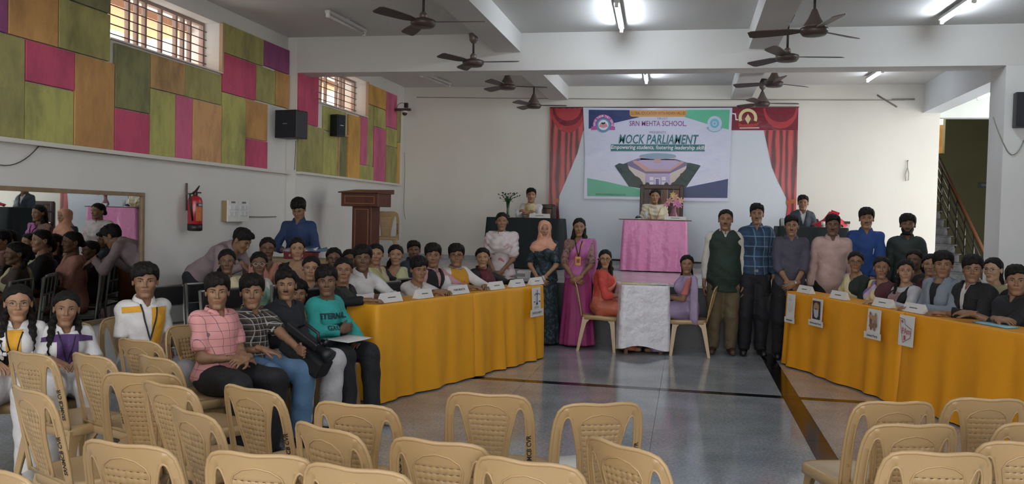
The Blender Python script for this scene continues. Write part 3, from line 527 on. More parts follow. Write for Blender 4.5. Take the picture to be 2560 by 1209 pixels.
# ------------------------------------------------------------------ plastic chairs
M_CHAIR = mat('cream_plastic', '#b0936a', .27, var=.07, vs=3, spec=.5, bump=.02, bs=120); M_CHINK = mat('stencil_ink', '#241f1c', .6)
CH_H, CH_S = .775, .405
def cb_map(x, v, off=0.0):                                   # backrest surface of the chair: x across, v above the seat
    lean = .20 + .16 * v + .10 * v * v
    return Vector((x * (1 + .05 * (1 - v / .37)), -(lean + .035 * (1 - (x / .18) ** 2) * min(1, .4 + v * 3)) + off, CH_S + v))
def chair_back_mesh():
    half = [(.176, -.01), (.179, .06), (.181, .13), (.181, .20), (.180, .25), (.176, .295), (.166, .332), (.148, .354), (.12, .364), (.08, .368), (.04, .366), (.012, .364)]
    outer = half + [(-x, v) for x, v in reversed(half)]
    hole = [(.142, .012), (.148, .08), (.151, .15), (.152, .21), (.150, .26), (.146, .29), (.139, .308), (.130, .314), (.120, .307), (.111, .285), (.099, .24), (.085, .18), (.075, .12), (.068, .06), (.064, .012)]
    holes = [hole, [(-x, v) for x, v in reversed(hole)]]
    for r in range(12):
        v = .035 + r * .0225; hw = .044 + (v - .02) * .145
        n = 5 if hw < .062 else 7
        for c in range(n):
            x = (c - (n - 1) / 2) * (2 * hw - .022) / (n - 1)
            if abs(x) + .006 < hw - .004: holes.append([(x - .0055, v - .002), (x + .0055, v - .002), (x + .0055, v + .002), (x - .0055, v + .002)])
    pts = []; edges = []
    def ring(pl):
        b = len(pts); n = len(pl); pts.extend(pl); edges.extend([(b + i, b + (i + 1) % n) for i in range(n)])
    ring(outer)
    for h in holes: ring(h)
    def inside(p, pl):
        x, y = p; c = False; j = len(pl) - 1
        for i in range(len(pl)):
            if (pl[i][1] > y) != (pl[j][1] > y) and x < (pl[j][0] - pl[i][0]) * (y - pl[i][1]) / (pl[j][1] - pl[i][1]) + pl[i][0]: c = not c
            j = i
        return c
    for i in range(-8, 9):
        for k in range(17):
            p = (i * .0213, .01 + k * .0218)
            if inside(p, outer) and not any(inside(p, h) for h in holes[:2]) and not any(abs(p[0] - sum(q[0] for q in h) / 4) < .008 and abs(p[1] - sum(q[1] for q in h) / 4) < .005 for h in holes[2:]): pts.append(p)
    vs, es, fs, _, _, _ = delaunay_2d_cdt([Vector(p) for p in pts], edges, [], 0, 1e-5)
    keep = []
    for f in fs:
        c = (sum(vs[i].x for i in f) / len(f), sum(vs[i].y for i in f) / len(f))
        if inside(c, outer) and not any(inside(c, h) for h in holes): keep.append(tuple(f))
    n = len(vs); T = .0035
    cnt = {}
    for f in keep:
        for i in range(len(f)): e = (f[i], f[(i + 1) % len(f)]); cnt[e] = 1
    V = [cb_map(v.x, v.y, -T) for v in vs] + [cb_map(v.x, v.y, T) for v in vs]
    FS = [f for f in keep] + [tuple(i + n for i in reversed(f)) for f in keep]
    FS += [(b, a, a + n, b + n) for (a, b) in cnt if (b, a) not in cnt]
    mb = MB(); mb.add(V, FS, 0, True)
    def rim(pl, r, off=0.0, close=False):
        fine = []
        for i in range(len(pl) - (0 if close else 1)):
            a, b = pl[i], pl[(i + 1) % len(pl)]; fine.append(a); fine.append(((a[0] + b[0]) / 2, (a[1] + b[1]) / 2))
        fine.append(pl[0] if close else pl[-1]); mb.tube([cb_map(x, v, off) for x, v in fine], r, 6)
    rim(outer, .0075); rim(hole, .005); rim([(-x, v) for x, v in hole], .005)
    panel = [(-.047, .02), (-.053, .09), (-.064, .17), (-.086, .272), (-.075, .298), (-.045, .318), (0, .327), (.045, .318), (.075, .298), (.086, .272), (.064, .17), (.053, .09), (.047, .02)]
    rim(panel, .0035, -.004)
    return mb.mesh('backrest')
def chair_seat_mesh():
    mb = MB(); N = 32
    def sup(t, a, b, e=.42):
        c, s = math.cos(t), math.sin(t); return (a * math.copysign(abs(c) ** e, c), b * math.copysign(abs(s) ** e, s))
    rings = [(.0, -.012), (.4, -.012), (.75, -.007), (.92, .001), (1.0, .0), (1.03, -.01), (1.03, -.045), (1.0, -.048), (.97, -.02)]
    vs = []; fs = []
    for (k, dz) in rings:
        for j in range(N):
            x, y = sup(2 * PI * j / N, .198, .20); w = 1 - .06 * (-(y) / .2); vs.append((x * max(k, .02) * w, y * max(k, .02) + .0, CH_S + dz - (.012 * max(0, (y / .2)) if k > .9 else 0)))
    for i in range(len(rings) - 1):
        for j in range(N): j2 = (j + 1) % N; fs.append((i * N + j, i * N + j2, (i + 1) * N + j2, (i + 1) * N + j))
    fs.append(tuple(range(N - 1, -1, -1))); mb.add(vs, fs, 0, True); return mb.mesh('seat')
def chair_leg_mesh(sx, sy):
    mb = MB(); x0, y0 = sx * .165, sy * .165 - (.015 if sy < 0 else 0); x1, y1 = sx * .205, sy * .19 - (.05 if sy < 0 else 0)
    vs = []; fs = []; R = []
    for k in range(7):
        t = k / 6; w = .036 * (1 - t) + .02 * t + (.03 * max(0, .18 - t) / .18); x, y, z = x0 + (x1 - x0) * t, y0 + (y1 - y0) * t, (CH_S - .025) * (1 - t)
        ox, oy = x + sx * .006, y + sy * .006
        vs += [(ox, oy, z), (ox - sx * w * 1.5, oy, z), (ox - sx * w * 1.5, oy - sy * .008, z), (ox - sx * .012, oy - sy * .012, z), (ox - sx * .008, oy - sy * w * 1.5, z), (ox, oy - sy * w * 1.5, z)]
    for k in range(6):
        for j in range(6): a = k * 6 + j; b = k * 6 + (j + 1) % 6; q = (a, b, b + 6, a + 6); fs.append(q if sx * sy > 0 else tuple(reversed(q)))
    fs.append(tuple(range(6))); fs.append(tuple(36 + j for j in range(5, -1, -1)))
    mb.add(vs, fs); return mb.mesh('leg')
def make_chair():
    r = thing('plastic_chair', 'x', 'chair')
    link('backrest', chair_back_mesh(), M_CHAIR, r); link('seat', chair_seat_mesh(), M_CHAIR, r)
    for sx in (-1, 1):
        for sy in (-1, 1): link('leg', chair_leg_mesh(sx, sy), M_CHAIR, r)
    me = text_mesh('SRNMCB CVR', .026, 'CENTER', .0007)
    for v in me.vertices:
        h, w = v.co.x, v.co.y; x = .1615 - w; p = cb_map(x, .118 + h * 1.0, -.0052); v.co = p
    link('stencil_lettering', me, M_CHINK, r); return r
CH0 = make_chair(); ch_used = [False]
def chair(x, y, yaw, label, group='rows of cream plastic chairs', z=0.0):      # (x, y): middle of the top rail; yaw 0 = facing the stage
    if not ch_used[0]: o = CH0; ch_used[0] = True
    else: o = copy_tree(CH0)
    a = math.radians(yaw); off = Vector((.0, .31)); o.location = (x - off.y * math.sin(a), y + off.y * math.cos(a), z); o.rotation_euler = (0, 0, a); o['label'] = label; o['group'] = group; return o
# the empty rows in the foreground: position of the top rail, turn, description
CHAIRS = [
 (60, 884, -14, 'empty cream plastic chair at the left edge, in front of the girl with glasses'),
 (215, 889, -20, 'empty cream plastic chair in front of the girl in the purple collar'),
 (335, 851, -16, 'empty cream plastic chair in front of the boy with the lanyard'),
 (378, 894, -24, 'empty cream plastic chair half hidden, second before the lanyard boy'),
 (345, 936, 12, 'empty cream plastic chair turned inward, left of the row of five backs'),
 (403, 962, -20, 'empty cream plastic chair, its stencil peeping past the neighbour in front'),
 (462, 1028, -30, 'empty cream plastic chair tilted forward left, with a stencil on its post'),
 (55, 974, -26, 'empty cream plastic chair low at the left edge with a big black stencil'),
 (300, 1113, -5, 'empty cream plastic chair, lowest big back at the left of the front row'),
 (614, 972, -20, 'empty cream plastic chair right in front of the pink checked boy'),
 (635, 1139, 2, 'empty cream plastic chair at the bottom edge below the checked boys'),
 (800, 1071, -25, 'empty cream plastic chair turned left, between two straight ones in the middle'),
 (878, 1013, -5, 'empty cream plastic chair in front of the near end of the left table'),
 (878, 1174, -6, 'empty cream plastic chair cut by the bottom edge left of centre'),
 (1088, 1107, -6, 'empty cream plastic chair at bottom centre with plain perforated back'),
 (1218, 988, 2, 'empty cream plastic chair standing alone with a clear stencil at centre'),
 (1312, 1157, -9, 'empty cream plastic chair at bottom centre, left of the turned one'),
 (1508, 1012, 24, 'empty cream plastic chair turned right with papers on its seat'),
 (1542, 1114, -38, 'empty cream plastic chair turned sharply left beside the open floor'),
 (2248, 1008, 16, 'empty cream plastic chair before the seam of the right orange cloth'),
 (2478, 1000, 12, 'empty cream plastic chair at the right edge, furthest back'),
 (2295, 1065, 16, 'empty cream plastic chair, middle of three stacked views on the right'),
 (2358, 1136, 10, 'empty cream plastic chair, nearest of the right hand group'),
 (2585, 1110, 12, 'empty cream plastic chair cut off by the right edge, lowest'),
 (2618, 1062, 16, 'empty cream plastic chair cut off by the right edge, just above the lowest'),
 (-30, 1172, -22, 'empty cream plastic chair of which only the seat shows at the lower left corner'),
]
for (u, v, yaw, lab) in CHAIRS:
    p = at_z(u, v, CH_S + .366); chair(p.x, p.y, yaw, lab)
def paper(name, label, loc, rz, w, d, m, tilt=0.0, cat='paper', t=.0015, curl=.006):
    mb = MB()
    def fn(u, v, s): return Vector(((u - .5) * w, (v - .5) * d, s + curl * (2 * u - 1) ** 2 * (.5 + .5 * v)))
    n = 7; vs = [fn(i / (n - 1), j / 2, t) for j in range(3) for i in range(n)] + [fn(i / (n - 1), j / 2, 0) for j in range(3) for i in range(n)]; fs = []
    for j in range(2):
        for i in range(n - 1): a = j * n + i; fs += [(a, a + 1, a + n + 1, a + n), (a + 3 * n, a + 4 * n, a + 4 * n + 1, a + 3 * n + 1)]
    for i in range(n - 1): fs += [(i, 3 * n + i, 3 * n + i + 1, i + 1), (2 * n + i, 2 * n + i + 1, 5 * n + i + 1, 5 * n + i)]
    for j in range(2): fs += [(j * n, (j + 1) * n, (3 + j + 1) * n, (3 + j) * n), (j * n + n - 1, (3 + j) * n + n - 1, (4 + j) * n + n - 1, (j + 1) * n + n - 1)]
    o = mb.add(vs, fs, 0, True).build(name, m, None, loc); o.rotation_euler = (tilt, 0, rz); return tag(o, label, cat)
M_PAPER = mat('white_paper', '#dcdad6', .7); M_PAPERY = mat('cream_paper', '#d9cfa0', .7)
p = at_z(1432, 1160, CH_S); paper('paper_sheet', 'white paper lying on the seat of the right-turned chair', (p.x, p.y + .02, CH_S + .003), .5, .16, .2, M_PAPER)


# ------------------------------------------------------------------ steel chairs with black backs
M_STF = mat('grey_steel_frame', '#8a8a86', .4, .5); M_BLKV = mat('black_vinyl', '#1a1a1d', .5); M_GRV = mat('grey_seat_panel', '#5e5d5a', .45)
def make_steel():
    r = thing('steel_chair', 'x', 'chair')
    for sx in (-.21, .21): MB().tube([(sx, -.25, .0), (sx, -.21, .42), (sx, -.26, .86)], .0125, 6).build('back_post', M_STF, r); MB().tube([(sx, .21, .0), (sx, .19, .42)], .0125, 6).build('leg', M_STF, r); MB().tube([(sx, .19, .42), (sx, -.21, .42)], .0125, 6).build('side_rail', M_STF, r)
    for (y, z) in ((-.26, .855), (-.245, .70), (-.228, .55), (-.24, .14), (.2, .2)): MB().tube([(-.21, y, z), (.21, y, z)], .01, 6).build('cross_bar', M_STF, r)
    for sx in (-.07, .07): MB().tube([(sx, -.26, .85), (sx, -.228, .55)], .007, 6).build('upright', M_STF, r)
    MB().bbox(-.2, .2, -.245, -.232, .70, .85, .004).build('backrest', M_BLKV, r); MB().bbox(-.21, .21, -.22, .2, .425, .45, .008).build('seat', M_GRV, r); return r
ST0 = make_steel(); st_used = [False]
def steel(x, y, rz, label):
    o = ST0 if not st_used[0] else copy_tree(ST0); st_used[0] = True
    o.location = (x, y, 0); o.rotation_euler = (0, 0, rz); o['label'] = label; o['group'] = 'steel chairs behind the students'; return o

# ------------------------------------------------------------------ tables and cloths
def cloth_mesh(L, Wd, H, drop, amp, lam, seed, flare=.03, corner=.03, bottom_wob=.01, nv=13, sides='nsew', step=.025, top=True):
    rg = random.Random(seed); per = []; hx, hy = L / 2, Wd / 2
    def seg(a, b, nrm):
        n = max(2, int((Vector(b) - Vector(a)).length / step))
        for i in range(n): per.append((Vector(a).lerp(Vector(b), i / n), Vector(nrm)))
    def arc(c, a0):
        for i in range(5): a = a0 + i / 5 * PI / 2; per.append((Vector(c) + Vector((math.cos(a), math.sin(a))) * corner, Vector((math.cos(a), math.sin(a)))))
    seg((-hx + corner, -hy), (hx - corner, -hy), (0, -1)); arc((hx - corner, -hy + corner), -PI / 2); seg((hx, -hy + corner), (hx, hy - corner), (1, 0)); arc((hx - corner, hy - corner), 0)
    seg((hx - corner, hy), (-hx + corner, hy), (0, 1)); arc((-hx + corner, hy - corner), PI / 2); seg((-hx, hy - corner), (-hx, -hy + corner), (-1, 0)); arc((-hx + corner, -hy + corner), PI)
    P = len(per); ph = [rg.random() * 6.28 for _ in range(6)]; vs = []; fs = []
    s = 0; acc = [0]
    for i in range(1, P): s += (per[i][0] - per[i - 1][0]).length; acc.append(s)
    tot = s + (per[0][0] - per[-1][0]).length
    kk = [max(1, round(tot / lam * q)) for q in (1, .57, 1.7)]
    for j in range(nv):
        v = (0, .0, .012, .035)[j] if j < 4 else .035 + .965 * (j - 3) / (nv - 4); z = H - drop * v
        for i in range(P):
            p, n = per[i]; th = 2 * PI * acc[i] / tot
            f = (math.sin(kk[0] * th + ph[0] + 1.2 * math.sin(kk[1] * th + ph[3])) + .6 * math.sin(kk[1] * th + ph[1] + v * 1.5) + .35 * math.sin(kk[2] * th + ph[2] - v)) / 1.6
            d = .004 + flare * v + amp * (v ** .7) * (.45 + .55 * f) + (.006 if j == 0 else 0) * 0
            zz = z + (bottom_wob * math.sin(3 * th + ph[4]) * v if drop < H - .02 else 0)
            if j == 0: q = p - n * .010; vs.append((q.x, q.y, H + .003))
            elif j == 1: q = p + n * .001; vs.append((q.x, q.y, H + .001))
            else: q = p + n * d; vs.append((q.x, q.y, zz))
    for j in range(nv - 1):
        for i in range(P): i2 = (i + 1) % P; fs.append((j * P + i, (j + 1) * P + i, (j + 1) * P + i2, j * P + i2))
    fs = [tuple(reversed(f)) for f in fs]
    mb = MB(); mb.add(vs, fs, 0, True)
    if top: mb.f.append(tuple(range(P))); mb.mi.append(0); mb.sm.append(False)
    return mb.mesh('tablecloth')
M_TWOOD = mat('table_wood', '#6a4a34', .5, var=.2, vs=8)
def table(x, y, z, rz, L, Wd, H, label, group=None, top_over=0.0):
    t = thing('table', label, 'table', (x, y, z), rz, group)
    MB().bbox(-L / 2 + .02, L / 2 - .02, -Wd / 2 + .02, Wd / 2 - .02, H - .03, H - .002, .004).build('tabletop', M_TWOOD, t)
    for sx in (-1, 1):
        for sy in (-1, 1): MB().bbox(sx * (L / 2 - .07) - .02, sx * (L / 2 - .07) + .02, sy * (Wd / 2 - .07) - .02, sy * (Wd / 2 - .07) + .02, 0, H - .03, .003).build('leg', M_TWOOD, t)
    return t
def satin(name, col, rough, b=.15, bs=9):
    m = mat(name, col, rough, bump=b, bs=bs, spec=.5, sheen=.0); return m
M_ORC = satin('orange_cloth', '#e6a21a', .55); M_ORC2 = satin('orange_cloth_deep', '#e49a14', .55); M_PINK = satin('pink_satin', '#ea92c5', .3, .6, 7); M_GRNC = satin('black_green_cloth', '#0c1a1c', .75, .1); M_WHC = mat('white_sheet', '#e2e2ea', .35, bump=.9, bs=9, spec=.6)
def covered(x, y, z, rz, L, Wd, H, drop, m, tl, cl, tg=None, amp=.03, lam=.35, seed=1, **k):
    t = table(x, y, z, rz, L, Wd, H, tl, tg)
    o = link('tablecloth', cloth_mesh(L, Wd, H, drop, amp, lam, seed, **k), m, None, (x, y, z)); o.rotation_euler = (0, 0, rz); tag(o, cl, 'tablecloth'); return t, o
TH = .775
def run_table(a, b, n_out, Wd):          # a, b: ends of the front edge; returns centre, angle, length
    a, b = Vector(a), Vector(b); L = (b - a).length; c = (a + b) / 2 + Vector(n_out) * Wd / 2; return c, math.atan2((b - a).y, (b - a).x), L
LA, LB = Vector((-2.36, 6.37)), Vector((-1.48, 9.01)); LD = (LB - LA).normalized(); LN = Vector((-LD.y, LD.x))
RA, RB = Vector((1.04, 9.50)), Vector((2.62, 5.62)); RD = (RB - RA).normalized(); RN = Vector((-RD.y, RD.x))
if RN.x < 0: RN = -RN
lm_ = LA.lerp(LB, .50)
for (a, b, m, i, tl, cl) in ((LA, lm_, M_ORC, 1, 'long table under the orange cloth on the left, end nearest the camera', 'orange cloth falling to the floor on the left table, near half'), (lm_ + LD * .006, LB, M_ORC, 2, 'long table under the orange cloth on the left, end by the stage', 'orange cloth to the floor on the left table, far half with the scales poster')):
    c, an, L = run_table(a, b, LN, .32); covered(c.x, c.y, 0, an, L - .004, .32, TH, TH - .012, m, tl, cl, None, .055, .34, i, flare=.015)
rm1, rm2 = RA.lerp(RB, .47), RB
for (a, b, m, i, tl, cl) in ((RA, rm1, M_ORC2, 5, 'long table under the orange cloth on the right, end by the stage', 'orange cloth to the floor on the right table, far half with three posters'), (rm1 + RD * .006, rm2, M_ORC2, 6, 'long table under the orange cloth on the right, end running out of the picture', 'orange cloth to the floor on the right table, near half with the arrow poster')):
    c, an, L = run_table(a, b, RN, .32); covered(c.x, c.y, 0, an, L - .004, .32, TH, TH - .012, m, tl, cl, None, .05, .40, i, flare=.015)
# small centre table with a white sheet
cA, cB = at_z(1548, 716, .735), at_z(1672, 716, .735)
cc = (cA + cB) / 2 + Vector((-.03, -.03, 0)); covered(cc.x, cc.y, 0, (cB - cA).y / max(.01, (cB - cA).x) * .5, .53, .5, .765, .69, M_WHC, 'small table under a white sheet in front of the stage', 'crinkled white sheet over the small table before the stage', None, .022, .3, 9, flare=.02, bottom_wob=.03)
paper('paper_sheet', 'yellowish paper spread on the small white table', (cc.x - .02, cc.y - .02, .771), .05, .42, .3, M_PAPERY)
paper('paper_sheet', 'white paper sticking out over the right of the small white table', (cc.x + .2, cc.y - .06, .776), -.15, .22, .16, M_PAPER)
# stage tables
pA, pB = at_y(1553, 553, 12.45), at_y(1722, 553, 12.45); pc = (pA + pB) / 2; PT = .735
covered(pc.x - .0, 12.72, ZS, 0, (pB.x - pA.x) - .06, .5, PT, PT - .015, M_PINK, 'speaker table under pink satin in the middle of the stage', 'pink satin cloth on the middle stage table', None, .035, .22, 12, flare=.012)
tb = thing('table_board', 'dark wooden board lying on the pink satin table', 'board', (pc.x, 12.72, ZS + PT + .004)); MB().bbox(-(pB.x - pA.x) / 2 - .04, (pB.x - pA.x) / 2 + .04, -.22, .24, 0, .014, .004).build('board', M_TWOOD, tb)
PT2 = PT + .018
gA, gB = at_y(1216, 549, 12.2), at_y(1400, 552, 12.2)
covered((gA.x + gB.x) / 2, 12.5, ZS, 0, gB.x - gA.x, .6, .73, .715, M_GRNC, 'stage table under dark green cloth, left of the banner', 'dark green cloth on the left stage table', None, .03, .35, 14, flare=.05)
hA, hB = at_y(1946, 560, 12.2), at_y(2122, 566, 12.2)
covered((hA.x + hB.x) / 2, 12.5, ZS, 0, hB.x - hA.x, .6, .70, .685, M_GRNC, 'stage table under dark cloth, right of the banner', 'dark cloth on the right stage table', None, .03, .35, 15, flare=.04)
# wooden chairs on stage
M_CARVE = mat('carved_dark_wood', '#3b2018', .4, var=.35, vs=14, stretch=(1, 1, .25)); M_CARVE2 = mat('carved_brown_wood', '#6e4327', .4, var=.3, vs=10, stretch=(1, 1, .25))
def throne(x, y, z, rz, w, h, label):
    r = thing('wooden_chair', label, 'chair', (x, y, z), rz)
    for s in (-1, 1):
        MB().bbox(s * w / 2 - .03, s * w / 2 + .03, .22, .28, 0, h, .008).build('back_post', M_CARVE, r); MB().bbox(s * w / 2 - .03, s * w / 2 + .03, -.26, -.2, 0, .62, .008).build('front_post', M_CARVE, r); MB().bbox(s * w / 2 - .035, s * w / 2 + .035, -.28, .24, .62, .65, .008).build('armrest', M_CARVE, r)
    MB().bbox(-w / 2, w / 2, -.25, .25, .38, .43, .01).build('seat', M_CARVE2, r); MB().bbox(-w / 2 - .02, w / 2 + .02, .225, .275, h - .05, h + .02, .01).build('top_rail', M_CARVE, r)
    n = 6
    for k in range(n): a = -w / 2 + .03 + k * (w - .06) / n; MB().bbox(a + .004, a + (w - .06) / n - .004, .235, .262, .45, h - .05, .004).build('back_slat', M_CARVE2 if k % 2 else M_CARVE, r)
    return r
# ------------------------------------------------------------------ things on the tables
M_CARD = mat('white_card', '#d8d7d4', .6); M_INK = mat('print_ink', '#4b4d58', .7)
def name_card(loc, rz, w, label, txt=None, h=.075):
    r = thing('name_card', label, 'name card', loc, rz, None)
    MB().add([(-w / 2, -.035, 0), (w / 2, -.035, 0), (w / 2, .035, 0), (-w / 2, .035, 0), (-w / 2, .0, h), (w / 2, .0, h)], [(0, 1, 5, 4), (2, 3, 4, 5), (1, 2, 5), (3, 0, 4), (0, 3, 2, 1)]).build('folded_card', M_CARD, r)
    n = Vector((0, -h, .035)).normalized()
    if txt:
        me = text_mesh(txt, .026, 'CENTER', .0006); s = min(1.0, w * .78 / max(1e-6, max(v.co.x for v in me.vertices) * 2))
        for v in me.vertices: x, q = v.co.x * s, v.co.y * s; v.co = Vector((x, -.0175 + q * .42, h / 2 + q * .91)) + n * .001
        link('lettering', me, M_INK, r)
    else:
        mb = MB(); q0, q1 = -.004, .004; mb.add([Vector((x, -.0175 + q * .42, h / 2 + q * .91)) + n * .001 for (x, q) in ((-w * .2, q0), (w * .2, q0), (w * .2, q1), (-w * .2, q1))], [(0, 1, 2, 3)]); mb.build('printed_line', M_INK, r)
    return r
aL = math.atan2(LD.y, LD.x)
for (u, v, w, lab, tx) in ((990, 757, .26, 'white name card nearest the camera on the left table', None), (1050, 745, .22, 'white name card second from the near end of the left table', None), (1142, 735, .30, 'white name card before the boy in the yellow waistcoat', 'PRIME MINISTER'), (1240, 724, .26, 'white name card before the girl in the maroon waistcoat', None), (1284, 717, .26, 'white name card by the phone-holding woman, second from the far end', None), (1328, 711, .26, 'white name card at the far end of the left table', None)):
    p = at_z(u, v, TH); q = LA + LD * ((Vector((p.x, p.y)) - LA).dot(LD)) + LN * .07; name_card((q.x, q.y, TH + .006), aL, w, lab, tx)
aR = math.atan2(RD.y, RD.x) 
for (u, v, w, lab) in ((1990, 733, .26, 'white name card at the stage end of the right table'), (2058, 748, .26, 'white name card before the man in the pale pink shirt'), (2185, 768, .26, 'white name card before the girl in the cream and purple saree'), (2258, 782, .26, 'white name card before the girl in the black waistcoat'), (2562, 848, .24, 'white name card at the right edge of the picture')):
    p = at_z(u, v, TH); q = RA + RD * ((Vector((p.x, p.y)) - RA).dot(RD)) + RN * .07; name_card((q.x, q.y, TH + .006), aR, w, lab)
# posters hanging on the cloth fronts
def poster(base, d, nrm, s, top, w, h, label, foot=None, foot_h=.055, foot_w=None, name='party_poster'):
    p = Vector((base.x, base.y)) + d * s - nrm * .062; rz = math.atan2(d.y, d.x)
    r = thing(name, label, 'poster', (p.x, p.y, 0), rz); f = -1
    MB().add([(-w / 2, 0, top), (w / 2, 0, top), (w / 2, -.012, top - h), (-w / 2, -.012, top - h), (-w / 2, .002, top), (w / 2, .002, top), (w / 2, -.009, top - h), (-w / 2, -.009, top - h)], [(3, 2, 1, 0), (4, 5, 6, 7), (0, 1, 5, 4), (2, 3, 7, 6), (1, 2, 6, 5), (3, 0, 4, 7)]).build('sheet', M_CARD, r)
    fw = foot_w or w + .05
    if foot is not None:
        MB().box(-fw / 2, fw / 2, -.018, -.014, top - h - foot_h * .5, top - h + foot_h * .5).build('title_strip', M_CARD, r)
        if foot:
            me = flat_xz(text_mesh(foot, .03, 'CENTER', .0006)); ss = min(1, fw * .82 / (2 * max(v.co.x for v in me.vertices)))
            for v in me.vertices: v.co = Vector((v.co.x * ss, -.0195, v.co.z * ss + top - h))
            link('lettering', me, mat('poster_ink', '#2f3038', .7), r)
    return r
def ink(r, pts, col, y=-.0145, name='drawing'):
    m = mat('poster_' + col.strip('#'), col, .7); return MB().add([(x, y, z) for x, z in pts], [tuple(range(len(pts)))]).build(name, m, r)
def ink_line(r, pts, wd, col, y=-.0148, name='drawing'):
    mb = MB()
    for (a, b) in zip(pts[:-1], pts[1:]):
        d = Vector((b[0] - a[0], b[1] - a[1])).normalized(); n = Vector((-d.y, d.x)) * wd / 2; mb.add([(a[0] - n.x, y, a[1] - n.y), (b[0] - n.x, y, b[1] - n.y), (b[0] + n.x, y, b[1] + n.y), (a[0] + n.x, y, a[1] + n.y)], [(0, 1, 2, 3)])
    return mb.build(name, mat('poster_' + col.strip('#'), col, .7), r)
def sL(u, v, z): p = at_z(u, v, z); return (Vector((p.x, p.y)) - LA).dot(LD)
def sR(u, v, z): p = at_z(u, v, z); return (Vector((p.x, p.y)) - RA).dot(RD)
r = poster(LA, LD, LN, sL(1328, 716, TH), .77, .18, .26, 'tall white poster with blue scales of justice on the left orange cloth', 'JUSTICE PARTY', .075, .27)
ink_line(r, [(0, .745), (0, .60)], .012, '#33416b'); ink_line(r, [(-.06, .69), (-.03, .71), (0, .70), (.03, .71), (.06, .69)], .008, '#33416b'); ink(r, [(-.025, .595), (.025, .595), (.012, .615), (-.012, .615)], '#33416b'); ink(r, [(-.075, .63), (-.035, .63), (-.045, .618), (-.065, .618)], '#33416b'); ink(r, [(.035, .63), (.075, .63), (.065, .618), (.045, .618)], '#33416b')
me = flat_xz(text_mesh('JUSTICE', .03, 'CENTER', .0004)); [setattr(v, 'co', Vector((v.co.x, -.0145, v.co.z + .565))) for v in me.vertices]; link('lettering', me, mat('poster_7d8090', '#7d8090', .7), r)
aRp = RD
def rposter(u, v, w, h, label, foot, **k): return poster(RA, RD, RN, sR(u, v, TH), .765, w, h, label, foot, **k)
r = rposter(1990, 732, .16, .27, 'tall white poster with a faint pencil sketch at the far end of the right cloth', '', foot_w=.20)
for pts in ([(-.03, .70), (0, .73), (.03, .70), (-.03, .70)], [(-.05, .66), (-.04, .61), (0, .58), (.04, .61), (.05, .66)], [(0, .69), (0, .60)]): ink_line(r, pts, .004, '#9aa0b8')
ink_line(r, [(-.06, .495), (.06, .495)], .012, '#55575f', -.0195)
r = rposter(2050, 744, .19, .24, 'framed dark poster of a white shape with a title on the right orange cloth', 'Environment Party', foot_w=.26)
ink(r, [(-.07, .745), (.07, .745), (.07, .565), (-.07, .565)], '#3b3438', -.0135); ink(r, [(-.045, .66), (-.05, .69), (-.03, .72), (.01, .73), (.045, .71), (.05, .68), (.04, .655)], '#a98561', -.0145); ink(r, [(-.05, .66), (.045, .66), (.04, .6), (.01, .575), (-.03, .59)], '#b4b4b8', -.0150); ink(r, [(-.03, .665), (0, .675), (.02, .665), (0, .655)], '#4b5a78', -.0155)
r = rposter(2165, 770, .19, .23, 'white poster with four clasped brown forearms on the right orange cloth', 'United Party', foot_w=.24)
for k, (x, z, a, c, l) in enumerate(((-.032, .665, .12, '#7b5a43', .075), (.030, .66, -.10, '#9a7a5c', .075), (-.004, .695, 1.45, '#b08a66', .055), (.002, .625, 1.70, '#8a6a4a', .055))):
    limb = [(-.015, -l), (-.004, -l * 1.12), (.012, -l), (.019, -l * .4), (.020, l * .3), (.014, l * .8), (.004, l * 1.1), (-.01, l * .95), (-.018, l * .4), (-.02, -l * .3)]
    ink(r, [(x + q[0] * math.cos(a) - q[1] * math.sin(a), z + q[0] * math.sin(a) + q[1] * math.cos(a)) for q in limb], c, -.0145 - k * .0004)
r = rposter(2243, 785, .19, .25, 'white poster with a red lettered sketch beside the cloth seam', None)
ink_line(r, [(-.075, .74), (-.01, .73), (-.005, .69), (.075, .66), (.065, .59), (-.03, .54), (-.075, .74)], .005, '#7c4a5a'); ink(r, [(-.055, .725), (-.03, .72), (-.03, .70), (-.052, .705)], '#b9485a', -.0150); ink(r, [(-.02, .60), (.005, .60), (.005, .565), (-.018, .56)], '#b9485a', -.0150)
me = flat_xz(text_mesh('PAm', .075, 'CENTER', .001)); [setattr(v, 'co', Vector((v.co.x * .75 + .01, -.0152, v.co.z + .635))) for v in me.vertices]; link('lettering', me, mat('poster_b26070', '#b26070', .7), r)
r = rposter(2580, 858, .30, .23, 'white and red poster with arrows at the right edge of the picture', 'Nationalist Party', foot_w=.36, foot_h=.07)
ink(r, [(-.09, .76), (.13, .76), (.13, .56), (-.09, .56)], '#b3545c', -.0140); ink(r, [(-.08, .66), (-.04, .70), (-.04, .675), (.03, .675), (.03, .645), (-.04, .645), (-.04, .62)], '#d8d7d4', -.0146); ink_line(r, [(-.04, .668), (.03, .668)], .006, '#333c5a', -.015); ink_line(r, [(-.04, .652), (.03, .652)], .006, '#333c5a', -.015); ink(r, [(.02, .75), (-.005, .71), (.045, .71)], '#d8d7d4', -.0146)
q = RA + RD * sR(2440, 815, TH) + RN * .12; paper('file_folder', 'light blue folder on the right table in front of the boy with crossed arms', (q.x, q.y, TH + .006), aR, .34, .1, mat('folder_blue', '#7fb3c4', .5), 0, 'folder', .012, 0)
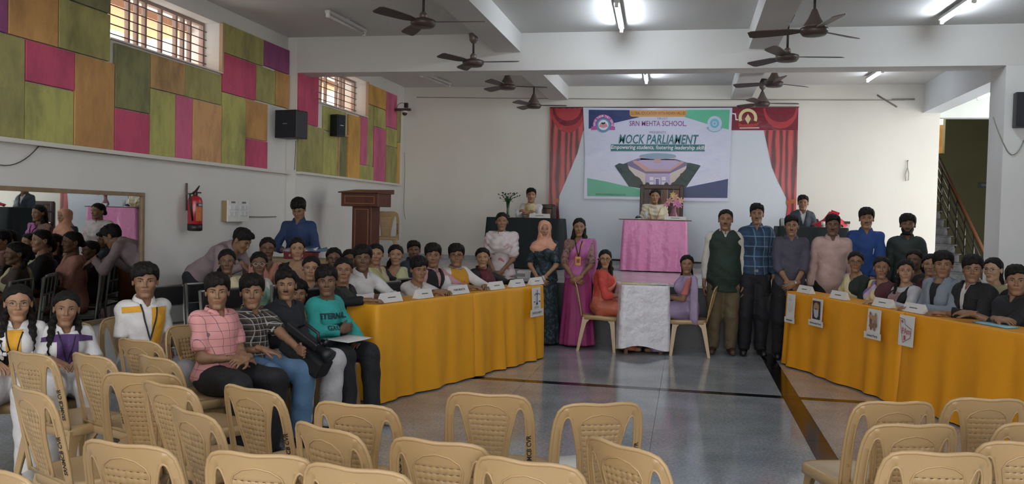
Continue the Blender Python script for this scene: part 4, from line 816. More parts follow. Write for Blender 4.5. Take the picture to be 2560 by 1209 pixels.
# glassware, vases, name plates on the stage
M_GLS = mat('clear_glass', '#e6eeee', .05, alpha=.3, spec=.5); M_WATER = mat('steel_glass', '#a7a7a4', .2, .7)
def tumbler(loc, label, h=.11, r0=.03):
    t = thing('water_glass', label, 'glass', loc); MB().lathe([(r0 * .8, 0), (r0, h), (r0 * .93, h), (r0 * .75, .008)], 16).build('glass', M_GLS, t); MB().lathe([(r0 * .72, .01), (r0 * .8, h * .5)], 14).build('water', mat('water', '#d4dfe2', .05, alpha=.35), t); return t
def onst(u, v, Y, z): p = at_y(u, v, Y); return (p.x, Y, z)
Z1, Z2, Z3 = ZS + .737, ZS + PT + .0185, ZS + .707
tumbler(onst(1292, 545, 12.42, Z1), 'water glass on the dark green table beside the vase of buds'); tumbler(onst(1615, 548, 12.62, Z2), 'water glass on the pink table'); tumbler(onst(1957, 555, 12.4, Z3), 'water glass at the left end of the right stage table')
name_card(onst(1349, 548, 12.3, Z1), 0, .30, 'white name card on the dark green stage table', None, .06); name_card(onst(1688, 551, 12.56, Z2), 0, .30, 'white name card on the pink stage table', None, .05)
M_LEAF = mat('leaf_green', '#2f5a2c', .6); M_BUD = mat('dark_bud', '#22281e', .7); M_VASEG = mat('green_glass_vase', '#1f4a2a', .2, alpha=.9)
vs_ = thing('bud_vase', 'tall green vase with spreading dark buds on the left stage table', 'vase', onst(1269, 545, 12.55, Z1)); rv = random.Random(8)
MB().lathe([(.035, 0), (.02, .05), (.018, .12), (.03, .23), (.026, .23), (.012, .1)], 14).build('vase', M_VASEG, vs_)
for k in range(22):
    a = k * 2.4; l = .09 + rv.random() * .08; e = .15 + rv.random() * .9; tip = Vector((math.cos(a) * math.cos(e) * l * 1.1, math.sin(a) * math.cos(e) * l, .25 + math.sin(e) * l))
    MB().tube([(0, 0, .2), (tip.x * .5, tip.y * .5, .25 + (tip.z - .25) * .7), tip], [.004, .003, .002], 5).build('stem', M_LEAF, vs_)
    MB().tube([tip, tip + Vector((math.cos(a) * .012, math.sin(a) * .012, .012)), tip + Vector((math.cos(a) * .022, math.sin(a) * .022, .018))], [.004, .010, .003], 6).build('bud', M_BUD, vs_)
for k in range(12):
    a = k * .52 + .2; b = Vector((math.cos(a) * .1, math.sin(a) * .1, .25 + .03 * math.sin(k))); n = Vector((-math.sin(a), math.cos(a), 0)) * .018
    MB().add([(0, 0, .22), b * .6 + n + Vector((0, 0, .11)), b + Vector((0, 0, .0)), b * .6 - n + Vector((0, 0, .11))], [(0, 1, 2, 3)]).build('leaf', M_LEAF, vs_)
def lily(parent, c, r, col, a0, face):
    m = mat('petal_' + col.strip('#'), col, .6); f = Vector(face).normalized(); u = f.cross(Vector((0, 0, 1))).normalized(); w = u.cross(f)
    for k in range(6):
        a = a0 + k * PI / 3; d = u * math.cos(a) + w * math.sin(a); t = u * -math.sin(a) + w * math.cos(a); c_ = Vector(c)
        MB().add([c_, c_ + d * r * .5 + t * r * .24 + f * r * .28, c_ + d * r + f * r * .12, c_ + d * r * .5 - t * r * .24 + f * r * .28, c_ + d * r * .5 + f * r * .2], [(0, 4, 1), (1, 4, 2), (2, 4, 3), (3, 4, 0)], 0, True).build('petal', m, parent)
fv = thing('flower_vase', 'glass vase with pink and peach lilies on the pink table', 'vase', onst(1684, 548, 12.68, Z2))
MB().lathe([(.045, 0), (.06, .03), (.06, .06), (.03, .12), (.028, .17), (.045, .2), (.042, .2), (.024, .165)], 18).build('vase', mat('rose_glass', '#a86a80', .1, alpha=.75), fv)
for (x, y, z, r, c, a) in ((.03, -.07, .24, .075, '#d98ab4', .2), (-.06, -.03, .27, .065, '#d7a08c', .6), (.01, -.02, .32, .07, '#dcb08e', .1), (.09, -.01, .28, .06, '#dba890', .9), (-.1, .01, .22, .06, '#d77fa6', .4), (-.02, -.05, .36, .05, '#dcc27c', .5), (.08, -.06, .21, .055, '#c983ac', 1.0)): lily(fv, (x, y, z), r, c, a, (x * 3, -1, .4))
for k in range(5): MB().tube([(0, 0, .15), ((k - 2) * .03, -.02, .27)], .003, 5).build('stem', M_LEAF, fv)
rc = thing('red_cloth_bag', 'bunched red cloth on the right stage table', 'cloth', onst(2078, 555, 12.6, Z3))
def rcf(u, v):
    a = 2 * PI * u; r = (.13 * (1 - v) + .02) * (1 + .25 * math.sin(3 * a + 4 * v) + .12 * math.sin(7 * a)) * (1.15 if v < .15 else 1); return (r * math.cos(a) * 1.2, r * math.sin(a), .015 + v * .2 + .02 * math.sin(5 * a) * (1 - v))
MB().grid(rcf, 40, 12, 0, True).build('bundle', mat('red_cloth', '#c01730', .55, bump=.3, bs=20), rc)
MB().add([(-.01, 0, .19), (.05, -.02, .22), (.11, -.01, .2), (.09, .01, .15), (.05, .0, .17), (.0, .02, .24)], [(0, 4, 1), (1, 4, 3, 2), (0, 1, 5)]).build('loose_end', mat('red_cloth', '#c01730', .55, bump=.3, bs=20), rc)
bx = thing('desk_box', 'dark flat box behind the red cloth on the right stage table', 'box', onst(2106, 556, 12.68, Z3)); MB().bbox(-.09, .09, -.07, .07, 0, .05, .004).build('box', M_CARD, bx); MB().bbox(-.11, .09, -.08, .08, .05, .085, .004).build('lid', mat('box_lid_dark', '#3a3634', .6), bx)
pc_ = thing('paper_cup', 'small white cup on the right stage table beside the red cloth', 'cup', onst(2058, 557, 12.38, Z3)); MB().lathe([(.022, 0), (.03, .075), (.027, .075), (.02, .006)], 14).build('cup', M_CARD, pc_)
bt = thing('table_bell', 'small dark domed bell on the pink table', 'bell', onst(1595, 549, 12.55, Z2)); MB().lathe([(.045, 0), (.045, .012)], 18).build('base', M_CARD, bt); MB().lathe([(.042, .012), (.038, .03), (.02, .045), (.004, .05)], 18).build('dome', mat('bell_dark', '#2b4250', .25, .6), bt)
# desk behind the left rows
dk0, dk1 = at_d(612, 640, 8.9), at_d(792, 640, 8.9); DKZ = 1.0
dk = thing('control_desk', 'brown wooden desk behind the seated girls near the switch boxes', 'desk', ((dk0.x + dk1.x) / 2, (dk0.y + dk1.y) / 2 + .2, 0), .12)
MB().bbox(-.45, .45, -.22, .22, DKZ - .04, DKZ, .006).build('desktop', mat('desk_top', '#a58f6c', .5), dk); MB().bbox(-.43, .43, -.2, -.17, 0, DKZ - .04, .004).build('front_panel', M_CARVE2, dk)
for s in (-1, 1): MB().bbox(s * .42 - .015, s * .42 + .015, -.17, .2, 0, DKZ - .04, .003).build('side_panel', M_CARVE2, dk)
bxr = thing('red_carton', 'red carton with pale lettering on the desk at the back', 'box', (dk.location.x + .17, dk.location.y - .08, DKZ)); MB().bbox(-.16, .16, -.08, .08, 0, .075, .004).build('carton', mat('carton_red', '#7c2128', .5), bxr)
for k in range(5): MB().box(-.1 + k * .035, -.08 + k * .035, -.083, -.0805, .025, .05).build('printed_mark', mat('carton_print', '#b99aa0', .6), bxr)
for k in range(3): paper('paper_bundle', ('lilac papers heaped on the red carton', 'white papers fanned on the red carton', 'blue plastic packet on the desk under the man in blue')[k], (dk.location.x + .1 + .12 * k, dk.location.y - .06, DKZ + .078 + .012 * k if k < 2 else DKZ + .09), .3 * k, .22, .16, (mat('lilac_paper', '#a79bb8', .7), M_PAPER, mat('packet_blue', '#5b7898', .4))[k], .1, 'papers', .008, .02)
# plastic chairs with people and on the stage
_q = at_y(966, 538, 11.9)
chair(_q.x, _q.y, 22, 'cream plastic chair on the stage behind the lectern', 'chairs in use', ZS)

p = at_z(1312, 696, ZS); bxw = thing('carton', 'small white carton on the stage edge behind the women', 'box', (p.x, max(p.y, YS + .12), ZS)); MB().bbox(-.1, .1, -.07, .07, 0, .09, .004).build('box', M_CARD, bxw); MB().bbox(-.101, .0, -.072, -.07, .02, .06, .0005).build('printed_panel', mat('carton_grey', '#8f8f92', .6), bxw)
# ------------------------------------------------------------------ signed-distance modelling for the figures
f32 = np.float32
def surf(fn, lo, hi, h):
    """surface nets: mesh of fn(X, Y, Z) = 0 in the box lo..hi with cells of size h"""
    lo = np.array(lo, f32); n = np.maximum(3, np.ceil((np.array(hi, f32) - lo) / h).astype(int) + 1)
    ax = [lo[i] + np.arange(n[i], dtype=f32) * f32(h) for i in range(3)]
    X, Y, Z = np.meshgrid(*ax, indexing='ij'); D = fn(X, Y, Z).astype(f32); S = D < 0
    c = [S[i:n[0] - 1 + i, j:n[1] - 1 + j, k:n[2] - 1 + k] for i in (0, 1) for j in (0, 1) for k in (0, 1)]
    cnt = sum(q.astype(np.int8) for q in c); mix = (cnt > 0) & (cnt < 8); idx = -np.ones(mix.shape, np.int64); I = np.argwhere(mix); idx[mix] = np.arange(len(I))
    if len(I) == 0: return np.zeros((0, 3), f32), np.zeros((0, 4), np.int64)
    acc = np.zeros((len(I), 3), f32); w = np.zeros(len(I), f32)
    cor = [np.array((i, j, k)) for i in (0, 1) for j in (0, 1) for k in (0, 1)]
    dv = [D[I[:, 0] + q[0], I[:, 1] + q[1], I[:, 2] + q[2]] for q in cor]
    for a in range(8):
        for b in range(a + 1, 8):
            if np.abs(cor[a] - cor[b]).sum() != 1: continue
            m = (dv[a] < 0) != (dv[b] < 0); den = np.where(m, dv[a] - dv[b], 1); t = np.clip(dv[a] / den, 0, 1)
            acc += np.where(m[:, None], cor[a] + t[:, None] * (cor[b] - cor[a]), 0); w += m
    V = lo + (I + acc / w[:, None]) * f32(h)
    Q = []
    for d in range(3):
        e, g = (d + 1) % 3, (d + 2) % 3
        sl0 = [slice(None)] * 3; sl1 = [slice(None)] * 3; sl0[d] = slice(0, n[d] - 1); sl1[d] = slice(1, n[d])
        A, B = S[tuple(sl0)], S[tuple(sl1)]; ch = np.argwhere(A != B)
        ok = (ch[:, e] > 0) & (ch[:, g] > 0) & (ch[:, e] < n[e] - 1) & (ch[:, g] < n[g] - 1); ch = ch[ok]
        if not len(ch): continue
        def cid(de, dg): q = ch.copy(); q[:, e] += de; q[:, g] += dg; return idx[q[:, 0], q[:, 1], q[:, 2]]
        q = np.stack([cid(-1, -1), cid(0, -1), cid(0, 0), cid(-1, 0)], 1); ins = A[ch[:, 0], ch[:, 1], ch[:, 2]]
        q[~ins] = q[~ins][:, ::-1]; Q.append(q)
    return V, np.concatenate(Q)
def np_mesh(name, V, Q, attr=None):
    me = bpy.data.meshes.new(name); me.vertices.add(len(V)); me.vertices.foreach_set('co', np.ascontiguousarray(V, f32).ravel())
    me.loops.add(len(Q) * 4); me.loops.foreach_set('vertex_index', np.ascontiguousarray(Q, np.int32).ravel())
    me.polygons.add(len(Q)); me.polygons.foreach_set('loop_start', np.arange(len(Q), dtype=np.int32) * 4)
    me.polygons.foreach_set('use_smooth', np.ones(len(Q), bool))
    if attr is not None:
        a = me.attributes.new('lip', 'FLOAT', 'POINT'); a.data.foreach_set('value', np.ascontiguousarray(attr, f32))
    me.update(calc_edges=True); me.validate(); return me
def smin(a, b, k): h = np.maximum(k - np.abs(a - b), 0) / k; return np.minimum(a, b) - h * h * k * .25
def smax(a, b, k): return -smin(-a, -b, k)
def cap(X, Y, Z, a, b, ra, rb):
    a = np.asarray(a, f32); b = np.asarray(b, f32); d = b - a; L = max(1e-9, float(d @ d))
    t = np.clip(((X - a[0]) * d[0] + (Y - a[1]) * d[1] + (Z - a[2]) * d[2]) / L, 0, 1)
    return np.sqrt((X - a[0] - d[0] * t) ** 2 + (Y - a[1] - d[1] * t) ** 2 + (Z - a[2] - d[2] * t) ** 2) - (ra + (rb - ra) * t)
def ell(X, Y, Z, c, r):
    x, y, z = (X - c[0]) / r[0], (Y - c[1]) / r[1], (Z - c[2]) / r[2]; k0 = np.sqrt(x * x + y * y + z * z) + 1e-6
    k1 = np.sqrt((x / r[0]) ** 2 + (y / r[1]) ** 2 + (z / r[2]) ** 2) + 1e-6; return k0 * (k0 - 1) / k1
# ---- heads (chin to crown .225 m, centre at mid height, facing -y)
def skull(X, Y, Z): return smin(ell(X, Y, Z, (0, .018, .032), (.074, .092, .083)), ell(X, Y, Z, (0, -.022, .03), (.066, .068, .075)), .03)
def head_sdf(fem):
    jw = .047 if fem else .054
    def fn(X, Y, Z):
        Xa = np.abs(X); d = skull(X, Y, Z)
        d = smin(d, ell(X, Y, Z, (0, -.026, -.036), (jw, .062, .072)), .03)
        d = smin(d, cap(Xa, Y, Z, (.043 if not fem else .037, .008, -.05), (.016, -.066, -.094), .017, .014), .03)
        d = smin(d, cap(X, Y, Z, (-.012, -.071, -.096), (.012, -.071, -.096), .0155, .0155), .02)
        d = smin(d, ell(Xa, Y, Z, (.038, -.062, -.022), (.022, .022, .022)), .025)
        d = smin(d, cap(Xa, Y, Z, (.008, -.083, .024), (.046, -.068, .021), .0105, .009), .016)
        d = smax(d, -ell(Xa, Y, Z, (.031, -.1, .006), (.0165, .0155, .0105)), .012)
        d = smin(d, cap(X, Y, Z, (0, -.088, .014), (0, -.108, -.025), .0062, .0092), .010)
        d = smin(d, ell(Xa, Y, Z, (.0108, -.096, -.029), (.0072, .010, .0065)), .008)
        d = smin(d, ell(X, Y, Z, (0, -.0785, -.058), (.030, .0135, .017)), .012)
        d = smin(d, ell(X, Y, Z, (0, -.0888, -.0538), (.0225, .0076, .0040)), .005)
        d = smin(d, ell(X, Y, Z, (0, -.0880, -.0634), (.0188, .0078, .0047)), .005)
        d = smax(d, -ell(X, Y, Z, (0, -.1025, -.0588), (.025, .012, .0022)), .004)
        e = smax(ell(Xa, Y, Z, (.077, .012, .0), (.011, .020, .032)), -ell(Xa, Y, Z, (.088, .008, .002), (.009, .011, .02)), .006)
        d = smin(d, e, .006)
        d = smin(d, cap(X, Y, Z, (0, .022, -.05), (0, .034, -.19), .047 if fem else .054, .05 if fem else .06), .02)
        return d
    return fn
HEADS = {}
def head_template(fem):
    if fem not in HEADS:
        V, Q = surf(head_sdf(fem), (-.1, -.135, -.17), (.1, .13, .128), .0053)
        x, y, z = V.T; lip = np.exp(-((np.maximum(0, np.sqrt((x / .0238) ** 2 + ((z + .0588) / .0104) ** 2) - .80) / .22) ** 2)) * (y < -.072)
        HEADS[fem] = (V, Q, lip)
    return HEADS[fem]
def face_y(fem, x, z):
    fn = head_sdf(fem); ys_ = np.linspace(-.13, -.02, 300, dtype=f32); d = fn(np.full(300, x, f32), ys_, np.full(300, z, f32)); k = np.argmax(d < 0); return float(ys_[k])
# ---- skin, hair, eyes
def skin_mat(col):
    n = 'skin_' + col.strip('#')
    if n in MATS: return MATS[n]
    m = mat(n, col, .5, spec=.35); nt = m.node_tree; b = nt.nodes['Principled BSDF']; c = lin(col)
    at = nt.nodes.new('ShaderNodeAttribute'); at.attribute_name = 'lip'; mx = nt.nodes.new('ShaderNodeMix'); mx.data_type = 'RGBA'
    tc = nt.nodes.new('ShaderNodeTexCoord'); nz = nt.nodes.new('ShaderNodeTexNoise'); nz.inputs['Scale'].default_value = 18; rp = nt.nodes.new('ShaderNodeValToRGB')
    rp.color_ramp.elements[0].color = (c[0] * .88, c[1] * .86, c[2] * .85, 1); rp.color_ramp.elements[1].color = (min(1, c[0] * 1.1), c[1] * 1.1, c[2] * 1.1, 1); rp.color_ramp.elements[0].position = .35; rp.color_ramp.elements[1].position = .65
    nt.links.new(tc.outputs['Object'], nz.inputs['Vector']); nt.links.new(nz.outputs['Fac'], rp.inputs[0])
    mx.inputs['B'].default_value = (c[0] * .84, c[1] * .62, c[2] * .60, 1); nt.links.new(rp.outputs[0], mx.inputs['A']); nt.links.new(at.outputs['Fac'], mx.inputs['Factor']); nt.links.new(mx.outputs['Result'], b.inputs['Base Color'])
    b.inputs['Subsurface Weight'].default_value = 0.0; return m
M_HAIR = mat('black_hair', '#120f0d', .6, var=.3, vs=60, spec=.25, bump=.6, bs=160, stretch=(1, 1, .25)); M_HAIRB = mat('dark_brown_hair', '#241812', .42, var=.3, vs=60, bump=.5, bs=160, stretch=(1, 1, .25))
M_SCL = mat('eye_white_shaded', '#8f857e', .35); M_IRIS = mat('eye_iris', '#140d0a', .2); M_LASH = mat('lash', '#120d0b', .6)  # eye white is greyed: shade around the eyes put into its colour
EYE = {}
def eye_mesh(fem, s):
    k = (fem, s)
    if k in EYE: return EYE[k]
    cx, cz = .031 * s, .006; cy = face_y(fem, .031, cz); mb = MB()
    def el(c, r, mi, n=12, m=7):
        vs = []; fs = []
        for j in range(m + 1):
            a = PI * j / m
            for i in range(n): b = 2 * PI * i / n; vs.append((c[0] + r[0] * math.sin(a) * math.cos(b), c[1] - r[1] * math.cos(a), c[2] + r[2] * math.sin(a) * math.sin(b)))
        for j in range(m):
            for i in range(n): i2 = (i + 1) % n; fs.append((j * n + i, (j + 1) * n + i, (j + 1) * n + i2, j * n + i2))
        mb.add(vs, fs, mi, True)
    el((cx, cy + .0015, cz), (.0135, .0045, .0050), 0); el((cx, cy - .0011, cz + .0004), (.0060, .0028, .0050), 1)
    arc = [(cx + .0155 * math.cos(a), cy - .0018 + .004 * abs(math.cos(a)) ** 2, cz + .0002 + .0060 * math.sin(a)) for a in [PI * (.03 + .94 * i / 8) for i in range(9)]]
    mb.tube(arc, [.0009, .0017, .0021, .0023, .0023, .0023, .0021, .0017, .0009], 5, 2)
    me = mb.mesh('eye'); [me.materials.append(x) for x in (M_SCL, M_IRIS, M_LASH)]; EYE[k] = me; return me
def brow_mesh(fem, s):
    k = (fem, s, 'b')
    if k in EYE: return EYE[k]
    pts = []
    for i in range(7):
        t = i / 6; x = .012 + .04 * t; z = .0215 + .007 * math.sin(t * 2.4) - .002 * t; pts.append((x * s, face_y(fem, x, z) - .0005, z))
    me = MB().tube(pts, [.0022, .0036, .0038, .0036, .003, .0022, .001] if not fem else [.0015, .0025, .0026, .0024, .002, .0015, .0008], 6).mesh('eyebrow'); me.materials.append(M_LASH); EYE[k] = me; return me
HAIR = {}
def hairline(Y, kind):
    xs_ = [-.13, -.09, -.07, -.045, -.018, .012, .03, .055, .14]
    zs_ = {'m': [.066, .063, .058, .036, .004, -.004, -.03, -.062, -.066], 'f': [.084, .078, .062, .036, .014, .006, -.03, -.075, -.08], 'b': [.052, .050, .048, .034, .004, -.004, -.03, -.062, -.066], 'r': [.082, .08, .074, .044, .006, -.004, -.03, -.062, -.066]}[kind]
    return np.interp(Y, xs_, zs_).astype(f32)
def hair_mesh(style):
    if style in HAIR: return HAIR[style]
    base = style.split('+')[0]; ext = style.split('+')[1:]
    kind = {'short': 'm', 'boy': 'b', 'receding': 'r'}.get(base, 'f'); top = {'short': .020, 'boy': .027, 'receding': .013}.get(base, .012); side = {'short': .007, 'boy': .011, 'receding': .005}.get(base, .010)
    def fn(X, Y, Z):
        k = np.clip((Z - .02) / .08, 0, 1); k = k * k * (3 - 2 * k); nz = .0030 * np.sin(95 * X + 3 * np.sin(60 * Y)) * np.sin(80 * Y + 40 * Z) + .0015 * np.sin(190 * X + 40 * Z)
        d = skull(X, Y, Z) - (side + (top - side) * k) + nz
        if base in ('short', 'boy'): d = smin(d, ell(X, Y, Z, (.012, -.052, .088), (.062, .05, .03)) + nz * 2, .02)
        if base in ('short', 'boy'): d = smin(d, ell(X, Y, Z, (-.02, -.01, .098), (.055, .07, .026)) + nz * 2, .03)
        if kind == 'f': d = d + .006 * np.exp(-(X / .005) ** 2) * (Z > .05)
        wob = (.006 * np.sin(55 * X + .6) + .004 * np.sin(140 * X + 1) + (.10 * X if base in ('boy', 'short') else 0)) * np.clip((-.02 - Y) / .05, 0, 1); d = smax(d, (hairline(Y, kind) + wob - Z) * .8, .010)
        d = smax(d, -(ell(np.abs(X), Y, Z, (.08, .010, -.006), (.02, .022, .03))), .006)
        if 'bun' in ext: d = smin(d, ell(X, Y, Z, (0, .115, -.02), (.038, .034, .036)) + nz * 2, .02)
        if 'pony' in ext:
            for a, b, ra, rb in (((0, .1, .0), (.01, .13, -.08), .026, .028), ((.01, .13, -.08), (.02, .11, -.25), .028, .02)): d = smin(d, cap(X, Y, Z, a, b, ra, rb) + nz * 2, .015)
        if 'side' in ext:
            for a, b, ra, rb in (((-.03, .1, -.03), (-.075, .05, -.11), .026, .026), ((-.075, .05, -.11), (-.095, -.03, -.24), .026, .018), ((-.095, -.03, -.24), (-.1, -.06, -.36), .018, .01)): d = smin(d, cap(X, Y, Z, a, b, ra, rb) + nz * 2, .015)
        if 'long' in ext:
            d = smin(d, ell(X, Y, Z, (0, .072, -.08), (.088, .045, .13)) + nz * 2.5, .03); d = smin(d, ell(X, Y, Z, (0, .088, -.24), (.1, .036, .17)) + nz * 2.5, .03)
            for a, b, ra, rb in (((.068, .012, -.02), (.078, .0, -.12), .022, .026), ((.078, .0, -.12), (.092, -.03, -.27), .026, .02), ((.092, -.03, -.27), (.085, -.05, -.36), .02, .008)): d = smin(d, cap(np.abs(X), Y, Z, a, b, ra, rb) + nz * 2, .02)
        if 'back' in ext:
            d = smin(d, ell(X, Y, Z, (0, .08, -.07), (.07, .042, .11)) + nz * 2.5, .03); d = smin(d, ell(X, Y, Z, (0, .095, -.22), (.085, .036, .16)) + nz * 2.5, .03)
        if 'braids' in ext:
            Xa = np.abs(X); bump = .004 * np.sin(Z * 150 + X * 40)
            for a, b, ra, rb in (((.05, .07, -.03), (.078, .02, -.10), .027, .026), ((.078, .02, -.10), (.082, -.085, -.19), .026, .025), ((.082, -.085, -.19), (.072, -.140, -.31), .025, .02)): d = smin(d, cap(Xa, Y, Z, a, b, ra, rb) + bump, .012)
            d = smin(d, ell(Xa, Y, Z, (.070, -.142, -.36), (.036, .024, .045)) + nz * 3, .01)
        return d
    big = any(e in ('long', 'back', 'pony', 'braids', 'side') for e in ext)
    V, Q = surf(fn, (-.13, -.13, -.43 if big else -.1), (.13, .19, .145), .006); me = np_mesh('hair', V, Q); HAIR[style] = me; return me
def scarf_mesh():
    if 'hijab' in HAIR: return HAIR['hijab']
    def fn(X, Y, Z):
        fold = .004 * np.sin(60 * Z + 25 * X + 20 * Y) + .003 * np.sin(45 * X - 50 * Z); d = smin(skull(X, Y, Z) - .016, ell(X, Y, Z, (0, -.016, -.05), (.07, .078, .085)), .03)
        d = smin(d, cap(X, Y, Z, (0, .015, -.06), (0, .02, -.17), .082, .115), .04); d = smin(d, ell(X, Y, Z, (0, .01, -.215), (.19, .125, .07)), .06); d = smin(d, ell(X, Y, Z, (-.03, -.06, -.25), (.16, .075, .10)), .05) + fold
        d = smax(d, -ell(X, Y, Z, (0, -.125, -.012), (.062, .085, .094)), .01); return smax(d, -(cap(X, Y, Z, (0, .02, -.1), (0, .03, -.4), .05, .05)), .01)
    V, Q = surf(fn, (-.24, -.2, -.38), (.24, .19, .14), .0085); HAIR['hijab'] = np_mesh('headscarf', V, Q); return HAIR['hijab']
def beard_mesh(kind):
    if kind in HAIR: return HAIR[kind]
    hs = head_sdf(False)
    def fn(X, Y, Z):
        nz = .0012 * np.sin(300 * X) * np.sin(280 * Z + 100 * Y); d = hs(X, Y, Z) - .0018 + nz; Xa = np.abs(X)
        mo = ell(X, Y, Z, (0, -.09, -.0447), (.026, .03, .0055)) + .08 * Xa * Xa * 0
        if kind == 'moustache': r = mo
        else:
            r = np.maximum(Z + .052 - .9 * np.maximum(0, Xa - .03) - .35 * np.maximum(0, Y + .05), -(Z + .118)); r = smax(r, -ell(X, Y, Z, (0, -.1, -.0585), (.027, .05, .0135)), .004); r = np.minimum(r, mo); r = np.maximum(r, Y - .012); r = np.maximum(r, -ell(Xa, Y, Z, (.077, .012, 0), (.02, .03, .045)))
        return np.maximum(d, r)
    V, Q = surf(fn, (-.085, -.13, -.12), (.085, .03, .03), .0040); HAIR[kind] = np_mesh(kind, V, Q); return HAIR[kind]
def glasses_mesh(fem):
    k = ('g', fem)
    if k in HAIR: return HAIR[k]
    y = face_y(fem, 0, .012) - .006; mb = MB()
    for s in (-1, 1):
        mb.tube([(s * .032 + .0215 * math.cos(a) * (1 if abs(math.sin(a)) < .8 else .96), y + .004 + .012 * (abs(s * .032 + .0215 * math.cos(a)) / .055) ** 2, .004 + .0165 * math.sin(a)) for a in [2 * PI * i / 18 for i in range(19)]], .0016, 5, 0, False)
        mb.tube([(s * .054, y + .016, .008), (s * .073, y + .05, .010), (s * .083, .01, .012)], .0014, 5)
    mb.tube([(-.011, y + .004, .008), (0, y + .001, .010), (.011, y + .004, .008)], .0014, 5); HAIR[k] = mb.mesh('spectacles'); return HAIR[k]
# ---- hands: wrist at origin, fingers along +x, palm towards -z, thumb on +y
HANDS = {}
def hand_template(curl):
    if curl in HANDS: return HANDS[curl]
    c = {'flat': .10, 'relaxed': .38, 'fist': 1.15}[curl]; ch = []
    for (y, L, s) in ((.030, .066, .05), (.0105, .075, .0), (-.0095, .070, -.04), (-.0285, .056, -.1)):
        p = np.array((.086, y, 0.)); a = c * .35; segs = []
        for k, fr in enumerate((.45, .31, .26)):
            d = np.array((math.cos(a) * math.cos(s), math.sin(s) + .0, -math.sin(a))); q = p + d * L * fr; segs.append((p, q, .0092 - .0008 * k, .0086 - .0010 * k)); p = q; a += c
        ch.append(segs)
    th = [((.022, .030, -.006), (.05, .052, -.014), .012, .0105), ((.05, .052, -.014), (.074, .060, -.02 - .01 * c), .0105, .0095), ((.074, .060, -.02 - .01 * c), (.092, .056, -.026 - .016 * c), .0095, .008)]
    def fn(X, Y, Z):
        qx, qy, qz = np.abs(X - .046) - .036, np.abs(Y) - .030, np.abs(Z + .002) - .004
        d = np.sqrt(np.maximum(qx, 0) ** 2 + np.maximum(qy, 0) ** 2 + np.maximum(qz, 0) ** 2) + np.minimum(np.maximum(qx, np.maximum(qy, qz)), 0) - .010
        d = smin(d, cap(X, Y * .8, Z, (-.045, 0, 0), (.02, 0, 0), .023, .022), .02)
        for s in ch:
            f = None
            for (a, b, ra, rb) in s: g = cap(X, Y, Z, a, b, ra, rb); f = g if f is None else np.minimum(f, g)
            d = smin(d, f, .006)
        t = None
        for (a, b, ra, rb) in th: g = cap(X, Y, Z, a, b, ra, rb); t = g if t is None else np.minimum(t, g)
        return smin(d, t, .010)
    HANDS[curl] = surf(fn, (-.06, -.06, -.11), (.19, .085, .035), .0066); return HANDS[curl]
# ------------------------------------------------------------------ figures
def ik(a, w, l1, l2, pole):
    a, w, pole = (np.array(q, float) for q in (a, w, pole)); d = w - a; L = np.linalg.norm(d); u = d / L; L = min(L, (l1 + l2) * .998); w = a + u * L
    x = (l1 * l1 - l2 * l2 + L * L) / (2 * L); h = math.sqrt(max(0, l1 * l1 - x * x)); p = pole - u * (pole @ u); p /= np.linalg.norm(p) + 1e-9; return a + u * x + p * h, w
PROF = {False: ([-.16, 0, .22, .45, .68, .86, .95, 1.02, 1.09], [.10, .160, .152, .150, .168, .170, .135, .075, .05], [.08, .112, .106, .105, .115, .100, .08, .065, .05]),
        True: ([-.16, 0, .20, .42, .66, .86, .95, 1.02, 1.09], [.10, .168, .150, .126, .143, .148, .115, .066, .045], [.08, .118, .108, .096, .106, .092, .075, .06, .045])}
class Fig: pass
KFV = [.40]        # how far the knees reach forward of the hips when seated
def fold(X, Y, Z, a, seed):
    p = seed * 1.7; return a * (np.sin(31 * X + 9 * Z + p + 1.8 * np.sin(17 * Z + p)) * np.sin(23 * Z - 13 * Y + 2 * p) + .7 * np.sin(19 * (X + Z) + 25 * Y + 3 * p))
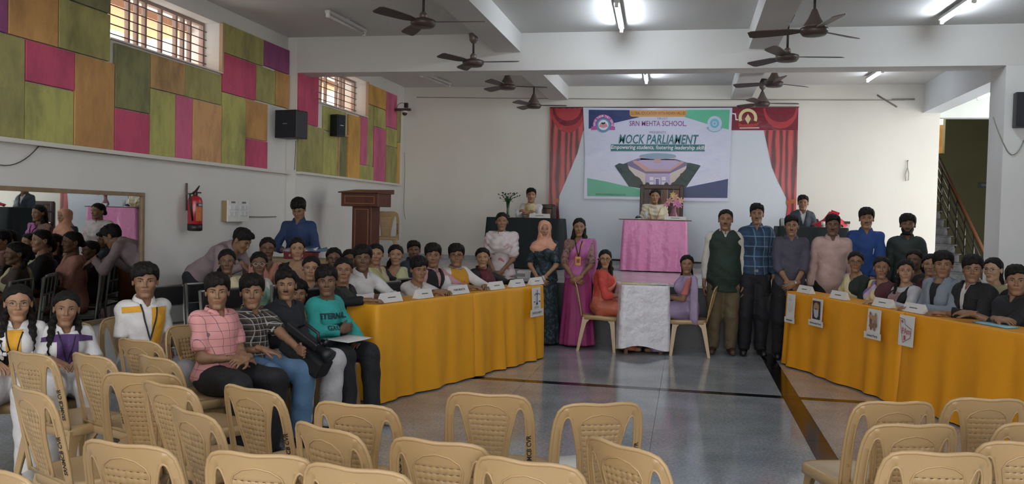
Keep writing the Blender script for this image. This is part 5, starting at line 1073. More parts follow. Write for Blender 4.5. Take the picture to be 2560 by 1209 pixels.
def solve(kind, Zt, fem, sh, lean, build, hs, armp, knee, feet, T=None, S=None, belly=0.0, tz=TH, arml=1.0, hipx=0.0):
    g = Fig(); g.kind, g.fem = kind, fem; hh = .225 * hs; nk = .022; g.hh = hh; cl, sl = math.cos(lean), math.sin(lean)
    hz = .515 * Zt if kind == 'stand' else sh + .075
    if T is None: T = (Zt - .012 - .027 * hs - hh - nk - hz) / max(.3, cl)
    if S is None: S = Zt / 1.7 if kind == 'stand' else min(1.08, max(.74, T / .50))
    g.T, g.S, g.hz = T, S, hz; g.W = build * (.75 * S + .10); g.belly = belly; W = g.W
    g.up = np.array((0, -sl, cl)); g.bk = np.array((0, cl, sl)); g.hip = np.array((0., 0., hz)); g.nb = g.hip + g.up * T
    fwd = np.array((0, -.018 - .03 * sl, 0)); g.head = g.nb + fwd + np.array((0, -.5 * sl * nk, nk + hh / 2)) if lean < .9 else g.nb + g.up * (nk + hh * .45)
    g.sho = {s: g.hip + g.up * (.895 * T) + np.array((s * .158 * W * (.93 if fem else 1), 0, 0)) + g.bk * .01 for s in (1, -1)}
    l1, l2 = .275 * S * arml + .02, .235 * S * arml + .02; g.el, g.wr, g.hf, g.hn = {}, {}, {}, {}
    for s in (1, -1):
        a = armp[0 if s < 0 else 1]; pole = (s * .6, .5, -.6)
        if a == 'clasp': w = (s * .035, -.185 - belly - (.02 if s > 0 else 0), hz + .02 + (.01 if s > 0 else 0)); f = (-s * .85, -.1, -.45); n = (0, 1, 0); pole = (s * .9, .3, -.3)
        elif a == 'down': w = (g.sho[s][0] + s * .07, -.03, g.sho[s][2] - (l1 + l2) * .985); f = (0, -.15, -1); n = (-s, 0, 0)
        elif a == 'lap': w = (s * .075, -.26 * S - .03, hz + .14); f = (-s * .6, -.7, -.25); n = (0, 0, -1); pole = (s * .5, .6, -.6)
        elif a == 'lapc': w = (s * .03, -.25 * S - (.03 if s > 0 else 0), hz + .13); f = (-s * .9, -.3, -.1); n = (0, .4, -.9); pole = (s * .45, .55, -.7)
        elif a == 'table': w = (s * .10, -.36, tz + .035); f = (-s * .55, -.85, 0); n = (0, 0, -1); pole = (s * .9, .2, -.5)
        elif a == 'table2': w = (s * .04, -.38, tz + .04 + (.02 if s > 0 else 0)); f = (-s * .9, -.4, 0); n = (0, .5, -.85); pole = (s * .9, .2, -.5)
        elif a == 'cross': w = (-s * .015, -.15 - .04 * W - (.04 if s > 0 else 0), hz + (.34 if s > 0 else .42) * T); f = (-s, .1, .12); n = (0, 1, 0); pole = (s * .9, -.2, -.8)
        elif a == 'front': w = (s * .07, -.30, hz + .22); f = (-s * .5, -.85, 0); n = (0, 0, -1); pole = (s * .8, .5, -.4)
        else: w, f, n = a[:3]; pole = a[3] if len(a) > 3 else pole
        g.el[s], g.wr[s] = ik(g.sho[s], w, l1, l2, pole); g.hf[s], g.hn[s] = np.array(f, float), np.array(n, float)
    g.hj, g.kn, g.an, g.toe = {}, {}, {}, {}
    for i, s in enumerate((-1, 1)):
        g.hj[s] = np.array((s * .085 * W, 0, hz - .01))
        if kind == 'stand': g.kn[s] = np.array((s * .10 * W, -.02, .27 * Zt)); g.an[s] = np.array((s * .105 * W, .03, .075)); 
        else:
            kx = knee[i] if isinstance(knee, (tuple, list)) else s * knee; fx = feet[i] if isinstance(feet, (tuple, list)) else feet
            g.kn[s] = np.array((kx, -KFV[0] * max(S, .85), max(sh + .07, .44))); g.an[s] = np.array((kx * .95, -(KFV[0] - .04) * max(S, .85) - fx, .075))
        g.toe[s] = g.an[s] + np.array((s * .02, -.15 * (.5 + .5 * S), -.04))
    ts, rx, ry = PROF[fem]; g.ts = np.array(ts) * T; g.rx = np.array(rx) * W; g.ry = np.array(ry) * (.5 + .5 * W)
    return g
def torso(g, X, Y, Z, off, flare=0.0):
    ry_ = Y - g.hip[1]; rz_ = Z - g.hip[2]; t = ry_ * g.up[1] + rz_ * g.up[2]; q = ry_ * g.bk[1] + rz_ * g.bk[2]
    a = np.interp(t, g.ts, g.rx).astype(f32) + off; b = np.interp(t, g.ts, g.ry).astype(f32) + off
    if flare: k = flare * np.clip(.35 - t / g.T, 0, 2); a = a + k; b = b + k
    if g.belly: e = g.belly * np.exp(-((t / g.T - .28) / .25) ** 2); b = b + e * .5; q = q + e * .5
    m = np.minimum(a, b); d = (np.sqrt((X / a) ** 2 + (q / b) ** 2) - 1) * m
    d = np.maximum(d, np.maximum(t - g.ts[-1] - off, g.ts[0] - .1 - t if flare else g.ts[0] - t - off))
    if g.fem:
        Xa = np.abs(X); W = g.W; e = ell(Xa, q, t, (.062 * W, -.078, .68 * g.T), (.058 * W + off, .05 + off, .058 + off)); d = smin(d, e, .035)
    return d, t, q
def arm(g, X, Y, Z, s, off, end=2.0, puff=1.0):
    W = (.6 + .4 * g.W) * (.9 if g.fem else 1); S_, E, R_ = g.sho[s], g.el[s], g.wr[s]
    r0, r1, r2, r3 = .050 * W * puff + off, .040 * W + off, .038 * W + off, .027 * W + off
    if end <= 1.0:
        d = cap(X, Y, Z, S_, S_ + (E - S_) * min(1.0, end + .15), r0, r1 + .006); p = S_ + (E - S_) * end; n = (E - S_) / np.linalg.norm(E - S_)
    else:
        d = smin(cap(X, Y, Z, S_, E, r0, r1), cap(X, Y, Z, E, R_, r2, r3), .012); p = E + (R_ - E) * (end - 1); n = (R_ - E) / np.linalg.norm(R_ - E)
        if end >= 2: return d
    cut = (X - p[0]) * n[0] + (Y - p[1]) * n[1] + (Z - p[2]) * n[2]
    if end > 1.0: cut = np.where(cap(X, Y, Z, S_, E, r0, r1) < cap(X, Y, Z, E, R_, r2, r3), -1.0, cut)
    return np.maximum(d, cut)
def legs(g, X, Y, Z, off, foot=True):
    W = .55 + .45 * g.W; d = None
    for s in (-1, 1):
        q = smin(cap(X, Y, Z, g.hj[s], g.kn[s], .082 * W + off, .056 * W + off), cap(X, Y, Z, g.kn[s], g.an[s], .054 * W + off, .036 * W + off), .02)
        if foot: q = smin(q, cap(X, Y, Z, g.an[s] + np.array((0, .02, -.03)), g.toe[s], .034, .026), .02)
        d = q if d is None else smin(d, q, .02)
    return d
def bounds(g, arms=True, lower=True, pad=.09):
    P = [g.hip + np.array((.22 * g.W, .16, 0)), g.hip - np.array((.22 * g.W, .2, .1)), g.nb + np.array((.2, .12, .04)), g.nb - np.array((.2, .16, 0))]
    if arms: P += list(g.sho.values()) + list(g.el.values()) + list(g.wr.values())
    if lower: P += list(g.kn.values()) + list(g.an.values()) + list(g.toe.values())
    P = np.array(P); return P.min(0) - pad, P.max(0) + pad
def garment(g, typ, o, seed, h):
    """distance field of one garment"""
    off = o.get('off', .014); fa = o.get('fold', .006)
    if typ == 'top':
        sl = o.get('sleeve', 2); hem = o.get('hem', -.1) * g.T; vn = o.get('v', .90 if o.get('collar') is True else None); rn = o.get('neck', .062)
        def fn(X, Y, Z):
            d, t, q = torso(g, X, Y, Z, off, o.get('flare', .05))
            if sl:
                a = smin(arm(g, X, Y, Z, 1, off * .8, sl, o.get('puff', .98)), arm(g, X, Y, Z, -1, off * .8, sl, o.get('puff', .98)), .01); d = smin(d, a, .006 + .05 * np.clip((t / g.T - .68) / .22, 0, 1))
            else:
                for s in (1, -1): d = smax(d, -(cap(X, Y, Z, g.sho[s] + np.array((s * .02, 0, -.03)), g.sho[s] + np.array((s * .2, 0, -.02)), .075, .09)), .02)
            d = d + fold(X, Y, Z, fa, seed); d = np.maximum(d, hem + .012 * np.sin(9 * X + seed) - t)
            nbt = t - g.T; d = smax(d, -np.maximum(-(nbt - .30 * q + .004), np.sqrt(X ** 2 + q ** 2) - .092 * (.4 + .6 * g.W)), .008); hole = np.sqrt(X ** 2 + (q + .008) ** 2) - rn * (.5 + .5 * g.W) - .25 * np.maximum(0, nbt); d = smax(d, -np.maximum(hole, -(nbt + .055)), .008)
            if vn is not None:
                w = np.abs(X) - o.get('vk', .38) * (t - vn * g.T); d = smax(d, -np.maximum(w, q + .01), .006)
                if o.get('lapel'): d = d - .007 * ((w < .045) & (q < 0)) 
            return d
        lo, hi = bounds(g, bool(sl), False); lo = lo.copy(); lo[2] = min(lo[2], g.hip[2] + hem - .05); return fn, lo, hi
    if typ == 'trousers':
        zc = o.get('cut', .055)
        def fn(X, Y, Z):
            d, t, q = torso(g, X, Y, Z, off); d = np.maximum(d, t - .26 * g.T); l = legs(g, X, Y, Z, off + o.get('loose', .008), False); d = smin(d, l, .03) + fold(X, Y, Z, fa, seed); return np.maximum(d, zc - Z)
        lo, hi = bounds(g, False, True); hi = hi.copy(); hi[2] = g.hip[2] + .3; return fn, lo, hi
    if typ == 'skirt':
        n = o.get('pleats', 9); z1 = g.hz + .26 * g.T
        if g.kind == 'stand':
            def fn(X, Y, Z):
                v = np.clip((z1 - Z) / (z1 - .03), 0, 1); th = np.arctan2(Y, X); a = (.150 + .075 * v) * (.4 + .6 * g.W) + off; b = (.118 + .085 * v) * (.4 + .6 * g.W) + off
                k = 1 + .055 * v * np.sin(n * th + seed + 1.5 * np.sin(2 * th)) + .03 * v * np.sin(2.3 * n * th) * (Y < 0)
                d = (np.sqrt((X / (a * k)) ** 2 + ((Y + .0) / (b * k)) ** 2) - 1) * np.minimum(a, b); return np.maximum(d, np.maximum(Z - z1, .022 - Z))
            return fn, (-.36, -.36, .0), (.36, .36, z1 + .05)
        def fn(X, Y, Z):
            d, t, q = torso(g, X, Y, Z, off); d = np.maximum(d, t - .26 * g.T)
            for s in (-1, 1):
                l = smin(cap(X, Y, Z, g.hj[s], g.kn[s], .10, .082), cap(X, Y, Z, g.kn[s], g.an[s] + np.array((0, 0, -.02)), .078, .105), .04); d = smin(d, l, .09)
            d = smin(d, cap(X, Y, Z, (g.kn[1] + g.kn[-1]) / 2, (g.an[1] + g.an[-1]) / 2, .08, .10), .09); return np.maximum(d + fold(X, Y, Z, .008, seed), .03 - Z)
        lo, hi = bounds(g, False, True, .14); hi = hi.copy(); hi[2] = g.hip[2] + .3; lo = lo.copy(); lo[2] = 0; return fn, lo, hi
    if typ == 'pallu':
        sd = o.get('side', 1)
        def fn(X, Y, Z):
            d, t, q = torso(g, X, Y, Z, off, .03); T = g.T
            for s in (1, -1): d = smin(d, cap(X, Y, Z, g.sho[s], g.sho[s] + (g.el[s] - g.sho[s]) * .35, .052 + off * .6, .04 + off * .5) + (0 if s == sd else .05), .03)
            d = d + .006 * np.sin(70 * (X * sd * .75 - t * .45) + seed) + fold(X, Y, Z, .003, seed); k = np.clip((t / T - .12) / .85, 0, 1)
            xc = -.13 + .235 * k; hw = .15 - .075 * k; fr = np.maximum(np.abs(X * sd - xc * g.W) - hw * g.W * o.get('wide', 1), q - .03); br = np.maximum(np.maximum(np.abs(X * sd - .10 * g.W) - .085 * g.W, -q - .02), .0 * T - t)
            r = np.minimum(fr, br); r = np.maximum(r, t - 1.0 * T); r = np.maximum(r, .02 * T - t); d = smax(d, r, .008)
            if o.get('fall'):
                p = g.sho[sd] + np.array((sd * .03, .05, 0)); f = cap(X, Y, Z, p, p + np.array((sd * .03, .04, -.42)), .05, .07); f = np.maximum(f, np.abs(Y - p[1] - .01) - .03 - .1 * (p[2] - Z) * .3) + .008 * np.sin(60 * X); d = smin(d, f, .03)
            nbt = t - T; hole = np.sqrt(X ** 2 + (q + .008) ** 2) - .066 * (.5 + .5 * g.W); return smax(d, -np.maximum(hole, -(nbt + .06)), .008)
        lo, hi = bounds(g, True, False); return fn, lo, hi
    if typ == 'dupatta':
        def fn(X, Y, Z):
            d, t, q = torso(g, X, Y, Z, off, .03); T = g.T
            for s in (1, -1): d = smin(d, cap(X, Y, Z, g.sho[s], g.sho[s] + (g.el[s] - g.sho[s]) * o.get('armcover', .5), .055 + off * .7, .045 + off * .7), .03)
            u = t / T; d = d + .0055 * np.sin(46 * (u - 5.0 * X * X) + 2 * np.sin(9 * X + seed)) * (q < .03) + fold(X, Y, Z, .004, seed); low = o.get('low', .42)
            r = (low + 1.3 * np.abs(X) * 0 + .12 * np.cos(X * 9)) - u - .0; r = np.maximum(r, u - 1.03); d = smax(d, r * .3, .01)
            hole = np.sqrt(X ** 2 + (q + .012) ** 2) - .070 * (.5 + .5 * g.W); return smax(d, -np.maximum(hole, -(t - T + .08)), .01)
        lo, hi = bounds(g, True, False); return fn, lo, hi
def collar_piece(g, o):
    k = .5 + .5 * g.W; st = o.get('collar') == 'stand'
    def fn(X, Y, Z):
        ry_ = Y - g.hip[1]; rz_ = Z - g.hip[2]; t = ry_ * g.up[1] + rz_ * g.up[2] - g.T; q = ry_ * g.bk[1] + rz_ * g.bk[2]; r = np.sqrt(X ** 2 + (q + .004) ** 2)
        tt = t - .30 * q - .006; hh_ = .017 if st else .026
        band = np.maximum(np.abs(r - (.058 + (0 if st else .48) * np.maximum(0, .024 - tt)) * k - .004) - .0072, np.abs(tt) - hh_)
        gap = np.maximum(np.abs(X) - .003 - (.1 if st else .50) * np.maximum(0, tt + hh_), q + .02); return smax(band, -gap, .003)
    c = g.nb; return surf(fn, c + np.array((-.12, -.13, -.09)), c + np.array((.12, .12, .07)), .0062)
def check_mat(name, base, line, sc, w, line2=None, w2=.2, rough=.75):
    if name in MATS: return MATS[name]
    m = mat(name, base, rough); nt = m.node_tree; b = nt.nodes['Principled BSDF']; tc = nt.nodes.new('ShaderNodeTexCoord'); sp = nt.nodes.new('ShaderNodeSeparateXYZ'); nt.links.new(tc.outputs['Object'], sp.inputs[0])
    ad = nt.nodes.new('ShaderNodeMath'); ad.operation = 'ADD'; nt.links.new(sp.outputs[0], ad.inputs[0]); ym = nt.nodes.new('ShaderNodeMath'); ym.operation = 'MULTIPLY'; ym.inputs[1].default_value = .75; nt.links.new(sp.outputs[1], ym.inputs[0]); nt.links.new(ym.outputs[0], ad.inputs[1])
    prev = None
    def stripe(src, width, ph):
        mu = nt.nodes.new('ShaderNodeMath'); mu.operation = 'MULTIPLY_ADD'; mu.inputs[1].default_value = sc; mu.inputs[2].default_value = ph; nt.links.new(src, mu.inputs[0])
        fr = nt.nodes.new('ShaderNodeMath'); fr.operation = 'FRACT'; nt.links.new(mu.outputs[0], fr.inputs[0]); lt = nt.nodes.new('ShaderNodeMath'); lt.operation = 'LESS_THAN'; lt.inputs[1].default_value = width; nt.links.new(fr.outputs[0], lt.inputs[0]); return lt.outputs[0]
    col = None
    def layer(c, width, ph, fac):
        nonlocal col
        for src in (ad.outputs[0], sp.outputs[2]):
            s = stripe(src, width, ph); mx = nt.nodes.new('ShaderNodeMix'); mx.data_type = 'RGBA'; mm = nt.nodes.new('ShaderNodeMath'); mm.operation = 'MULTIPLY'; mm.inputs[1].default_value = fac; nt.links.new(s, mm.inputs[0]); nt.links.new(mm.outputs[0], mx.inputs['Factor'])
            if col is None: mx.inputs['A'].default_value = lin(base)
            else: nt.links.new(col, mx.inputs['A'])
            mx.inputs['B'].default_value = lin(c); col = mx.outputs['Result']
    if line2: layer(line2, w2, .4, .6)
    layer(line, w, 0, .85); nt.links.new(col, b.inputs['Base Color']); return m
def speck_mat(name, base, spot, sc, th, rough=.75):
    if name in MATS: return MATS[name]
    m = mat(name, base, rough); nt = m.node_tree; b = nt.nodes['Principled BSDF']; tc = nt.nodes.new('ShaderNodeTexCoord'); v = nt.nodes.new('ShaderNodeTexVoronoi'); v.inputs['Scale'].default_value = sc; nt.links.new(tc.outputs['Object'], v.inputs['Vector'])
    r = nt.nodes.new('ShaderNodeValToRGB'); r.color_ramp.elements[0].color = lin(spot); r.color_ramp.elements[1].color = lin(base); r.color_ramp.elements[0].position = th; r.color_ramp.elements[1].position = th + .06; nt.links.new(v.outputs['Distance'], r.inputs[0]); nt.links.new(r.outputs[0], b.inputs['Base Color']); return m
def blotch_mat(name, base, spot, sc, th, rough=.75):
    if name in MATS: return MATS[name]
    m = mat(name, base, rough); nt = m.node_tree; b = nt.nodes['Principled BSDF']; tc = nt.nodes.new('ShaderNodeTexCoord'); v = nt.nodes.new('ShaderNodeTexNoise'); v.inputs['Scale'].default_value = sc; v.inputs['Detail'].default_value = 3; v.inputs['Distortion'].default_value = .8; nt.links.new(tc.outputs['Object'], v.inputs['Vector'])
    r = nt.nodes.new('ShaderNodeValToRGB'); r.color_ramp.elements[0].color = lin(base); r.color_ramp.elements[1].color = lin(spot); r.color_ramp.elements[0].position = th; r.color_ramp.elements[1].position = th + .07; nt.links.new(v.outputs['Fac'], r.inputs[0]); nt.links.new(r.outputs[0], b.inputs['Base Color']); return m
def band_mat(name, cols, sc, ang, rough=.7):
    """cloth woven in broad bands across the drape"""
    if name in MATS: return MATS[name]
    m = mat(name, cols[0], rough); nt = m.node_tree; b = nt.nodes['Principled BSDF']; tc = nt.nodes.new('ShaderNodeTexCoord'); mp = nt.nodes.new('ShaderNodeMapping'); mp.inputs['Rotation'].default_value = (0, ang, 0); mp.inputs['Scale'].default_value = (sc, sc, sc); nt.links.new(tc.outputs['Object'], mp.inputs[0])
    sp = nt.nodes.new('ShaderNodeSeparateXYZ'); nt.links.new(mp.outputs[0], sp.inputs[0]); fr = nt.nodes.new('ShaderNodeMath'); fr.operation = 'FRACT'; nt.links.new(sp.outputs[0], fr.inputs[0])
    r = nt.nodes.new('ShaderNodeValToRGB'); r.color_ramp.interpolation = 'CONSTANT'; e = r.color_ramp.elements; n = len(cols); e[0].color = lin(cols[0]); e[0].position = 0; e[1].color = lin(cols[1]); e[1].position = 1 / n
    for i in range(2, n): q = e.new(i / n); q.color = lin(cols[i])
    nt.links.new(fr.outputs[0], r.inputs[0]); nt.links.new(r.outputs[0], b.inputs['Base Color']); return m
def C(col, rough=.78): return mat('cloth_' + col.strip('#'), col, rough, var=.12, vs=9, bump=.45, bs=26)
NP = [0]
def person(label, top, rz, outfit, kind='sit', fem=False, skin='#6b4433', hair='short', sh=.42, zg=0.0, lean=0.0, build=1.0, hs=.95, arms=('lap', 'lap'), knee=.12, feet=.0, yaw=None, pitch=0.0, roll=0.0, hand='relaxed', glasses=None, beard=None, hm=None, h=.0165, T=None, S=None, belly=0.0, arml=1.0, group=None, tz=TH, hsc=(1, 1, 1), smile=False):
    NP[0] += 1; seed = NP[0]; top = Vector(top); hs = hs * .93; rh = random.Random(seed * 7 + 3); hsc = (hsc[0] * (.95 + .09 * rh.random()), hsc[1] * (.97 + .06 * rh.random()), hsc[2] * (.97 + .05 * rh.random())); g = solve(kind, top.z - zg, fem, sh, lean, build, hs, arms, knee, feet, T, S, belly, tz - zg, arml)
    cr, sr = math.cos(rz), math.sin(rz); hx, hy = g.head[0], g.head[1] + .012
    root = thing('person', label, 'person', (top.x - (hx * cr - hy * sr), top.y - (hx * sr + hy * cr), zg), rz, group); g.root = root
    if T is not None: root.location.z = zg
    V, Q = surf(lambda X, Y, Z: smin(smin(smin(torso(g, X, Y, Z, -.006)[0], arm(g, X, Y, Z, 1, 0), .02), arm(g, X, Y, Z, -1, 0), .02), legs(g, X, Y, Z, 0), .03), *bounds(g, True, True, .07), .0215)
    VS, QS, LS = [V], [Q], [np.zeros(len(V), f32)]; nV = len(V)
    hw = Vector((root.location.x + hx * cr - hy * sr, root.location.y + hx * sr + hy * cr)); 
    if yaw is None: yaw = math.atan2(-hw.x, hw.y)
    elif isinstance(yaw, tuple): yaw = math.atan2(-hw.x, hw.y) + yaw[0]
    s0 = hs * 1.0
    HM = Matrix.Translation(Vector(g.head)) @ Matrix.Rotation(yaw - rz, 4, 'Z') @ Matrix.Rotation(pitch, 4, 'X') @ Matrix.Rotation(roll, 4, 'Y') @ Matrix.Diagonal((s0 * hsc[0], s0 * hsc[1], s0 * hsc[2], 1))
    hv, hq, hl = head_template(fem); M = np.array(HM); VS.append(hv @ M[:3, :3].T + M[:3, 3]); QS.append(hq + nV); LS.append(hl); nV += len(hv)
    tv, tq = hand_template(hand)
    for s in (1, -1):
        f = g.hf[s] / np.linalg.norm(g.hf[s]); z = -(g.hn[s] - f * (g.hn[s] @ f)); z /= np.linalg.norm(z); y = np.cross(z, f); want = np.array((-s * .5, -.6, .6)); fl = 1.0 if y @ want > 0 else -1.0
        k = (.52 + .43 * g.S) * (.93 if fem else 1.0); R3 = np.stack([f, y * fl, z], 1) * k; VS.append(tv @ R3.T + g.wr[s] + f * .005); QS.append((tq if fl > 0 else tq[:, ::-1]) + nV); LS.append(np.zeros(len(tv), f32)); nV += len(tv)
    link('body', np_mesh('body', np.concatenate(VS), np.concatenate(QS), np.concatenate(LS)), skin_mat(skin), root)
    def onhead(name, me, m=None):
        o = bpy.data.objects.new(name, me); COL.objects.link(o); o.parent = root; o.matrix_local = HM
        if m is not None:
            if not me.materials: me.materials.append(None)
            o.material_slots[0].link = 'OBJECT'; o.material_slots[0].material = m
        return o
    if hair == 'hijab': onhead('headscarf', scarf_mesh(), hm)
    else: onhead('hair', hair_mesh(hair), hm or M_HAIR)
    for s in (1, -1): onhead('eye', eye_mesh(fem, s)); onhead('eyebrow', brow_mesh(fem, s))
    if glasses: onhead('spectacles', glasses_mesh(fem), glasses)
    if beard: onhead('beard' if beard == 'beard' else 'moustache', beard_mesh(beard), M_HAIR)
    g.head_m = HM; g.cl = {}
    for (nm, typ, m, o) in outfit:
        if typ == 'shoes':
            for s in (1, -1):
                a, b = g.an[s], g.toe[s]; V, Q = surf(lambda X, Y, Z: np.maximum(smin(cap(X, Y, Z, a + np.array((0, .03, -.025)), b + np.array((0, -.02, 0)), .042, .036), cap(X, Y, Z, a + np.array((0, .01, -.02)), a + np.array((0, .01, .03)), .04, .042), .02), .004 - Z), np.minimum(a, b) - .08, np.maximum(a, b) + .08, .012); link('shoe', np_mesh('shoe', V, Q), m, root)
            continue
        fn, lo, hi = garment(g, typ, o, seed, h); V, Q = surf(fn, lo, hi, o.get('h', h))
        if o.get('collar'): v2, q2 = collar_piece(g, o); Q = np.concatenate([Q, q2 + len(V)]); V = np.concatenate([V, v2])
        g.cl[nm] = link(nm, np_mesh(nm, V, Q), m, root)
    return g
def top(nm, m, **k): return (nm, 'top', m, k)
def trou(m, **k): return ('trousers', 'trousers', m, k)
def skirt(m, nm='skirt', **k): return (nm, 'skirt', m, k)
def pallu(m, nm='saree_drape', **k): return (nm, 'pallu', m, k)
def dup(m, nm='scarf', **k): return (nm, 'dupatta', m, k)
def shoes(m): return ('shoe', 'shoes', m, {})
def on_cloth(g, nm, pts2, m, part, depth=.003, th=True):
    """lays flat pieces (x, z lists in the figure's frame) on the front of a garment"""
    ob = g.cl[nm]; me = ob.data; bv = BVHTree.FromPolygons([v.co[:] for v in me.vertices], [p.vertices[:] for p in me.polygons]); mb = MB()
    for poly in pts2:
        vs = []
        for (x, z) in poly:
            hit = bv.ray_cast(Vector((x, -1.0, z)), Vector((0, 1, 0))); vs.append((hit[0] + Vector((0, -depth, 0))) if hit[0] else Vector((x, -.15, z)))
        mb.add(vs, [tuple(range(len(vs)))])
    return mb.build(part, m, g.root)

def patch(g, nm, fn, nu, nv, m, part, depth=.006):
    nu, nv = nu * 2, nv * 2; depth = max(depth, .006); ob = g.cl[nm]; me = ob.data; bv = BVHTree.FromPolygons([v.co[:] for v in me.vertices], [p.vertices[:] for p in me.polygons]); vs = []
    for j in range(nv):
        for i in range(nu):
            x, z = fn(i / (nu - 1), j / (nv - 1)); hit = bv.ray_cast(Vector((x, -1.0, z)), Vector((0, 1, 0))); vs.append((hit[0] + Vector((0, -depth, 0))) if hit[0] else Vector((x, -.1, z)))
    return MB().add(vs, [(j * nu + i, j * nu + i + 1, (j + 1) * nu + i + 1, (j + 1) * nu + i) for j in range(nv - 1) for i in range(nu - 1)], 0, True).build(part, m, g.root)
def chest_text(g, nm, txt, zc, width, m, x0=0.0, bold=.002, arc=0.0):
    ob = g.cl[nm]; me0 = ob.data; bv = BVHTree.FromPolygons([v.co[:] for v in me0.vertices], [p.vertices[:] for p in me0.polygons])
    me = text_mesh(txt, .08, 'CENTER', bold); s = width / (2 * max(v.co.x for v in me.vertices))
    for v in me.vertices:
        x, z = v.co.x * s + x0, v.co.y * s + zc + arc * (1 - (2 * v.co.x * s / width) ** 2); hit = bv.ray_cast(Vector((x, -1.0, z)), Vector((0, 1, 0))); v.co = (hit[0] + Vector((0, -.004, 0))) if hit[0] else Vector((x, -.12, z))
    return link('lettering', me, m, g.root)
def ribbon(g, pts, m, part, r=.004, nm=None, depth=.006):
    if nm:
        ob = g.cl[nm]; me = ob.data; bv = BVHTree.FromPolygons([v.co[:] for v in me.vertices], [p.vertices[:] for p in me.polygons]); q = []
        for (a, b) in zip(pts[:-1], pts[1:]):
            for i in range(5):
                x, z = a[0] + (b[0] - a[0]) * i / 5, a[1] + (b[1] - a[1]) * i / 5; hit = bv.ray_cast(Vector((x, -1, z)), Vector((0, 1, 0))); q.append((hit[0] + Vector((0, -depth, 0))) if hit[0] else Vector((x, -.09, z)))
        pts = q
    return MB().tube(pts, r, 5).build(part, m, g.root)
def seat_of(g, kind, label):
    p = g.root.location; a = g.root.rotation_euler.z
    if kind == 'plastic': y = math.degrees(a) + 180; rr = math.radians(y); q = Vector((p.x, p.y)) - .015 * Vector((math.sin(a), -math.cos(a))); return chair(q.x + .31 * math.sin(rr), q.y - .31 * math.cos(rr), y, label, 'chairs in use', p.z)
    return steel(p.x, p.y, a + PI, label)
# ------------------------------------------------------------------ the people
BLK = C('#17171b'); WHT = C('#d2d0d0', .7); NVY = C('#20242f'); GRYT = C('#75747a'); KHA = C('#63563f'); JEAN = mat('denim', '#5d7e9f', .8, var=.3, vs=5, bump=.15, bs=80); DKT = C('#1b1c22'); CRM = C('#cfc2a0'); M_SHOE = mat('dark_shoe', '#1c1a1a', .4); M_SHOEW = mat('white_shoe', '#b9b6b2', .5); M_GLB = mat('black_glasses', '#121212', .3); M_GLW = mat('pale_glasses', '#c9c3bf', .3); M_GLR = mat('red_glasses', '#5a1f22', .3); M_GLT = mat('thin_gold_glasses', '#8d7b66', .3, .6)
M_YEL = C('#d39a2c'); M_PURP = C('#4b2f62'); M_LAN = mat('lanyard_cord', '#1d1c22', .6); M_IDC = mat('id_card', '#c98a3a', .5); M_GOLD = mat('gold', '#b98c3e', .35, .8)
S1, S2, S3, S4 = '#6c503d', '#8a6850', '#9f7b61', '#b8957b'
def L_pos(u, v, off, A=None, D_=None, N_=None):
    A, D_, N_ = A or LA, D_ or LD, N_ or LN; p0 = A + N_ * off; n = np.array((-D_.y, D_.x, 0)); d = _ray(u, v); t = (np.array((p0.x, p0.y, 0)) - CAMP) @ n / (d @ n); return Vector(CAMP + d * t)
def R_pos(u, v, off): return L_pos(u, v, off, RA, RD, RN)
HL, HR = math.atan2(-LN.x, LN.y), math.atan2(-RN.x, RN.y)          # headings across the tables
# --- left foreground students
g = person('schoolgirl with glasses and two thick braids at the left edge, yellow and white uniform', at_d(47, 699, 4.9), .55, [top('polo_shirt', WHT, sleeve=.75, collar=True, hem=-.1), trou(WHT, loose=.03), shoes(M_SHOEW)], fem=True, skin=S3, hair='tied+braids', hs=.93, glasses=M_GLT, h=.013, lean=-.03)
patch(g, 'polo_shirt', lambda u, v: ((u - .5) * .075, g.hz + g.T * (.25 + .68 * v)), 5, 12, M_YEL, 'front_panel'); ribbon(g, [(-.045, g.hz + g.T * .97), (-.02, g.hz + .6 * g.T), (.0, g.hz + .42 * g.T), (.02, g.hz + .6 * g.T), (.045, g.hz + g.T * .97)], M_LAN, 'lanyard', .0045, 'polo_shirt')
for s in (1, -1): MB().lathe([(.026, -.012), (.03, 0), (.026, .012)], 10, (s * .075, -.10, -.315)).build('braid_ribbon', WHT, g.root).matrix_local = g.head_m
seat_of(g, 'plastic', 'cream plastic chair under the schoolgirl with glasses')
g = person('schoolgirl with two long braids in a white and purple uniform by the mirror', at_d(166, 716, 5.0), .75, [top('polo_shirt', WHT, sleeve=.75, collar=True, hem=-.1), trou(WHT, loose=.03), shoes(M_SHOEW)], fem=True, skin=S2, hair='tied+braids', hs=.90, h=.013, roll=.06)
patch(g, 'polo_shirt', lambda u, v: ((u - .5) * .11, g.hz + g.T * (.25 + .68 * v)), 6, 12, M_PURP, 'front_panel')
for s in (1, -1): patch(g, 'polo_shirt', lambda u, v, s=s: (s * (.05 + .085 * u), g.hz + g.T * (.80 - .03 * u + (.13 - .05 * u) * v)), 5, 4, M_PURP, 'shoulder_panel', .004)
ribbon(g, [(-.045, g.hz + g.T * .97), (-.02, g.hz + .6 * g.T), (.0, g.hz + .35 * g.T), (.02, g.hz + .6 * g.T), (.045, g.hz + g.T * .97)], M_LAN, 'lanyard', .004, 'polo_shirt'); seat_of(g, 'plastic', 'cream plastic chair under the schoolgirl in purple and white')
g = person('tall boy in a white and yellow polo shirt with a lanyard beside the mirror', at_d(362, 648, 5.45), .95, [top('polo_shirt', WHT, sleeve=.72, collar=True, hem=-.14, flare=.1), trou(C('#9a9a9e'), loose=.016), shoes(M_SHOE)], skin=S2, hair='boy', hs=.98, h=.013, arms=('lapc', 'lapc'))
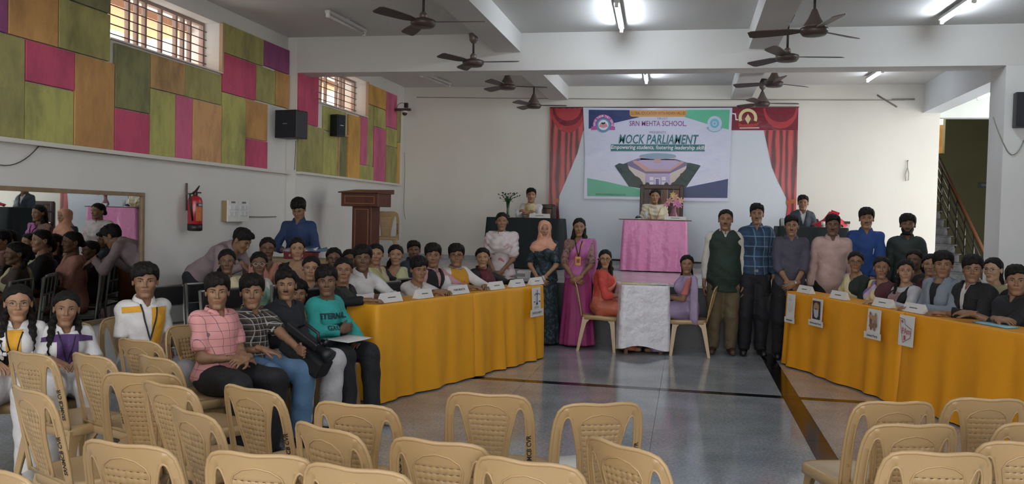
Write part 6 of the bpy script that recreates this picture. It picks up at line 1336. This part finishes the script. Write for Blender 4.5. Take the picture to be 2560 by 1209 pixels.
patch(g, 'polo_shirt', lambda u, v: (.01 + .11 * u * (.35 + .65 * v), g.hz + g.T * (.12 + .80 * v)), 7, 14, M_YEL, 'front_panel'); patch(g, 'polo_shirt', lambda u, v: (-.15 + .1 * u, g.hz + g.T * (.84 + .09 * v + .02 * u)), 6, 3, M_YEL, 'shoulder_panel', .004)
patch(g, 'polo_shirt', lambda u, v: (-.075 + .05 * u, g.hz + g.T * (.30 + .05 * v)), 4, 3, mat('badge_red', '#c2442e', .6), 'emblem', .004)
ribbon(g, [(-.05, g.hz + g.T * .97), (-.03, g.hz + .7 * g.T), (.0, g.hz + .42 * g.T), (.03, g.hz + .7 * g.T), (.05, g.hz + g.T * .97)], M_LAN, 'lanyard', .005, 'polo_shirt', .008); seat_of(g, 'plastic', 'cream plastic chair under the tall boy with the lanyard')
g = person('boy in a pink checked short-sleeved shirt and black trousers, nearest of the seated boys', at_d(541, 674, 5.2), 1.15, [top('shirt', check_mat('pink_check', '#cf9190', '#4a3d4e', 22, .055), sleeve=.78, collar=True, hem=-.16, flare=.1, h=.012), trou(BLK, loose=.012), shoes(M_SHOE)], skin=S2, hair='boy', lean=-.10, h=.0135, arms=('lapc', 'lapc'), build=1.05, knee=(-.10, .15)); seat_of(g, 'plastic', 'cream plastic chair under the pink checked boy')
g = person('boy in a black and white checked shirt and blue jeans', at_d(628, 678, 5.55), 1.1, [top('shirt', check_mat('black_check', '#1c1c22', '#a9a39c', 26, .15, '#4d4034', .3), sleeve=.8, collar=True, hem=-.14, flare=.08, h=.012), trou(JEAN, loose=.016), shoes(M_SHOE)], skin=S2, hair='boy', lean=-.06, h=.0135, arms=('lap', ((.10, -.42, .60), (-.2, -.95, -.1), (-1, 0, 0))), knee=(-.10, .16)); seat_of(g, 'plastic', 'cream plastic chair under the boy in jeans')
g = person('boy in a black shirt and white trousers holding a video camera on his lap', at_d(713, 663, 5.9), 1.1, [top('shirt', C('#191b23'), sleeve=1.85, collar=True, hem=-.1, h=.012), trou(C('#c4c2c6'), loose=.022), shoes(M_SHOE)], skin=S2, hair='short', lean=-.05, beard='moustache', h=.0135, arms=('lapc', 'lapc'), knee=(-.10, .14)); g6 = g; seat_of(g, 'plastic', 'cream plastic chair under the boy with the video camera')
g = person('smiling boy in a turquoise sweatshirt with big dark lettering and black trousers', at_d(815, 658, 6.3), 1.05, [top('sweatshirt', C('#2f9d98'), sleeve=1.9, hem=-.08, off=.02, neck=.066, h=.012), trou(DKT, loose=.014), shoes(M_SHOEW)], skin=S1, hair='boy', lean=-.02, build=.9, h=.0135, arms=('cross', ((.16, -.24, .55), (-.9, -.3, 0), (0, 0, -1))), knee=(-.08, .14), feet=.1, roll=-.05); g7 = g
M_SWT = mat('sweat_print', '#173c42', .8); chest_text(g, 'sweatshirt', 'ETERNAL', g.hz + .67 * g.T, .235, M_SWT, .005, .005); chest_text(g, 'sweatshirt', 'GROWING', g.hz + .47 * g.T, .215, M_SWT, .005, .004); seat_of(g, 'plastic', 'cream plastic chair under the boy in turquoise')
lapw = g.root.matrix_basis @ Vector((-.02, -.30, .585)); paper('paper_sheet', 'printed white sheets on the lap of the boy in turquoise', (lapw.x, lapw.y, .60), 1.05 + .3, .3, .21, M_PAPER, .03)
person('small boy in black peeping out between the camera boy and the turquoise boy', at_d(745, 694, 6.9), 1.0, [top('shirt', C('#1d1b1f'), sleeve=1.8, collar=True), trou(BLK)], skin=S2, hair='boy', sh=.38, S=.75, hs=.92, h=.017)
# video camera in its black bag
vc = thing('video_camera', 'black video camera in a soft bag on the knees of the boys', 'camera', (0, 0, 0)); a_, b_ = at_d(716, 838, 5.55), at_d(818, 918, 5.42); 
vc.location = a_.lerp(b_, .5); dv_ = (b_ - a_); vc.rotation_euler = dv_.to_track_quat('X', 'Z').to_euler()
L2 = dv_.length / 2
MB().bbox(-L2 * .9, L2 * .95, -.06, .07, -.09, .03, .02).build('bag', mat('camera_bag', '#101114', .75, bump=.2, bs=60), vc); MB().bbox(-L2 * 1.1, L2 * .4, -.035, .035, .045, .10, .012).build('camera_body', M_BLACKP, vc)
MB().tube([(L2 * .3, 0, .07), (L2 * .65, 0, .07), (L2 * .7, 0, .07), (L2 * .95, 0, .07)], [.032, .034, .045, .048], 14).build('lens', M_BLACKP, vc); MB().tube([(-L2 * .7, 0, .10), (-L2 * .5, 0, .15), (L2 * .1, 0, .15), (L2 * .3, 0, .10)], .011, 8).build('handle', M_BLACKP, vc); MB().tube([(L2 * .5, .0, .10), (L2 * .55, 0, .15)], .014, 8).build('microphone', M_BLACKP, vc)
# --- second row on steel chairs
def girl(label, pos, rz, top_c, drape=None, hair='tied+bun', skin=S2, **k):
    o = [top('blouse', C(top_c) if isinstance(top_c, str) else top_c, sleeve=k.pop('sleeve', 1.0), off=.009, hem=-.05, v=k.pop('v', .72), vk=.5, h=.015)]
    if drape is not None: o.append(pallu(drape if not isinstance(drape, str) else C(drape), off=.024, side=k.pop('side', 1), wide=k.pop('wide', 1.0), h=.014))
    o.append(skirt(k.pop('low', None) or (C(top_c) if isinstance(top_c, str) else top_c), h=.024)); return person(label, pos, rz, o, fem=True, skin=skin, hair=hair, h=.0165, **k)
g = girl('girl in a cream shawl with loose dark hair in front of the bending man', at_d(566, 614, 7.3), 1.1, '#4b3c34', CRM, 'tied+side', S1, sh=.45, arms=('lap', 'lap'), wide=1.4); seat_of(g, 'steel', 'steel chair with black back under the girl in the cream shawl')
g = girl('girl in white framed glasses wearing white and mint green', at_d(646, 621, 7.5), 1.1, '#cfcac2', C('#8fb3a0'), 'tied+bun', S1, sh=.45, glasses=M_GLW, side=-1); seat_of(g, 'steel', 'steel chair with black back under the girl in mint green')
g = girl('girl in dark red glasses with a peach pink shawl at the desk', at_d(668, 586, 8.0), 1.0, '#c98f80', C('#d0937f'), 'tied+bun', S1, sh=.45, glasses=M_GLR); seat_of(g, 'steel', 'steel chair behind the girl in mint green')
g = girl('smiling girl in a black dress below the man in the blue shirt', at_d(742, 586, 7.9), 1.0, '#131316', None, 'tied+bun', S3, sh=.45, v=.6); seat_of(g, 'steel', 'steel chair under the girl in black before the desk')
g = girl('girl in a charcoal jacket looking sideways behind the turquoise boy', at_d(776, 631, 7.3), 1.0, '#2e3136', C('#3a3c41'), 'tied+bun', S3, sh=.45, roll=.08, wide=1.3); seat_of(g, 'steel', 'steel chair under the girl in the charcoal jacket')
p = at_d(455, 780, 6.9); steel(p.x, p.y, 1.25 + PI, 'empty steel chair with a black back between the lanyard boy and the pink boy')
p = at_d(610, 790, 6.75); steel(p.x, p.y, 1.25 + PI, 'empty steel chair with a black back panel behind the two checked boys')
g = person('man in a mauve grey shirt bending low over the desk', (at_d(602, 573, 8.2).x, at_d(602, 573, 8.2).y, 1.64), 1.45, [top('shirt', C('#8d7c80'), sleeve=1.9, collar=True, hem=-.2, h=.014), trou(DKT), shoes(M_SHOE)], kind='stand', skin=S2, hair='short', lean=.95, T=.50, S=.96, yaw=1.45, pitch=.5, arms=(((-.12, -.62, .98), (0, -.8, -.6), (0, 0, -1)), ((.12, -.62, .98), (0, -.8, -.6), (0, 0, -1))), hs=.98)
g = person('man in a blue shirt standing at the back looking down at his hands', at_d(748, 491, 9.5), .15, [top('shirt', C('#22385f'), sleeve=1.8, collar=True, hem=-.2, h=.014), trou(DKT), shoes(M_SHOE)], kind='stand', skin=S2, hair='boy', yaw=.2, pitch=.45, arms=('front', 'front'), hs=1.0)
# --- left table
TT = dict(sh=.45, tz=TH); KFV[0] = .20
g = person('woman in black with a dark green stole at the near end of the left table', L_pos(857, 634, 0.46), HL, [top('blouse', BLK, sleeve=1.8, off=.012, v=.78, h=.015), pallu(C('#2c3027'), off=.025, side=-1), skirt(BLK, h=.024)], fem=True, skin=S2, hair='tied+bun', arms=('table', 'lap'), **TT); seat_of(g, 'steel', 'steel chair under the woman in black at the left table')
g = person('boy in a white shirt leaning on the left table, near end', L_pos(905, 606, 0.52), HL - .1, [top('shirt', WHT, sleeve=1.9, collar=True, hem=-.1, h=.0135), trou(BLK, h=.024)], skin=S1, hair='boy', hs=.98, arms=('table', 'table'), lean=.12, h=.0145, **TT); seat_of(g, 'steel', 'steel chair under the boy in the white shirt')
MB().bbox(-.006, .006, -.002, .002, -.006, .006, .001).build('chest_logo', NVY, g.root).location = (.07, -.155, g.hz + .55 * g.T)
g = girl('girl in dark glasses behind the turquoise boy, left of the white shirt', L_pos(833, 611, 1.30), HL, '#1f2630', None, 'tied', S1, sh=.45, glasses=M_GLB); seat_of(g, 'steel', 'steel chair under the girl in dark glasses')
g = girl('dark haired girl mostly hidden behind the boy in the white shirt', L_pos(872, 616, 1.55), HL, '#1c1c20', None, 'tied', S1, sh=.45); seat_of(g, 'steel', 'steel chair under the hidden dark haired girl')
GRC = band_mat('cream_green_weave', ['#cbbf9a', '#cbbf9a', '#5d7a4c', '#cbbf9a', '#a9aa72'], 4.0, .6)
g = girl('smiling girl in a cream and green saree behind the left table', L_pos(938, 601, 1.10), HL - .1, '#c2b794', GRC, 'tied+bun', S3, sh=.45, side=-1); seat_of(g, 'steel', 'steel chair under the girl in the cream and green saree')
g = girl('girl with a low ponytail in a pale lime saree behind the left table', L_pos(988, 604, 1.10), HL - .2, '#23272a', C('#c4c596'), 'tied+side', S3, sh=.45, v=.5, wide=1.35); seat_of(g, 'steel', 'steel chair under the girl in the pale lime saree')
g = person('boy in a dark blue shirt furthest back behind the left table', L_pos(1033, 596, 1.40), HL, [top('shirt', C('#2b3644'), sleeve=1.8, collar=True), trou(BLK, h=.024)], skin=S1, hair='short', hs=.93, **TT); seat_of(g, 'steel', 'steel chair under the boy in dark blue')
g = person('boy in a white kurta bent forward over the left table', L_pos(1045, 636, 0.36), HL - .05, [top('kurta', C('#c9c3c0', .7), sleeve=1.6, hem=-.2, v=.86, vk=.25, h=.0135), trou(WHT, h=.024)], skin=S2, hair='boy', hs=.97, lean=.30, arms=('table2', 'table'), yaw=(.35,), pitch=.08, h=.0145, **TT); seat_of(g, 'steel', 'steel chair under the boy in the white kurta')
g = person('boy in a black waistcoat over a pink kurta at the left table', L_pos(1081, 604, 0.59), HL - .15, [top('kurta', C('#bf8f93'), sleeve=1.9, hem=-.2, collar='stand', h=.0145), top('waistcoat', C('#17171b'), sleeve=0, off=.028, v=.55, vk=.18, h=.0135), trou(WHT, h=.024)], skin=S2, hair='boy', hs=.98, arms=('lap', 'table'), h=.0145, **TT); seat_of(g, 'steel', 'steel chair under the boy in the black waistcoat')
g = person('boy with glasses in a mustard yellow waistcoat at the left table', L_pos(1140, 605, 0.52), HL - .35, [top('kurta', WHT, sleeve=1.9, hem=-.2, collar='stand', h=.0145), top('waistcoat', C('#c08a1e'), sleeve=0, off=.026, hem=-.1, collar='stand', h=.0125), trou(WHT, h=.024)], skin=S2, hair='boy', hs=.96, glasses=M_GLB, arms=('table', 'table'), h=.0145, **TT); seat_of(g, 'steel', 'steel chair under the boy in the yellow waistcoat')
for k in range(4): MB().lathe([(.006, 0), (.006, .004), (.001, .005)], 8).build('button', C('#7c5414'), g.root).location = (.0, -.163, g.hz + g.T * (.3 + .14 * k))
g = person('girl in a maroon waistcoat over black at the far end of the left table', L_pos(1205, 612, 0.54), HL - .1, [top('kurta', speck_mat('black_flecks', '#16161a', '#2c2f38', 40, .25), sleeve=1.9, hem=-.2, h=.0145), top('waistcoat', C('#571a26'), sleeve=0, off=.026, hem=-.1, collar='stand', h=.013), skirt(BLK, h=.024)], fem=True, skin=S3, hair='tied+bun', arms=('lap', 'table'), h=.0145, **TT); seat_of(g, 'steel', 'steel chair under the girl in the maroon waistcoat')
MB().tube([(.07, -.165, g.hz + .30 * g.T), (.085, -.16, g.hz + .48 * g.T)], .005, 6).build('pen', WHT, g.root)
# --- women standing before the stage
KFV[0] = .40
PKW = blotch_mat('white_pink_print', '#d0c3c4', '#b56f83', 13, .57); PKS = blotch_mat('white_pink_light', '#cdc4c4', '#bd8f9a', 10, .60)
g = person('woman standing in a white and pink printed dress with a draped stole', at_y(1256, 525, 9.95), .0, [top('dress_top', PKW, sleeve=.95, off=.014, hem=-.2, h=.014), skirt(PKS, 'dress_skirt', pleats=7, h=.017), dup(PKS, 'stole', off=.03, low=.40, armcover=.75, h=.013)], kind='stand', fem=True, skin=S2, hair='tied+bun', arms=('clasp', 'clasp'), hs=.97, build=1.08)
MB().bbox(-.035, .035, -.012, -.004, -.075, .075, .004).build('phone', mat('phone_dark', '#1e2a3d', .25), g.root).matrix_local = Matrix.Translation((-.035, -.225, g.hz - .07)) @ Matrix.Rotation(.25, 4, 'Y')
TEA = blotch_mat('teal_black_print', '#18252b', '#3a4f58', 24, .52)
g = person('woman in a peach headscarf and dark teal patterned dress', at_y(1363, 545, 9.97), .0, [top('dress_top', TEA, sleeve=.9, off=.012, hem=-.2, h=.014), skirt(TEA, 'dress_skirt', pleats=8, h=.017), pallu(TEA, 'dress_drape', off=.022, side=-1, h=.014)], kind='stand', fem=True, skin=S3, hair='hijab', hm=C('#d49a80', .7), arms=('clasp', 'clasp'), hs=.95, build=1.06)
MB().lathe([(.030, -.01), (.034, 0), (.030, .01)], 14).build('white_bangle', WHT, g.root).matrix_local = Matrix.Translation(Vector(g.wr[1])) @ Vector(g.hf[1]).to_track_quat('Z', 'Y').to_matrix().to_4x4()
g = person('woman in a pink and mauve saree with a lanyard and identity card', at_y(1449, 539, 9.98), .05, [top('blouse', blotch_mat('blouse_print', '#8a6b62', '#5f4442', 26, .52), sleeve=.98, off=.009, hem=.18, v=.78, h=.014), skirt(C('#a23a75', .6), 'saree_skirt', pleats=8, h=.015), pallu(C('#b0609a', .6), off=.024, side=1, wide=1.25, fall=True, h=.0125)], kind='stand', fem=True, skin=S2, hair='tied+long', arms=('clasp', 'clasp'), hs=.98, build=1.05)
zc_ = g.hz; skp = [o for o in g.root.children if o.name.startswith('saree_skirt')][0]
patch(g, 'saree_drape', lambda u, v: (-.055 + .012 * u - .05 * (1 - v) + .12 * v, g.hz + g.T * (.25 + .68 * v)), 3, 12, C('#c78a4a'), 'gold_border', .004)
ribbon(g, [(-.045, g.hz + g.T * .98), (-.02, g.hz + .8 * g.T), (.01, g.hz + .55 * g.T), (.03, g.hz + .8 * g.T), (.05, g.hz + g.T * .98)], M_LAN, 'lanyard', .006, 'saree_drape', .008); MB().bbox(-.032, .032, -.004, .004, -.05, .05, .003).build('identity_card', M_IDC, g.root).location = (.01, -.19, g.hz + .46 * g.T); MB().bbox(-.018, .018, -.0055, -.004, -.02, .025, .001).build('card_photo', mat('card_photo', '#7a3a2c', .5), g.root).location = (.01, -.19, g.hz + .46 * g.T)
# --- on the stage
STG = dict(zg=ZS, sh=.44)
g = person('boy in a cream waistcoat over a white kurta seated at the left stage table', at_y(1329, 466, 13.05), .0, [top('kurta', WHT, sleeve=1.9, hem=-.1, h=.0145), top('waistcoat', blotch_mat('cream_brocade', '#cbbc94', '#ad9c70', 24, .55), sleeve=0, off=.026, collar='stand', h=.0125), trou(WHT, h=.024)], skin=S3, hair='short', arms=(((-.03, -.34, .80), (.9, -.2, .3), (0, .5, -.8)), ((.03, -.36, .81), (-.9, -.2, .3), (0, .5, -.8))), tz=ZS + .73, hs=1.0, **STG)
throne(g.root.location.x + .06, 13.1, ZS, 0, .5, .93, 'carved wooden armchair under the boy on the left of the stage')
g = person('girl in a cream and gold draped stole seated at the pink table', at_y(1638, 468, 13.15), .0, [top('blouse', C('#b99f72'), sleeve=1.5, off=.01, hem=-.05, v=.70, vk=.5, h=.014), dup(C('#d8d0b8', .7), 'stole', off=.03, low=.18, armcover=.8, h=.0125), skirt(CRM, h=.024)], fem=True, skin=S3, hair='tied+bun', arms=('lap', 'lap'), tz=ZS + PT, hs=.98, **STG)
for s in (-1, 1): patch(g, 'stole', lambda u, v, s=s: (s * (.05 + .012 * u) + (.04 * s * v - (.055 * s) * (1 - v)), g.hz + g.T * (.28 + .62 * v)), 3, 12, C('#b48a45'), 'gold_border', .004)
th_ = throne(g.root.location.x + .09, 13.22, ZS, 0, .60, 1.27, 'tall carved wooden armchair behind the girl at the pink table')
g = person('boy in a grey suit and white shirt seated at the right stage table', at_y(2008, 484, 13.0), .0, [top('shirt', WHT, sleeve=1.6, collar=True, off=.01, h=.0125), top('jacket', C('#39424e'), sleeve=1.85, off=.026, v=.42, vk=.22, lapel=True, hem=-.15, h=.0125), trou(C('#39424e'), h=.024)], skin=S2, hair='short', arms=('lap', 'lap'), tz=ZS + .7, hs=.98, **STG)
throne(g.root.location.x, 13.12, ZS, 0, .5, .80, 'carved wooden armchair under the boy in the grey suit')
# --- girls at the small white table
g = person('girl in a coral jacket and glasses seated left of the small white table', at_y(1511, 618, 9.82), 1.57, [top('jacket', C('#c1463f'), sleeve=1.35, off=.016, hem=-.05, h=.0125, v=.8), skirt(C('#bd6650', .5), h=.016), pallu(C('#c9785f', .5), off=.028, side=1, h=.014)], fem=True, skin=S3, hair='tied+long', glasses=M_GLB, arms=('lap', 'lap'), hs=.95, h=.0145, sh=.42, knee=.09); seat_of(g, 'plastic', 'cream plastic chair under the girl in coral')
g = person('girl in a lavender saree seated right of the small white table', at_y(1721, 631, 9.82), -1.57, [top('blouse', C('#b56a68'), sleeve=.8, off=.009, hem=-.05, h=.014), skirt(C('#8f7f9e', .6), h=.016), pallu(C('#9d8cab', .6), off=.026, side=1, wide=1.5, fall=True, h=.0125)], fem=True, skin=S2, hair='tied+back', arms=('lap', 'lap'), hs=.94, h=.0145, sh=.42, knee=.09); seat_of(g, 'plastic', 'cream plastic chair under the girl in lavender')
# --- men standing before the stage
def man(label, u, v, Y, shirt_m, trou_m, arms, rz=0.0, sleeve=1.85, extra=(), **k):
    return person(label, at_y(u, v, Y), rz, [top('shirt', shirt_m, sleeve=sleeve, collar=k.pop('collar', True), hem=k.pop('hem', -.22), off=.016, h=.0135), *extra, trou(trou_m, loose=.02, h=.016), shoes(k.pop('shoe', M_SHOE))], kind='stand', arms=arms, h=.015, **k)
g = man('man in a dark green waistcoat over a white kurta and khaki trousers', 1815, 518, 9.98, C('#c4bfb6'), KHA, ('down', 'down'), extra=(top('waistcoat', C('#1a2d25'), sleeve=0, off=.034, hem=-.26, v=.86, vk=.4, flare=.08, h=.0125),), skin=S2, hair='receding', beard='moustache', belly=.04, build=1.12, hs=1.02, shoe=mat('brown_sandal', '#4a3328', .5), collar='stand')
for s in (-1, 1): patch(g, 'waistcoat', lambda u, v, s=s: (s * (.05 + .1 * u), g.hz + g.T * (.05 + .035 * v)), 6, 2, C('#12211b'), 'pocket_flap', .006)
g = man('tallest man in a blue plaid shirt tucked into black trousers', 1893, 504, 10.0, check_mat('blue_plaid', '#24405c', '#5f7a92', 9, .10, '#162a40', .35), C('#13141a'), ('down', 'down'), skin=S2, hair='short', beard='moustache', hs=1.02, hem=.06, rz=.03)
MB().bbox(-.025, .025, -.006, .006, -.018, .018, .003).build('belt_buckle', mat('buckle', '#4a4c52', .4, .6), g.root).location = (0, -.142, g.hz + .07)
g = man('man in a slate grey shirt with rolled sleeves and clasped hands', 1980, 533, 9.85, C('#44424f'), C('#14141a'), ('clasp', 'clasp'), sleeve=1.35, skin=S2, hair='short', beard='moustache', hs=1.0, belly=.035, build=1.1)
MB().lathe([(.031, -.012), (.034, 0), (.031, .012)], 14).build('wrist_watch', mat('watch_steel', '#a9a49a', .3, .8), g.root).matrix_local = Matrix.Translation(Vector(g.wr[1])) @ Vector(g.hf[1]).to_track_quat('Z', 'Y').to_matrix().to_4x4()
g = man('man in a pale pink shirt and dark trousers behind the right table', 2083, 531, 9.9, C('#b89b94'), C('#18171b'), ('down', 'down'), skin=S1, hair='short', beard='moustache', hs=1.02, belly=.03, build=1.12, rz=-.05)
g = man('man in a bright blue shirt standing behind the girl in glasses', 2167, 515, 10.0, C('#1b3f7a'), C('#15161c'), ('clasp', 'clasp'), skin=S2, hair='boy', beard='moustache', hs=1.0, rz=-.05)
MB().tube([(.06, -.155, g.hz + .55 * g.T), (.066, -.155, g.hz + .66 * g.T)], .004, 6).build('pen', WHT, g.root)
g = man('man in a dark green shirt with white flecks, furthest right of the standing men', 2270, 530, 10.0, speck_mat('dark_green_fleck', '#222c2a', '#a9ada6', 14, .07), C('#15161c'), ('down', 'down'), skin=S1, hair='boy', beard='beard', hs=1.0, rz=-.1)
# --- right table
KFV[0] = .20; RTB = dict(sh=.42, tz=TH, arms=('lap', 'table'))
g = girl('girl in glasses with a cream and green striped saree over dark green', R_pos(2143, 621, 0.45), HR, '#152420', GRC, 'tied+bun', S2, glasses=M_GLB, side=-1, wide=1.2, low=GRC, sh=.42, arms=('lap', 'lap')); seat_of(g, 'plastic', 'cream plastic chair under the girl in cream and green')
g = girl('girl in a cream and purple saree over a maroon blouse at the right table', R_pos(2208, 634, 0.45), HR, '#4a2029', band_mat('cream_purple_weave', ['#c9bb93', '#c9bb93', '#c9a25a', '#7a64a0', '#b3a2b8'], 4.2, -.6), 'tied+bun', S2, side=-1, wide=1.25, sh=.42, arms=('lap', 'lap')); seat_of(g, 'plastic', 'cream plastic chair under the girl in cream and purple')
g = person('girl with a thick braid in a black waistcoat and mauve lace top', R_pos(2268, 641, 0.47), HR + .05, [top('blouse', C('#b5b4ba'), sleeve=1.8, off=.012, h=.0145), top('waistcoat', C('#15151a'), sleeve=0, off=.026, v=.1, vk=.2, h=.0125), skirt(BLK, h=.024)], fem=True, skin=S3, hair='tied+side', hs=.94, **RTB); patch(g, 'blouse', lambda u, v: ((u - .5) * .16 * (.4 + .6 * v), g.hz + g.T * (.1 + .75 * v)), 7, 12, blotch_mat('mauve_lace', '#8a6a6e', '#b09a9c', 40, .55), 'lace_front', .010); seat_of(g, 'plastic', 'cream plastic chair under the girl in the black waistcoat')
g = girl('dark haired girl half hidden under the man in the flecked shirt', R_pos(2291, 616, 0.95), HR, '#17181c', None, 'tied+back', S1, sh=.42, yaw=(-.3,)); seat_of(g, 'plastic', 'cream plastic chair under the half hidden dark haired girl')
g = girl('girl in maroon with a white collar behind the grey blazer', R_pos(2330, 627, 0.92), HR, '#4a1522', C('#5a1c2a'), 'tied+bun', S3, sh=.42); seat_of(g, 'plastic', 'cream plastic chair under the girl in maroon')
g = person('boy in a light grey blazer over a black shirt at the right table', R_pos(2362, 621, 0.49), HR + .1, [top('shirt', BLK, sleeve=1.5, off=.01, h=.014), top('blazer', C('#7d8794'), sleeve=1.85, off=.026, v=.05, vk=.13, lapel=True, hem=-.12, h=.0125), trou(DKT, h=.024)], skin=S2, hair='boy', hs=1.02, build=1.02, h=.0145, **RTB); seat_of(g, 'plastic', 'cream plastic chair under the boy in the grey blazer')
patch(g, 'blazer', lambda u, v: (.085 + .05 * u, g.hz + g.T * (.52 + .06 * v)), 5, 3, BLK, 'pocket_square', .006)
g = person('boy in glasses with a black suit and white shirt at the right table', R_pos(2436, 631, 0.49), HR + .1, [top('shirt', WHT, sleeve=1.5, off=.01, collar=True, h=.0135), top('jacket', C('#141417'), sleeve=1.85, off=.026, v=.0, vk=.09, lapel=True, hem=-.12, h=.0125), trou(BLK, h=.024)], skin=S2, hair='boy', hs=1.0, glasses=M_GLT, h=.0145, **RTB); seat_of(g, 'plastic', 'cream plastic chair under the boy in the black suit')
for k in range(3): MB().lathe([(.005, 0), (.005, .004), (.001, .005)], 8).build('button', BLK, g.root).location = (0, -.14, g.hz + g.T * (.35 + .16 * k))
g = girl('girl in glasses with a cream shawl behind the boy in the black suit', R_pos(2487, 636, 0.97), HR, '#141416', C('#a59a78'), 'tied+back', S4, sh=.42, glasses=M_GLT, yaw=(-.35,)); seat_of(g, 'plastic', 'cream plastic chair under the girl with the cream shawl')
g = person('boy in a black shirt with folded arms at the right edge', R_pos(2546, 656, 0.47), HR + .2, [top('shirt', C('#15161b'), sleeve=1.55, collar=True, hem=-.1, h=.0135), trou(BLK, h=.024)], skin=S2, hair='short', hs=1.0, build=1.05, h=.0145, sh=.42, arms=(((.10, -.33, TH + .05), (.95, -.1, 0), (0, .3, -.9)), ((-.09, -.37, TH + .07), (-.95, -.1, 0), (0, .3, -.9)))); seat_of(g, 'plastic', 'cream plastic chair under the boy with folded arms')
# ------------------------------------------------------------------ pieces of parts go one level deeper
SUB = {'stencil_lettering': ('backrest',), 'button': ('waistcoat', 'jacket', 'shirt'), 'pocket_flap': ('waistcoat',), 'front_panel': ('polo_shirt',), 'shoulder_panel': ('polo_shirt',), 'emblem': ('polo_shirt',), 'identity_card': ('lanyard',), 'card_photo': ('lanyard',),
       'lettering': ('title_strip', 'folded_card', 'sweatshirt', 'sheet'), 'gold_border': ('saree_drape', 'stole'), 'lace_front': ('blouse',), 'pocket_square': ('blazer',), 'belt_buckle': ('trousers',), 'end_holder': ('housing',), 'switch': ('cover_plate',), 'name_plate': ('cover_plate',),
       'instruction_label': ('cylinder',), 'brand_strip': ('cylinder',), 'brand_print': ('cylinder',), 'head_trim': ('head_box',), 'column_trim': ('column',), 'grille': ('cabinet',), 'badge': ('cabinet',), 'chest_logo': ('shirt',), 'pen': ('waistcoat', 'shirt'), 'braid_ribbon': ('hair',), 'water': ('glass',), 'printed_line': ('folded_card',), 'drawing': ('sheet',), 'printed_mark': ('carton',), 'ceiling_cup': ('rod',), 'shroud': ('motor',)}
def base_of(o): return o.name.split('.')[0]
for o in list(COL.objects):
    p = o.parent
    if p is None or p.parent is not None or p.get('kind') == 'structure': continue
    nm = base_of(o); want = SUB.get(nm) or (('sheet',) if nm.startswith(('print_', 'printed_', 'emblem_')) or nm in ('wreath', 'ribbon', 'book_panel', 'name_strip', 'white_glyph') else None)
    if not want or (nm == 'emblem' and False): continue
    for w in want:
        c = [q for q in p.children if base_of(q) == w and q is not o]
        if c:
            o.parent = c[0]; o.matrix_parent_inverse = c[0].matrix_basis.inverted() if c[0].matrix_parent_inverse == Matrix() else (c[0].matrix_parent_inverse @ c[0].matrix_basis).inverted(); break
